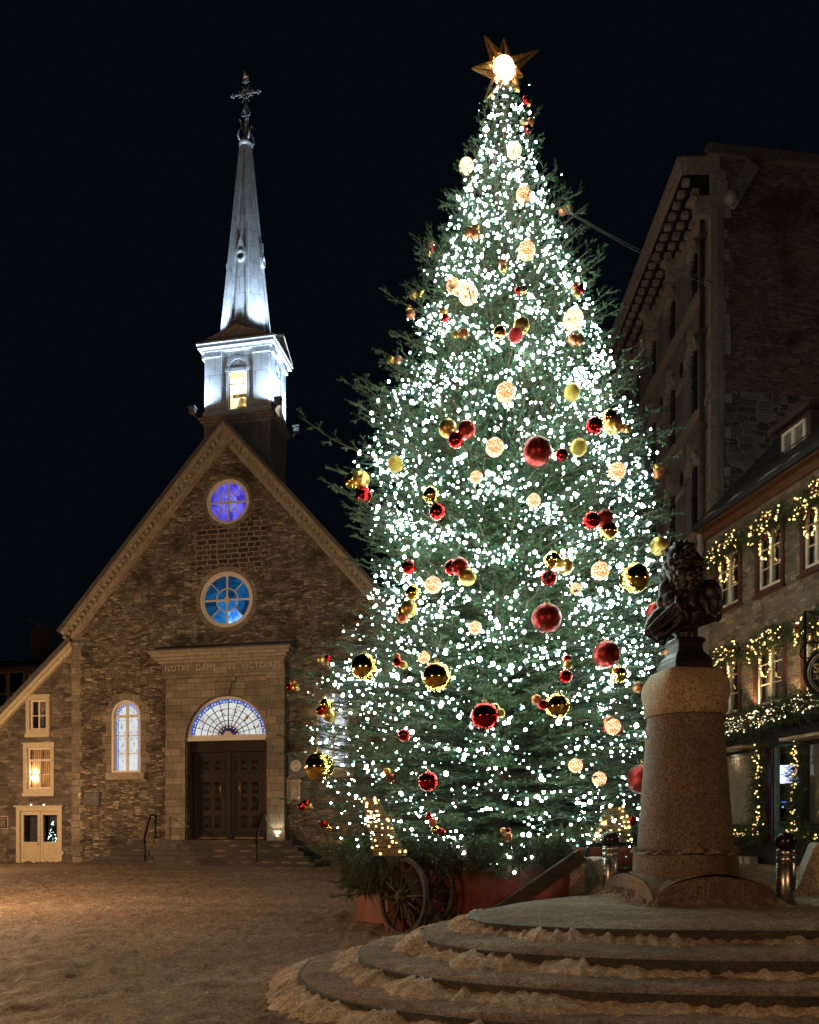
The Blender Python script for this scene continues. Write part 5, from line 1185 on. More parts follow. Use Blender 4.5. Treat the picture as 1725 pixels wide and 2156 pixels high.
# lit willow cones beside the tree
M['willow'] = simple('willow_twigs', (.30, .19, .09), .8, 0, .3, 12)
def willow(c, h, r, lean, lab):
    o = empty('willow_cone', c, 0, lab, 'willow cone', 'lit willow cones beside the Christmas tree'); w = MB()
    for k in range(int(h / .035)):
        z = k * .035; t = z / h; rr = r * (1 - .55 * t); ph = random.uniform(0, 6); w.tube([(lean * z + rr * math.cos(a) * random.uniform(.96, 1.04), rr * math.sin(a), z + random.uniform(-.01, .01)) for a in [ph + 2 * PI * i / 14 for i in range(15)]], .008, 4, caps=False)
    w.build('weave', M['willow'], o, fix=False)
    for i in range(34):
        z = random.uniform(.02, h); a = random.uniform(PI * .95, PI * 2.05); rr = r * (1 - .55 * z / h) * random.uniform(.7, 1.05); q = link('bulb', wb_me, None, o, (lean * z + rr * math.cos(a), rr * math.sin(a), z)); q.scale = (random.uniform(.016, .026),) * 3
bm = MB(); bm.ball((0, 0, 0), 1, 8, 6); wb_me = bm.mesh('bulb'); wb_me.materials.append(M['led_warm'])
willow(P(822, 1800, 12.9), .95, .27, -.35, 'leaning woven willow cone with warm lights at the left planter rim')
willow(P(1288, 1772, 13.3), .62, .34, .12, 'woven willow cone with warm lights at the right planter rim')

# ------------------------------------------------------------------ ground
def sstep(a, b, x): t = np.clip((x - a) / (b - a), 0, 1); return t * t * (3 - 2 * t)
def gz(x, y): return .36 * sstep(13, 30, y) + .62 * sstep(4, 10, x) * sstep(11, 19, y) - .25 * sstep(-11, -20, x) * 0
def axis(a, b, step, far):
    mid = np.arange(a, b + 1e-6, step); ext = far * (np.linspace(0, 1, 14)[1:] ** 2.2)
    return np.concatenate([(a - ext)[::-1], mid, b + ext])
xs, ys = axis(-13, 14, .075, 260), axis(5.5, 31, .075, 260)
X, Y = np.meshgrid(xs, ys); Z = gz(X, Y)
def vnoise(X, Y, s, seed):
    r = np.random.default_rng(seed); g = r.random((64, 64)); x, y = X / s, Y / s; xi, yi = np.floor(x).astype(int), np.floor(y).astype(int); fx, fy = x - xi, y - yi
    fx, fy = fx * fx * (3 - 2 * fx), fy * fy * (3 - 2 * fy); G = lambda i, j: g[i % 64, j % 64]
    return (G(xi, yi) * (1 - fx) + G(xi + 1, yi) * fx) * (1 - fy) + (G(xi, yi + 1) * (1 - fx) + G(xi + 1, yi + 1) * fx) * fy - .5
Z = Z + .07 * vnoise(X, Y, 2.3, 1) + .04 * vnoise(X, Y, .8, 2) + .045 * vnoise(X * .6, Y * 1.5, .33, 3) + .05 * vnoise(X, Y, .25, 4) + .06 * vnoise(X, Y, .14, 6)
nx, ny = len(xs), len(ys); I = np.arange(nx * ny).reshape(ny, nx)
gr = link('ground', arr(np.stack([X, Y, Z], -1).reshape(-1, 3), np.stack([I[:-1, :-1], I[:-1, 1:], I[1:, 1:], I[1:, :-1]], -1).reshape(-1, 4), 'ground', True), M['ground_snow']); gr['kind'] = 'structure'
# ridge of shovelled snow along the church wall
def bank(name, pts, wdt, hgt, mat, seed=5, lab=None, parent=None, rows=9, kind=None, ragged=.5):
    """lumpy snow bank along a line"""
    r = random.Random(seed); vs = []; m = len(pts)
    for i, p in enumerate(pts):
        p = Vector(p); t = Vector(pts[min(i + 1, m - 1)]) - Vector(pts[max(i - 1, 0)]); s = Vector((t.y, -t.x, 0)).normalized()
        h = hgt * (1 - ragged + ragged * 2 * r.random()); ww = wdt * (.8 + .4 * r.random())
        for k in range(rows):
            u = k / (rows - 1); f = max(0, math.sin(PI * (u * .96 + .02))) ** .8
            vs.append(p + s * (u * ww - .15 * ww) + Vector((0, 0, h * f * (.8 + .4 * r.random()) - .02)))
    return vs, [(i * rows + k, i * rows + k + 1, (i + 1) * rows + k + 1, (i + 1) * rows + k) for i in range(m - 1) for k in range(rows - 1)]
b = MB(); yb_ = -.95 - tread * 4
xl0, xl1 = steps_list[-1][0], steps_list[-1][1]
pts = [CH.world(x, yb_ - .12 + .1 * math.sin(x), 0) for x in np.arange(xl0 - 1.0, xl1 + 1.5, .12)]; pts = [(p.x, p.y, float(gz(p.x, p.y)) - .02) for p in pts]
b.add(*bank('', pts, .55, .09, None, 3), True)
pts = [CH.world(x, -.25, 0) for x in np.arange(-10.5, xl0, .12)]; pts = [(p.x, p.y, float(gz(p.x, p.y)) - .02) for p in pts]; b.add(*bank('', pts, .8, .10, None, 4), True)
o = b.build('snow_bank', M['ground_snow'], None, fix=False); tag(o, 'low ridge of grey snow along the foot of the church wall and steps', 'snow bank', kind='stuff')

# ------------------------------------------------------------------ monument
PC = Vector((3.895, 11.09)); PZ = .79
platform = empty('stepped_platform', (4.0, 9.35, 0), 0, 'round stepped dark granite platform under the bust, treads covered in trodden snow', 'platform')
def sup(a, bf, bb, e0=2.45, n=120, x0=0):
    out = []
    for k in range(n):
        t = 2 * PI * k / n; c, s = math.cos(t), math.sin(t); e = e0 if s < 0 or c > 0 else 2.45 - .95 * min(1, s * 3); r = (abs(c) ** e + abs(s) ** e) ** (-1 / e)
        out.append((a * r * c + x0, (bf if s < 0 else bb) * r * s))
    return out
LVL = [(3.27, 1.20, 3.75, .79), (3.86, 1.98, 3.85, .60), (4.61, 2.60, 3.95, .40), (5.29, 3.08, 4.05, .20)]
for i, (a, bf, bb, z1) in enumerate(LVL):
    o_ = sup(a, bf, bb); z0 = LVL[i + 1][3] - .0 if i < 3 else -.3; w = MB(); n = len(o_)
    w.add([(x, y, z0 - .05) for x, y in o_] + [(x * 1.0, y, z1 - .012) for x, y in o_] + [(x * .996, y * .996, z1) for x, y in o_], [(k, (k + 1) % n, n + (k + 1) % n, n + k) for k in range(n)] + [(n + k, n + (k + 1) % n, 2 * n + (k + 1) % n, 2 * n + k) for k in range(n)] + [tuple(range(2 * n, 3 * n))])
    st_ = w.build('step', M['granite_dark'], platform)
    # snow lying on the tread: a lumpy sheet that stops short of the edge
    nr = 26 if i == 0 else 16; nn = 420; in_ = LVL[i - 1] if i else (0.01, 0.01, 0.01, 0); oo = np.array(sup(a * .994, bf * .993, bb * .993, n=nn)); ii = np.array(sup(in_[0], in_[1], in_[2], n=nn)) if i else np.zeros((nn, 2))
    G = []
    for k in range(nr):
        t = k / (nr - 1); q = oo * (1 - t) + ii * t
        edge = np.minimum(1, t * 5) ** .6
        hx = .022 + .030 * (vnoise(q[:, 0] + 40, q[:, 1] + 40, .35, 11 + i) + .5) + .026 * (vnoise(q[:, 0] + 40, q[:, 1] + 40, .10, 21 + i) + .5)
        left = np.clip((-q[:, 0] - 1.4) / 2.2, 0, 1)                                 # drift lies deeper to the left
        if i: hx = hx + np.clip(t - .45, 0, 1) ** 1.3 * (.02 + .12 * left ** 1.5)
        G.append(np.column_stack([q, z1 + hx * edge - .012 * (1 - edge)]))
    G = np.array(G).reshape(-1, 3); J = np.arange(nr * nn).reshape(nr, nn); F = np.stack([J[:-1], np.roll(J[:-1], -1, 1), np.roll(J[1:], -1, 1), J[1:]], -1).reshape(-1, 4)
    link('snow_cover', arr(G, F, 'snow_cover', True), M['step_snow'], st_)
    # crumbled snow heaped against the riser above this tread
    if i < 4:
        base = LVL[i]; src = LVL[i]; zb = LVL[i + 1][3] if i < 3 else 0.0; oo = sup(src[0], src[1], src[2], n=900); r = random.Random(31 + i); vs = []; rows = 8; seq = [k for k in range(900) if oo[k][1] < 1.2]
        rq = np.random.default_rng(50 + i); L_ = len(seq)
        def wave(k_, p_): return np.convolve(rq.random(L_ + 80) ** p_, np.hanning(k_) / np.hanning(k_).sum(), 'same')[40:40 + L_]
        hs = np.clip((wave(27, 1) - .38) * 3.2, 0, 1) * .5 + np.clip((wave(7, 1) - .34) * 1.8, 0, 1) * .5
        seq = sorted(seq, key=lambda k: (k - 430) % 900)
        fine = [wave(3, 1) for _ in range(rows)]
        for j, k in enumerate(seq):
            x, y = oo[k]; nrm = Vector((x / src[0] ** 2, y / src[1] ** 2)).normalized(); left = min(1, max(0, (-x - .9) / 2.4))
            h = min(.180, (.045 + .125 * hs[j]) + .07 * left ** 1.1 * (.75 + .5 * hs[j])); wd = .10 + .22 * hs[j] + .20 * left
            for q in range(rows):
                u = q / (rows - 1); vs.append((x + nrm.x * (u * wd - .012), y + nrm.y * (u * wd - .012), zb + .02 + h * math.cos(u * PI / 2) ** .9 * (.92 + .16 * fine[q][j]) - .02 * u))
        w = MB(); m = len(seq); w.add(vs, [(jj * rows + q, jj * rows + q + 1, (jj + 1) * rows + q + 1, (jj + 1) * rows + q) for jj in range(m - 1) for q in range(rows - 1)], True)
        w.build('heaped_snow', M['heap_snow'], st_, fix=False)

ped = empty('pedestal', (PC.x, PC.y, PZ), 0, 'tapered round granite pedestal carved LOVIS XIV on the stepped platform', 'pedestal')
ph_ = R(8); Mp = Matrix.Rotation(ph_, 4, 'Z'); hs_ = .875
def lun(n=16, h=.43, rr=hs_): return [(rr * math.cos(PI * i / n), h * max(0, math.sin(PI * i / n)) ** .85) for i in range(n + 1)]
w = MB()
for k in range(2):
    w.M = Mp @ Matrix.Rotation(PI / 2 * k, 4, 'Z'); L = lun(); w.prism([(x, max(z, .0)) for x, z in L] + [(-hs_, -.1), (hs_, -.1)], -hs_ + .002 * k, hs_ - .002 * k)
base = w.build('plinth', M['granite'], ped, bevel=.012)
ML = Mp @ Matrix.Rotation(R(-90), 4, 'Z')
text('carved_name', 'LOVIS XIV', .185, simple('painted_carving_shade', (.05, .035, .028), .9), base, ML @ Matrix.Translation((-.12, -hs_ - .001, .165)) @ Matrix.Rotation(R(90), 4, 'X'), .003, xs=1.0)  # raised letters; the shade of carving is put into their dark colour
w = MB(); w.lathe([(.70, .30), (.715, .36), (.71, .62), (.70, .70), (.66, .73), (.62, .735)], n=64); w.build('drum', M['granite'], ped)
w = MB(); w.lathe([(.645, .735), (.65, .80), (.512, 2.62), (.502, 2.64)], n=72); w.build('shaft', M['granite'], ped)
# cap: round below, chamfered to a square above
w = MB(); prof = [(.515, 2.641, 0), (.545, 2.66, 0), (.550, 2.75, 0), (.543, 2.94, .15), (.485, 3.10, .55), (.40, 3.24, .95), (.372, 3.275, 1.0)]; n = 64; vs = []
for r0, z, q in prof:
    for k in range(n):
        a = 2 * PI * k / n; e = 2 + 7 * q; c, s = math.cos(a), math.sin(a); f = (abs(c) ** e + abs(s) ** e) ** (-1 / e); vs.append(Mp @ Vector((r0 * f * c, r0 * f * s, z)))
w.add(vs, [(i * n + k, i * n + (k + 1) % n, (i + 1) * n + (k + 1) % n, (i + 1) * n + k) for i in range(len(prof) - 1) for k in range(n)], True); w.add(vs[-n:], [tuple(range(n))]); w.build('cap', M['granite_pale'], ped)
w = MB(); NL = 260; rq = np.random.default_rng(9); wv = lambda k: (np.convolve(np.tile(rq.random(NL), 3), np.hanning(k) / np.hanning(k).sum(), 'same')[NL:2 * NL] - .5); prof_ = np.clip(.045 + .55 * wv(31) + .20 * wv(9), .004, .20); r = random.Random(9); vs = []; rows = 8
for k in range(NL + 1):
    a = 2 * PI * k / NL; h = float(prof_[k % NL]); ou = .728 + .10 * min(1, h / .12) * .3
    for q in range(rows):
        u = q / (rows - 1); vs.append(((ou - (ou - .64) * u) * math.cos(a), (ou - (ou - .64) * u) * math.sin(a), .715 - .02 * (1 - u) + h * max(0, math.sin(PI * (.08 + .80 * u))) ** .7 + .006 * r.random()))
w.add(vs, [(j * rows + q, j * rows + q + 1, (j + 1) * rows + q + 1, (j + 1) * rows + q) for j in range(NL) for q in range(rows - 1)], True); w.build('ledge_snow', M['step_snow'], ped, fix=False)
w = MB(); sq = []; 
for k in range(160):                                       # snow round the plinth foot
    t = k / 160 * 4; s = int(t); u = (t - s) * 2 - 1; hs2 = hs_ + .0; c = [(u, -1), (1, u), (-u, 1), (-1, -u)][s]; sq.append(Mp @ Vector((c[0] * hs2, c[1] * hs2, 0)))
sq.append(sq[0]); r = random.Random(12); vs = []; rows = 6
for p in sq:
    d = p.xy.normalized(); h = .03 + .12 * r.random()
    for q in range(rows): u = q / (rows - 1); vs.append((p.x + d.x * (.28 * u - .02), p.y + d.y * (.28 * u - .02), .02 + h * (1 - u) ** 1.5 + .015 * r.random()))
w.add(vs, [(j * rows + q, j * rows + q + 1, (j + 1) * rows + q + 1, (j + 1) * rows + q) for j in range(len(sq) - 1) for q in range(rows - 1)], True); w.build('foot_snow', M['step_snow'], ped, fix=False)
w = MB(); r = random.Random(4)
for k in range(2):                                         # snow sheet on the vault of the plinth
    w.M = Mp @ Matrix.Rotation(PI / 2 * k, 4, 'Z'); vs = []; nn = 14; rows = 12
    for j in range(rows):
        y = -hs_ + .03 + (2 * hs_ - .06) * j / (rows - 1)
        for i in range(nn + 1): a = PI * (.12 + .76 * i / nn); vs.append((hs_ * math.cos(a), y, .43 * math.sin(a) ** .85 + .012 + .03 * r.random()))
    w.add(vs, [(j * (nn + 1) + i, j * (nn + 1) + i + 1, (j + 1) * (nn + 1) + i + 1, (j + 1) * (nn + 1) + i) for j in range(rows - 1) for i in range(nn)], True)
w.M = None; w.build('plinth_snow', M['step_snow'], ped, fix=False)
M['ice'] = Mat('ice').set((.20, .23, .26), .05, .0, None, .9)
w = MB(); r = random.Random(8)
for (x, z0, z1) in ((-.42, .05, .22), (-.30, .20, .30), (-.20, .08, .30), (-.13, .03, .36), (.28, .2, .28), (.36, .10, .30), (.02, .0, .05)):
    q = [Mp @ Vector((x + r.uniform(-.006, .006), -hs_ - .004, z)) for z in np.linspace(z1, z0, 7)]; w.tube(q, [.004 + .005 * r.random() for _ in q], 6)
w.build('ice_streak', M['ice'], ped)

# bust on its socle: one modelled mass, remeshed to a single skin
bz = PZ + 3.275
bust = empty('bronze_bust', (PC.x, PC.y, bz), 0, 'dark bronze bust with long curled wig and flying cloak on the pedestal', 'bust')
w = MB(); S2 = math.sqrt(2)
w.lathe([(.275 * S2, 0), (.275 * S2, .12), (.255 * S2, .14), (.26 * S2, .165), (.235 * S2, .20), (.19 * S2, .26), (.175 * S2, .33), (.185 * S2, .38), (.21 * S2, .41), (.205 * S2, .44), (.17 * S2, .47)], n=4, sm=False, rot=PI / 4 + ph_)
w.build('socle', M['bronze'], bust, bevel=.012)
u = .001033; cx0 = 736; cz0 = 1580; q0 = .44
def E(cx, cy, rx, rz, y=0, ry=None): return ((cx - cx0) * u, y, q0 + (cz0 - cy) * u, rx, ry if ry else (rx + rz) / 2, rz)
parts = [E(672, 465, .215, .235, 0, .235), E(700, 600, .225, .22, .02, .22), E(735, 740, .205, .22, -.06, .20), E(850, 620, .12, .20, -.02, .18), E(560, 640, .10, .20, .12, .12), E(530, 600, .085, .12, .16, .08),
         E(1040, 930, .20, .20, .0, .20), E(1100, 1080, .13, .20, -.03, .17), E(1180, 1180, .07, .15, .0, .12), E(760, 1050, .28, .32, .0, .24), E(600, 1050, .20, .22, .02, .2), E(640, 1250, .26, .20, -.05, .22), E(880, 1230, .24, .14, -.03, .2), E(1060, 1230, .17, .10, 0, .16),
         E(450, 1240, .19, .13, 0, .16), E(330, 1330, .13, .12, .0, .13), E(270, 1390, .09, .09, 0, .10), E(400, 1480, .16, .09, 0, .12), E(440, 1590, .05, .05, 0, .05), E(720, 1400, .20, .12, 0, .17), E(730, 1520, .13, .16, 0, .13), E(430, 1040, .07, .10, .05, .08), E(490, 880, .10, .16, .05, .1)]
w = MB()
for (x, y, z, rx, ry, rz) in parts: w.ball((x, y, z), 1, 20, 14, (rx, ry, rz))
w.add([], []); w.ball(((466 - cx0) * u, .16, q0 + (cz0 - 645) * u), .028, 8, 6, (1.4, .8, 1)); w.ball(((480 - cx0) * u, .15, q0 + (cz0 - 690) * u), .05, 8, 6)
rb = random.Random(21)
for i in range(330):                                      # curls of the wig
    k = rb.choice((0, 0, 1, 1, 2, 3, 3)); x, y, z, rx, ry, rz = parts[k]; a = rb.uniform(0, 2 * PI); c = rb.uniform(-.9, 1); s = math.sqrt(1 - c * c)
    w.ball((x + rx * s * math.cos(a), y + ry * s * math.sin(a), z + rz * c), rb.uniform(.028, .05), 8, 6)
def fold(p, rad):
    w.tube([((x - cx0) * u, yy, q0 + (cz0 - z) * u) for x, z, yy in p], rad, 8)
for p, rad in (([(215, 1440, -.10), (330, 1330, -.15), (470, 1210, -.19), (600, 1080, -.22), (650, 960, -.22)], [.03, .045, .05, .045, .03]), ([(250, 1490, -.08), (400, 1400, -.15), (520, 1300, -.2), (600, 1180, -.24), (700, 1060, -.25)], [.03, .04, .05, .045, .03]), ([(330, 1550, -.06), (450, 1500, -.12), (560, 1400, -.19), (620, 1300, -.23)], [.03, .04, .045, .03]), ([(560, 1020, -.22), (560, 1130, -.25), (610, 1240, -.27), (690, 1360, -.22)], [.03, .045, .045, .02]), ([(830, 1130, -.23), (820, 1250, -.24), (790, 1390, -.17)], [.03, .05, .03]), ([(900, 900, -.17), (920, 1080, -.2), (1000, 1260, -.18), (1130, 1300, -.08)], [.04, .05, .045, .03]),
               ([(1060, 780, -.1), (1150, 920, -.1), (1200, 1080, -.06), (1225, 1270, 0)], [.05, .05, .04, .02]), ([(1000, 1100, -.16), (1090, 960, -.17), (1140, 1060, -.15), (1100, 1180, -.15)], [.03, .035, .035, .03]), ([(1225, 1270, 0), (1050, 1320, -.05), (850, 1380, -.1), (700, 1410, -.12)], [.02, .04, .05, .04]), ([(190, 1430, 0), (215, 1480, 0), (330, 1560, 0), (450, 1640, 0)], [.03, .035, .03, .015])): fold(p, rad)
me = w.mesh('bust_rough', False); tmp = bpy.data.objects.new('tmp', me); COL.objects.link(tmp)
md = tmp.modifiers.new('r', 'REMESH'); md.mode = 'VOXEL'; md.voxel_size = .013; md.use_smooth_shade = True
sm = tmp.modifiers.new('s', 'SMOOTH'); sm.factor = .5; sm.iterations = 1
dg = bpy.context.evaluated_depsgraph_get(); dg.update(); bme = bpy.data.meshes.new_from_object(tmp.evaluated_get(dg)); bpy.data.objects.remove(tmp)
bme.materials.clear(); link('figure', bme, M['bronze'], bust)

# ------------------------------------------------------------------ bollards and concrete blocks
M['steel'] = Mat('brushed_steel'); _s = M['steel']; _mp = _s.new('ShaderNodeMapping'); _mp.inputs['Scale'].default_value = (1, 1, 60); _s.ln(_s.coord(), _mp.inputs[0]); _n = _s.noise(3, 3, .6, _mp.outputs[0])
M['steel'] = _s.set((.42, .40, .38), _s.ramp(_n.outputs['Fac'], [(.3, .20), (.7, .34)]), 1.0)
M['cap_black'] = Mat('bollard_cap').set((.035, .026, .022), .25, .6)
def bollard(p, lab):
    o = empty('bollard', p, 0, lab, 'bollard', 'steel bollards by the platform')
    w = MB(); w.lathe([(.118, -.25), (.118, .60), (.112, .605), (.112, .612), (.118, .617), (.118, .69), (.112, .695), (.112, .702), (.118, .707), (.118, .80)], n=40); w.build('post', M['steel'], o)
    w = MB(); w.lathe([(.119, .795), (.128, .83), (.137, .87), (.137, .90), (.125, .955), (.09, .995), (.045, 1.012), (.001, 1.016)], n=40); w.build('cap', M['cap_black'], o); return o
pb = P(1655, 1913, 10.42); bollard((pb.x, pb.y, .79), 'steel bollard with dark domed cap right of the pedestal')
pb = P(1285, 1903, 12.3); bollard((pb.x, pb.y, .79), 'steel bollard with dark domed cap between pedestal and red planter')
def barrier(p, rz, lab, h, wd):
    o = empty('concrete_block', p, rz, lab, 'concrete block', 'concrete blocks near the bollards')
    w = MB(); prof = [(-wd, -.3), (wd, -.3), (wd, .10 * h), (wd * .86, .22 * h), (wd * .32, .95 * h), (wd * .24, h), (-wd * .24, h), (-wd * .32, .95 * h), (-wd * .86, .22 * h), (-wd, .10 * h)]
    w.prism(prof, -.0, 1.5); w.build('body', M['concrete'], o, bevel=.015)
    w = MB(); w.tube([(.0, .30 + .07 * math.cos(a), h + .07 + .10 * math.sin(a)) for a in np.linspace(-.9, PI + .9, 16)], .018, 8); w.build('lifting_loop', M['iron'], o)
p1 = P(1226, 1905, 13.3); barrier((p1.x, p1.y, .10), R(-30), 'pale concrete block with iron loop between the planter and the left bollard', 1.26, .62)
p2 = P(1722, 1912, 11.6); barrier((p2.x + .10, p2.y, .79), R(-24), 'pale concrete block at the right edge beside the right bollard', .84, .42)
# ------------------------------------------------------------------ shop house on the right
SO = Vector((9.54, 24.8, float(gz(10.1, 22)) - .05)); SH = Frame(SO, math.atan2(-.981, .194))
def sl_(px, py, yl=0.0): return SH.loc(px, py, yl)
shop = empty('stone_shop_house', SO, SH.a, 'stone house with brown eaves, garlanded windows and a dark shopfront on the right', 'house')
SLEN = 11.5; zev = sl_(1600, 1050)[1]
UW, LW = [], []
for (a, b) in ((1509, 1563), (1593, 1653), (1688, 1749)): UW.append([sl_(a, 1250)[0], sl_(b, 1250)[0]])
for (a, b) in ((1510, 1562), (1590, 1657), (1690, 1766)): LW.append([sl_(a, 1450)[0], sl_(b, 1450)[0]])
uz0, uz1 = sl_(1610, 1243)[1], sl_(1620, 1107)[1]; lz0, lz1 = sl_(1600, 1490)[1], sl_(1620, 1350)[1]
zfr = sl_(1600, 1530)[1]; zst = sl_(1560, 1769)[1]; zwt = sl_(1560, 1585)[1]
for Wd in (UW, LW):
    d = Wd[2][1] - Wd[1][1]; 
    for k in range(1, 3): Wd.append([Wd[2][0] + d * k, Wd[2][1] + d * k])
holes = [rect(a + .06, b - .06, uz0, uz1) for a, b in UW] + [rect(a + .06, b - .06, lz0, lz1) for a, b in LW]
w = MB(); w.prism(rect(0, SLEN, zfr - .1, zev), 0, .5, holes); w.build('wall', M['shop_wall'], shop)
w = MB(); w.box(-.0, .5, .5, 7, -1, zev); w.build('gable_wall', M['grey_rubble'], shop)
w = MB(); w.box(-.3, SLEN, -.34, 0, zev, zev + .16); w.box(-.3, SLEN, -.12, .02, zev - .22, zev); w.build('eave_board', M['brown_wood'], shop)
w = MB(); w.box(-.35, SLEN, -.46, -.34, zev + .05, zev + .20); w.add([(-.4, -.44, zev + .17), (SLEN, -.44, zev + .17), (SLEN, 3.3, zev + 4.0), (-.4, 3.3, zev + 4.0), (-.4, 3.3, zev), (SLEN, 3.3, zev)], [(0, 1, 2, 3), (0, 3, 4), (1, 5, 2)])
for i in range(5): w.bar((-.4, -.36 + .09 * i, zev + .27 + .10 * i), (SLEN, -.36 + .09 * i, zev + .27 + .10 * i), .02)
w.build('roof', M['roof'], shop)
w = MB(); r = random.Random(3); x = 0
while x < SLEN - 1:
    L = r.uniform(.5, 1.6); w.add([(x, -.40, zev + .225), (x + L, -.40, zev + .225), (x + L * .95, -.22, zev + .41), (x + L * .1, -.20, zev + .43), (x + L * .5, -.3, zev + .37)], [(0, 1, 4), (1, 2, 4), (2, 3, 4), (3, 0, 4)]); x += L + r.uniform(.1, .8)
w.build('roof_snow', M['clean_snow'], shop)
M['blind'] = simple('linen_blind', (.55, .47, .34), .8, 0, .1, 5)
M['shop_room'] = emit('shop_room', (1.0, .72, .42), .10, .5, 1.5)  # the room's lamplight is put into a dimly glowing back wall
def shop_window(a, b, z0, z1):
    w = MB(); w.prism(rect(a, b, z0 - .08, z1), -.06, .12, [rect(a + .12, b - .12, z0 + .02, z1 - .1)]); w.box(a - .06, b + .06, -.13, .02, z0 - .16, z0 - .081)
    o = w.build('window', M['dark_red'], shop)
    w = MB(); A, B, C, D = a + .125, b - .125, z0 + .025, z1 - .105; w.prism(rect(A, B, C, D), .02, .09, [rect(A + .07, B - .07, C + .10, D - .07)]); m = (A + B) / 2; w.box(m - .05, m + .05, .015, .095, C + .1, D - .07)
    for t in (.36, .70): w.box(A + .07, B - .07, .035, .075, C + (D - C) * t - .016, C + (D - C) * t + .016)
    w.build('sash', M['frame_white'], o)
    w = MB(); w.box(A, B, .05, .056, C, D); w.build('pane', M['pane'], o)
    w = MB(); w.box(A - .1, B + .1, .7, .72, C, D); w.build('room_back', M['shop_room'], o)
    w = MB()
    for s in (0, 1):
        x0, x1 = (A, A + (B - A) * .36) if s == 0 else (B - (B - A) * .28, B); n = 9
        for k in range(n): xx = x0 + (x1 - x0) * k / n; w.add([(xx, .24 + .04 * (k % 2), C), (xx + (x1 - x0) / n, .24 + .04 * ((k + 1) % 2), C), (xx + (x1 - x0) / n, .24 + .04 * ((k + 1) % 2), D), (xx, .24 + .04 * (k % 2), D)], [(0, 1, 2, 3)])
    w.build('curtain', M['blind'], o)
for a, b in UW: shop_window(a, b, uz0, uz1)
for a, b in LW: shop_window(a, b, lz0, lz1)
# dormer
da, db = sl_(1650, 930, .6)[0], sl_(1698, 930, .6)[0]; dza, dzb = sl_(1655, 987, .6)[1], sl_(1655, 905, .6)[1] - .1
w = MB(); w.prism(rect(da - .16, db + .18, dza - .5, dzb + .15), .6, 3.4); w.add([(da - .35, .4, dzb + .16), (db + .35, .4, dzb + .16), (db + .35, 3.6, dzb + .9), (da - .35, 3.6, dzb + .9), (da - .35, .4, dzb + .3), (db + .35, .4, dzb + .3), (db + .35, 3.6, dzb + 1.05), (da - .35, 3.6, dzb + 1.05)], [(0, 1, 2, 3), (4, 7, 6, 5), (0, 4, 5, 1), (1, 5, 6, 2), (3, 2, 6, 7), (0, 3, 7, 4)])
do = w.build('dormer', simple('dormer_boards', (.06, .032, .022), .6), shop)
w = MB(); w.prism(rect(da, db, dza, dzb), .54, .60, [rect(da + .07, db - .07, dza + .08, dzb - .07)]); m = (da + db) / 2; w.box(m - .06, m + .06, .535, .60, dza + .08, dzb - .07)
for t in (.5,): w.box(da + .07, db - .07, .55, .59, dza + (dzb - dza) * t - .018, dza + (dzb - dza) * t + .018)
w.build('dormer_sash', M['frame_white'], do); w = MB(); w.box(da + .07, db - .07, .585, .598, dza + .08, dzb - .07); w.build('pane', simple('dusk_pane', (.16, .14, .13), .1), do)
w = MB(); w.tube([(da - .3, .35, dza + .35), (db + .4, .35, dza + .35)], .02, 6); w.tube([(da + .3, .35, dza - .1), (da + .3, .35, dza + .35)], .02, 6); w.build('snow_rail', M['iron'], do)
# shopfront
w = MB(); w.box(-.1, SLEN, -.22, .1, zwt, zfr - .1); w.box(-.15, SLEN, -.34, .1, zfr - .1, zfr + .04); w.box(-.1, SLEN, -.20, .1, -1.2, zst); w.box(-.1, SLEN, -.26, -.2, zst - .06, zst)
x = .2
while x < SLEN: w.box(x, x + .05, -.36, -.22, zfr - .24, zfr - .101); x += .14
w.build('shopfront', M['black_paint'], shop)
sw1 = (sl_(1500, 1680)[0], sl_(1612, 1680)[0]); sdoor = (sl_(1630, 1680)[0], sl_(1690, 1680)[0]); sw2 = (sl_(1697, 1680)[0], sl_(1697, 1680)[0] + 2.6)
for (a, b) in (sw1, sw2):
    w = MB(); w.prism(rect(a, b, zst, zwt), -.16, .06, [rect(a + .08, b - .08, zst + .06, zwt - .06)]); n_ = max(1, round((b - a) / .75))
    w.box(a + .08, b - .08, -.1, .0, zst + .42, zst + .46)
    for i in range(1, n_): xx = a + (b - a) * i / n_; w.box(xx - .02, xx + .02, -.1, 0, zst + .06, zst + .42)
    o = w.build('shop_window', M['black_paint'], shop)
    w = MB(); w.box(a + .08, b - .08, -.05, -.044, zst + .06, zwt - .06); w.build('pane', M['pane'], o)
    w = MB(); w.box(a - .1, b - .02, .20, .24, zst, zwt); w.build('blind', M['blind'], o)
    w = MB(); w.prism(rect(a - .05, b + .02, zwt + .02, zwt + .10), -.75, -.2); w.build('awning_case', simple('awning_edge', (.35, .24, .15), .6), o)
xm_ = sl_(1562, 1604)[0]; zt_ = sl_(1562, 1606)[1]
text('window_lettering', 'SMITH', .30, simple('etched_letter', (.22, .17, .12), .6), shop, Matrix.Translation((xm_ + .1, -.053, zt_)) @ Matrix.Rotation(R(90), 4, 'X'), .002, xs=1.1)
for x in (sw1[1] + .02, sdoor[1] + .0):
    w = MB(); w.box(x, x + .10, -.12, .1, -1, zwt); w.build('shop_post', M['dark_red'], shop)
w = MB(); a, b = sdoor; w.box(a, a + .12, .0, .10, -.6, zwt); w.build('door_jamb', simple('jamb_painted_teal_light', (.16, .23, .22), .5), shop)  # teal light falling on the jamb is put into its colour
w = MB(); w.box(a - 2.2, b + .4, 1.8, 1.9, -.6, zwt); w.build('room_back', simple('dark_room', (.03, .035, .05), .7), shop)
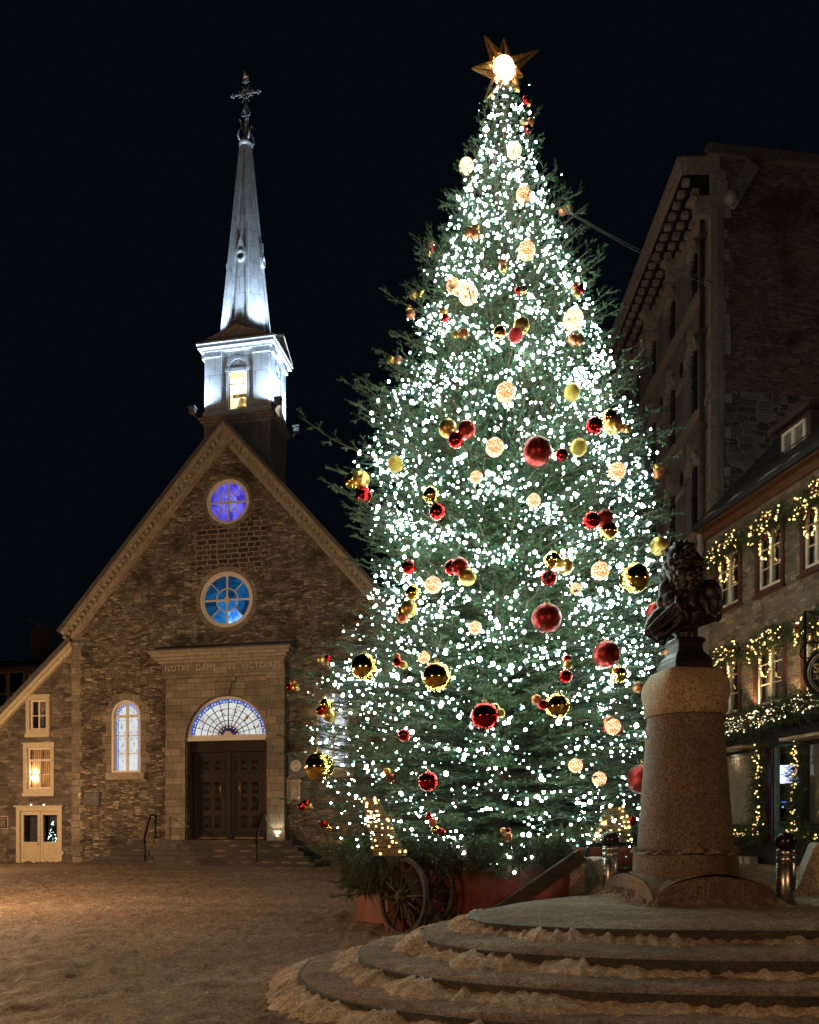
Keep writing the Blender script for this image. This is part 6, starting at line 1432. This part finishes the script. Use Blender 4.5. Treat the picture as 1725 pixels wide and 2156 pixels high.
w = MB(); w.box(a + .16, b, .1, .16, -.6, sl_(1650, 1745)[1]); w.build('half_door', simple('pale_half_door', (.20, .19, .18), .6), shop)
tvc = sl_(1659, 1630, .45); tvw = SH.world(tvc[0], .45, tvc[1]); tvs = tvw.y / FPX; hw_, hh_ = 26 * tvs, 19 * tvs
tvo = empty('television', tvw, math.atan2(-tvw.x, tvw.y) * 1.0, 'bright bluish television inside the shop doorway', 'television')
w = MB(); w.prism(rect(-hw_ - .03, hw_ + .03, -hh_ - .03, hh_ + .03), 0, .06); w.build('casing', M['black_paint'], tvo)
w = MB(); w.box(-hw_, hw_, -.006, -.001, -hh_, hh_); w.build('screen', emit('tv_picture', (.50, .60, 1.0), 2.6, .25, 3), tvo)
w = MB()
for k in range(2):
    xx = sl_(1646 + 14 * k, 1690, .4)[0]; zz_ = sl_(1650, 1690, .4)[1]; w.box(xx, xx + .20, .4, .45, zz_, zz_ + .03); w.ball((xx + .05, .4, zz_ - .12), .025, 8, 6)
o = w.build('display_light', emit('blue_display', (.15, .2, 1.0), 3.0), None, SO, (0, 0, SH.a)); tag(o, 'two small blue display lights low in the shop doorway', 'display lights')

# round hanging sign
sgp = (1748, 1417); sgx = sl_(1748, 1417, -.8); SGc = SH.world(sgx[0], -.8, sgx[1]); sgr = 53 / FPX * SGc.y
sign = empty('hanging_sign', SGc, R(-6), 'round black hanging shop sign with gold letters at the right edge', 'sign')
w = MB(); w.prism(circle(0, 0, sgr, 56), -.05, .05); w.build('panel', M['black_paint'], sign)
w = MB(); w.ring(0, 0, sgr * .86, sgr * .89, -.058, -.05, 56); w.ring(0, 0, sgr * .78, sgr * .80, -.058, -.05, 56); 
for z in (-.10, -.235): w.box(-.68 * sgr, .68 * sgr, -.058, -.05, z * sgr - .008, z * sgr + .008)
for i in range(26): x = (-.56 + 1.12 * i / 26) * sgr; w.box(x, x + .028 * sgr, -.058, -.05, -.20 * sgr, -.135 * sgr)
w.bar((-.3 * sgr, -.054, -.45 * sgr), (.3 * sgr, -.054, -.45 * sgr), .012); w.build('pale_line', simple('sign_line', (.62, .50, .36), .5), sign)
text('sign_letters', 'SMITH', sgr * .52, simple('gold_letter', (.85, .55, .2), .3, .5), sign, Matrix.Translation((0, -.056, sgr * .16)) @ Matrix.Rotation(R(90), 4, 'X'), .01, xs=.92, bevel=.006)
w = MB(); zb_ = sgr * 1.22; xw_ = -sgr * .95
w.bar((xw_, 0, zb_), (sgr * 1.4, 0, zb_), .05); w.bar((xw_, 0, zb_ - .5), (xw_, 0, zb_ + .75), .05)
for s in (-1, 1): w.tube([(xw_ - .02 - .2 * t * math.sin(3.8 * t), 0, zb_ + s * (.05 + .32 * (1 - math.cos(3.6 * t)) / 2)) for t in np.linspace(0, 1.3, 16)], .018, 6)
w.tube([(xw_ + .9 * t, 0, zb_ + .75 - .70 * t ** 2) for t in np.linspace(0, 1, 10)], .018, 6)
for x in (-.5, .5): w.tube([(x * sgr, 0, zb_), (x * sgr, 0, sgr * .8)], .012, 6)
w.build('bracket', M['iron'], sign)
w = MB(); w.ball((-sgr * .80, -.06, sgr * .93), .085, 14, 10, (1, .5, 1)); w.tube([(-sgr * .80, -.02, sgr * .93), (-sgr * .92, 0, sgr * 1.2)], .02, 6); w.build('sign_lamp', simple('lamp_disc', (.7, .58, .42), .4), sign)

# garlands and wreaths on the shop house
def strand(name, pts, rad, nb, lab, cat, grp, fr, dens=150, led='led_warm', spread=1.0, red=0, L=(.16, .34), kids=3, br=(.017, .028)):
    """spruce garland along a line with its bulbs; points in the wall's own axes"""
    pts = [Vector((p[0] - (p[1] if abs(p[1]) > .15 else 0) * 1.0, p[1], p[2])) for p in pts]; o = empty(name, SH.world(*pts[0]), SH.a, lab, cat, grp); o0 = pts[0]
    seg = [(pts[i + 1] - pts[i]).length for i in range(len(pts) - 1)]; tot = sum(seg)
    def at(t):
        s = t * tot
        for i, q in enumerate(seg):
            if s <= q or i == len(seg) - 1: return pts[i].lerp(pts[i + 1], min(1, s / max(q, 1e-6))) - o0
            s -= q
    def fn(i):
        t = random.random(); p = at(t); v = Vector((random.gauss(0, 1), -abs(random.gauss(0, .8)), random.gauss(-.25, .9)))
        return (p + v * rad * .25, v, 1.0)
    V, F = sprays(int(dens * tot), fn, L, 65, .06, .011, .6, kids); link('foliage', arr(V, F, 'foliage'), M['needles_dark'], o)
    bs = []
    for i in range(nb):
        t = random.random(); p = at(t); a = random.uniform(0, 2 * PI); q = rad * spread * random.uniform(.3, 1.15); bs.append((p + Vector((q * math.cos(a) * .7, -rad * random.uniform(.45, 1.0), q * math.sin(a))), random.uniform(*br)))
    me = wb_me if led == 'led_warm' else sb_me
    for p, r0 in bs[:100]: b = link('bulb', me, None, o, p); b.scale = (r0,) * 3
    if len(bs) > 100:
        V, F = many_balls([p for p, _ in bs[100:]], [r0 for _, r0 in bs[100:]]); s = link('bulb', arr(V, F, 'bulbs', True), M[led], o); s['kind'] = 'stuff'
    for i in range(red):
        p = at(random.random()) + Vector((0, -rad, random.uniform(-.1, .1))); b = link('bauble', ball_mesh(('red', 'shiny'), BM[('red', 'shiny')]), None, o, p); b.scale = (.045,) * 3
    return o
M['led_shop'] = emit('shop_led', (1.0, .80, .46), 5)
bm = MB(); bm.ball((0, 0, 0), 1, 8, 6); sb_me = bm.mesh('bulb'); sb_me.materials.append(M['led_shop'])
ord_ = ('leftmost', 'middle', 'rightmost')
for row, Wd, z1, z0 in (('upper', UW, uz1, uz0), ('lower', LW, lz1, lz0)):
    for k in range(3):
        a, b = Wd[k]; m = (a + b) / 2; h = (z1 - z0)
        strand('window_garland', [(a - .02, -.16, z1 - .36), (a + .10, -.18, z1 - .10), (m, -.22, z1 - .04), (b - .05, -.18, z1 + .06), (b + .02, -.16, z1 - .16)], .24, 44, 'lit spruce garland over the %s %s-floor window of the stone shop house' % (ord_[k], row), 'garland', 'lit garlands over the shop house windows', SH, 210, red=3, L=(.2, .4))
        e = [(m + .23 * math.sin(t), -.14, z1 - .16 - h * .24 - h * .24 * math.cos(t) - (.05 if abs(t - PI) < .6 else 0)) for t in np.linspace(.15, 2 * PI - .15, 18)]
        wr_ = strand('light_wreath', e, .045, 40, 'oval light wreath with small bow in the %s %s-floor window of the stone shop house' % (ord_[k], row), 'wreath', 'light wreaths in the shop house windows', SH, 26, L=(.06, .12), kids=2, br=(.016, .026))
        bw_ = MB(); p = Vector(e[9]) - Vector(e[0]); 
        for s in (-1, 1): bw_.ball((p.x + s * .08, -.03, p.z + .02), .075, 10, 8, (1.1, .5, .7)); bw_.tube([(p.x, -.03, p.z), (p.x + s * .07, -.03, p.z - .22)], [.03, .015], 6)
        bw_.ball((p.x, -.05, p.z - .06), .05, 10, 8); bw_.build('bow', BM[('red', 'matte')], wr_)
zc_ = zfr + .05
strand('cornice_garland', [(-.1, -.42, zc_ - .02), (.9, -.46, zc_ + .03), (1.9, -.44, zc_ + .0), (2.9, -.46, zc_ + .10), (3.9, -.46, zc_ + .16), (5.0, -.46, zc_ + .24), (7.0, -.46, zc_ + .15)], .19, 380, 'thick spruce garland full of white lights along the shopfront cornice', 'garland', None, SH, 200, 'led_shop', 1.25, 10, (.25, .5), 4, (.015, .027))
for nm, x in (('left of the shop doorway', sl_(1608, 1680)[0]), ('right of the shop doorway', sl_(1686, 1680)[0])):
    strand('post_garland', [(x - .05, -.32, zwt + .05), (x + .07, -.34, zwt - .6), (x - .04, -.34, zst + 1.0), (x + .06, -.34, zst + .35), (x - .12, -.36, zst + .12)], .17, 46, 'hanging lit spruce garland %s' % nm, 'garland', 'lit garlands beside the shop doorway', SH, 190, red=2, L=(.2, .38))
for nm, a, b in (('left', sw1[0] + .3, sl_(1608, 1680)[0] + .2), ('right', sl_(1664, 1680)[0], sw2[1])):
    strand('window_box_garland', [(a, -.34, zst + .25), ((a + b) / 2, -.36, zst + .15), (b, -.34, zst + .34)], .15, 30, 'lit spruce garland in the window box of the %s shop window' % nm, 'garland', 'lit window box garlands of the shop', SH, 190, red=3, L=(.2, .38))
w = MB()
for (x, sx_) in ((.0, .32), (.42, .26)): w.box(sl_(1556, 1810, -.5)[0] + x, sl_(1556, 1810, -.5)[0] + x + sx_, -.62, -.36, -.1, .30)
o = w.build('stone_block', M['concrete'], None, SO, (0, 0, SH.a), bevel=.02); tag(o, 'pair of small pale stone blocks at the foot of the shopfront', 'stone blocks')
w = MB(); w.box(-.5, SLEN, -.75, -.2, -1.0, .10); o = w.build('pavement', M['step_snow'], None, SO, (0, 0, SH.a), bevel=.02); o['kind'] = 'structure'
# uplights washing the wall
UPL = []
for (px, py) in ((1578, 1500), (1502, 1395), (1672, 1490), (1542, 1515)):
    x, z = sl_(px, py, -.3); UPL.append((x, z))

# ------------------------------------------------------------------ tall dark building behind
TA = Frame(Vector((10.38, 27.0, .6)), math.atan2(-1, -.016))
def tl_(px, py, yl=0.0): return TA.loc(px, py, yl)
tall = empty('tall_stone_building', TA.O, TA.a, 'tall dark stone building with arched windows and bracketed cornice behind the shop house', 'building')
TL = -24.0; zct = tl_(1497, 430)[1]; ztop_ = tl_(1497, 340)[1]
colx = [tl_(p, 800)[0] for p in (1460, 1414, 1374, 1341)]; wsp = (colx[3] - colx[0]) / 3; colx = [colx[0] + wsp * k for k in range(9)]
w0, w1 = tl_(1451.5, 800)[0], tl_(1469, 800)[0]; hwid = (w1 - w0) / 2
rows_ = [(tl_(1460, 640)[1], tl_(1460, 524)[1]), (tl_(1460, 880)[1], tl_(1460, 725)[1]), (tl_(1460, 1125)[1], tl_(1460, 965)[1]), (tl_(1460, 1400)[1], tl_(1460, 1210)[1])]
hol = []
for x in colx:
    for z0, z1 in rows_:
        if x - hwid > TL + .3: hol.append(arch(x - hwid, x + hwid, z0, z1 - hwid, 10))
w = MB(); w.prism(rect(TL, 0, -1, zct), 0, .45, hol); w.build('front_wall', M['tall_wall'], tall)
for hh in hol:
    xs_ = [p[0] for p in hh]; zs_ = [p[1] for p in hh]; w = MB(); a, b, c, d = min(xs_), max(xs_), min(zs_), max(zs_)
    w.box(a - .05, b + .05, .10, .12, c - .05, d + .05); wo = w.build('window', M['dark_glass'], tall)
    s = MB(); s.ring((a + b) / 2, d - hwid, hwid + .001, hwid + .22, -.14, .1, 10, R(-8), R(188)); m_ = (a + b) / 2; s.box(m_ - .12, m_ + .12, -.2, .0, d + .1, d + .5)
    s.build('hood_mould', M['tall_trim'], wo); s = MB(); s.box(a - .18, b + .18, -.12, .1, c - .14, c - .001); s.build('sill', M['tall_trim'], wo)
    s = MB(); s.box(m_ - .03, m_ + .03, .05, .10, c, d); s.box(a, b, .06, .10, (c + d) / 2 - .04, (c + d) / 2 + .04); s.build('sash', M['black_paint'], wo)
w = MB()
for (z0, z1) in rows_: w.box(TL, -.002, -.16, .02, z0 - .42, z0 - .141)
for k in range(len(colx) - 1):
    for (z0, z1) in rows_[1:]: w.box(colx[k + 1] + hwid + .3, colx[k] - hwid - .3, -.10, .02, z1 - .95, z1 - .75)
w.build('string_course', M['tall_trim'], tall)
w = MB()                                                   # diamond-shaped wall anchors
for k in range(len(colx) - 1):
    xm2 = (colx[k] + colx[k + 1]) / 2
    for (z0, z1) in rows_[1:]: w.prism([(xm2 - .17, z1 - .25), (xm2, z1 + .10 - .6), (xm2 + .17, z1 - .25), (xm2, z1 + .12)], -.05, .0)
w.build('wall_anchor', M['black_paint'], tall)
w = MB(); zc = zct
w.box(TL, .02, -1.05, .3, ztop_ - .28, ztop_ - .05); w.box(TL, .02, -1.15, .3, ztop_ - .05, ztop_ + .18); w.box(TL, .01, -.22, .02, zct - .10, zct + .10); w.box(TL, .015, -1.0, .02, ztop_ - .44, ztop_ - .28)
w.box(TL, -.001, -.05, .3, zct + .10, ztop_ - .28)
x = -.15; k = 0
while x > TL:
    big = k % 6 == 0
    for zq, dq, hq in ((.52, .92, .16), (.86, .62, .16), (1.20, .34, .18)): w.box(x - .10, x + .10, -dq, -dq + .24, ztop_ - zq - hq, ztop_ - zq)
    if big: w.box(x - .13, x + .13, -.55, -.05, zct - .35, ztop_ - .95); w.ball((x, -.55, ztop_ - 1.25), .2, 10, 8)
    x -= .50; k += 1
w.build('cornice', M['tall_trim'], tall)
w = MB(); w.box(TL, .0, -.06, -.051, zct + .11, ztop_ - .61); w.box(TL, .0, -.98, -.05, ztop_ - .448, ztop_ - .443); w.box(TL, .0, -.70, -.06, ztop_ - .80, ztop_ - .45); w.box(TL, .0, -.40, -.06, ztop_ - 1.14, ztop_ - .801); w.build('cornice_painted_shade', M['black_paint'], tall)  # black backing paints the shade in the gaps between brackets
w = MB(); w.box(TL, -2.4, .5, 14, zct, ztop_ + .15); w.build('roof', M['roof'], tall)
# side wall towards the square: stone below, brick above
SW = empty('side', TA.O, 0); bpy.data.objects.remove(SW)
sa = R(7) ; SF = Frame(TA.O, sa); tall_s = sa - TA.a
zbr = tl_(1500, 815)[1]; zpt = tl_(1500, 322)[1]
def sidebox(name, mat, z0, z1, y0=0, x1=13):
    w = MB(); w.box(0.03, x1, y0, .35, z0, z1); return w.build(name, mat, tall, (0, 0, 0), (0, 0, tall_s))
sidebox('side_wall', M['grey_rubble'], -1, zbr - .003); bw2 = sidebox('brick_wall', M['brick_red'], zbr, zpt)
w = MB(); w.box(-.15, 13, -.16, .5, zpt, zpt + .35); w.build('parapet', M['roof_edge'], tall, (0, 0, 0), (0, 0, tall_s))
w = MB(); r = random.Random(6); z = 1.0; k = 0
while z < zpt - .4:
    h = r.uniform(.3, .55); L = r.uniform(.35, .75); w.box(-.015, L, -.03, .3, z, z + h - .03); z += h
w.build('quoin', M['tall_trim'], tall, (0, 0, 0), (0, 0, tall_s))
w = MB(); a, b = SF.loc(1538, 425, -.3), SF.loc(1582, 352, -.3); w.bar((a[0], -.3, a[1]), (b[0], -.3, b[1]), .5, .35, (0, 1, 0)); w.ball((a[0], -.35, a[1] + .1), .25, 10, 8); w.build('duct', simple('grey_duct', (.22, .19, .17), .6, .3), tall, (0, 0, 0), (0, 0, tall_s))
w = MB(); w.tube([(-.28, -.2, -1), (-.28, -.2, zct)], .09, 8); z = 2
while z < zct: w.box(-.40, -.16, -.31, -.02, z, z + .12); z += 3.3
w.build('downpipe', simple('lead_pipe', (.12, .095, .08), .5, .4), tall)
# gabled carved stone next to the shop (corner console)
w = MB(); cxz = sl_(1490, 1210, -.1); w.box(-.62, -.02, -.05, .4, cxz[1] - 6, cxz[1] - .2); w.tube([(-.35, -.12, cxz[1] - .4), (-.45, -.35, cxz[1] + .0), (-.35, -.3, cxz[1] + .35), (-.3, -.1, cxz[1] + .4)], [.22, .26, .2, .12], 10); w.lathe([(.16, .4), (.2, .5), (.10, .62), (.14, .8), (.08, 1.0), (.13, 1.2), (.02, 1.5)], (-.35, -.15, cxz[1] + .1), 10)
o = w.build('corner_console', M['tall_trim'], None, SO, (0, 0, SH.a)); tag(o, 'carved stone corner bracket between the shop house and the tall building', 'stone bracket')
# ------------------------------------------------------------------ cables
M['cable'] = simple('overhead_cable', (.20, .20, .21), .4, .5)
for i, (dy, lab) in enumerate(((0, 'upper overhead cable running from the tree top to the tall building'), (7, 'lower overhead cable running from the tree top to the tall building'))):
    a, b = P(1190, 440 + dy * .4, 15.6), P(1790, 655 + dy * 2.2, 26.0); w = MB(); pts = [a.lerp(b, t) - Vector((0, 0, 4 * .55 * t * (1 - t))) for t in np.linspace(0, 1, 30)]; w.tube(pts, .009, 6); o = w.build('overhead_cable', M['cable'], None); tag(o, lab, 'cable', 'overhead cables')

# ------------------------------------------------------------------ light
wd = bpy.data.worlds.new('World'); sc.world = wd; wd.use_nodes = True
bg = wd.node_tree.nodes['Background']; bg.inputs[0].default_value = (.30, .62, 1.0, 1); bg.inputs[1].default_value = .0034
def lamp(name, kind, loc, col, power, size=.2, aim=None, spot=None, blend=.6):
    L = bpy.data.lights.new(name, kind); L.color = col; L.energy = power
    L.shadow_soft_size = size
    if kind == 'SPOT': L.spot_size = R(spot); L.spot_blend = blend
    o = bpy.data.objects.new(name, L); COL.objects.link(o); o.location = loc
    if aim is not None: o.rotation_euler = (Vector(aim) - Vector(loc)).to_track_quat('-Z', 'Y').to_euler()
    return o
SOD = (1.0, .64, .35)
# street lamps of the square, just outside the picture
lamp('street_lamp', 'POINT', (-10.5, 17.0, 3.6), SOD, 1850, .25)
lamp('street_lamp', 'POINT', (-18.0, 27.0, 3.6), SOD, 1500, .25)
lamp('street_lamp', 'POINT', (-9.0, 1.5, 4.2), (1.0, .57, .27), 1450, .25)
lamp('street_lamp', 'POINT', (4.0, -2.5, 4.5), (1.0, .57, .27), 850, .25)
lamp('street_lamp', 'POINT', (16.0, 10.0, 6.0), SOD, 260, .25)
# church uplight at the right pilaster, bell chamber lamp, steeple floodlights
p = CH.world(px1 - .25, -.52, dz0 + .10); q = CH.world(px1 - .28, -.2, dz0 + 3); lamp('pilaster_uplight', 'SPOT', p, (.95, .95, .75), 60, .04, q, 80)
p = CH.world(px1 - .25, -.75, dz0 + .35); lamp('pilaster_lamp', 'POINT', p, (.95, .95, .75), 4.0, .04)
p = CH.world(tx, byc - .1, zW + 2.2); lamp('bell_chamber_lamp', 'POINT', p, (1, .74, .42), 420, .1)
COOL = (.62, .81, 1.0)
for (x, y) in FL:
    c = 1 if x > tx else -1; d = 1 if y > byc else -1
    lamp('steeple_floodlight', 'SPOT', CH.world(x, y, zb0 + .80), COOL, 1300, .08, CH.world(tx + c * .75, byc + d * .7, zb0 + 3.6), 120, .7)
for (c, d) in ((-1, -1), (1, -1), (1, 1), (-1, 1)):
    lamp('spire_floodlight', 'SPOT', CH.world(tx + c * 1.75, byc + d * 1.35, zbf1 + .55), COOL, 1700, .08, CH.world(tx, byc, zS0 + 4.8), 70, .6)
for (x, z) in UPL[:3]:
    lamp('wall_uplight', 'SPOT', SH.world(x, -.24, z), (1, .62, .30), 170, .03, SH.world(x, -.05, z + 2), 90, .7)
lamp('shop_ceiling_lamp', 'POINT', SH.world(sw1[0] + 1.0, .10, zwt - .2), (1, .8, .55), 2.2, .1)
lamp('shop_ceiling_lamp', 'POINT', SH.world(sw2[0] + .9, .10, zwt - .2), (1, .8, .55), 2.2, .1)
lamp('annex_room_lamp', 'POINT', AX.world(lp[0], .22, lp[1] + .35), (1, .55, .25), 26, .06)
lamp('annex_room_lamp', 'POINT', AX.world((W1[0] + W1[1]) / 2, .25, W1[3] - .5), (1, .6, .3), 1.5, .06)

# ------------------------------------------------------------------ render set-up
sc.view_settings.view_transform = 'Standard'; sc.view_settings.look = 'None'; sc.view_settings.exposure = 0; sc.view_settings.gamma = 1
sc.render.engine = 'CYCLES'; cy = sc.cycles
cy.use_denoising = True
try: cy.denoiser = 'OPENIMAGEDENOISE'
except Exception: pass
cy.use_light_tree = True; cy.max_bounces = 5; cy.diffuse_bounces = 3; cy.glossy_bounces = 3; cy.transparent_max_bounces = 8; cy.sample_clamp_indirect = 6; cy.caustics_reflective = False; cy.caustics_refractive = False
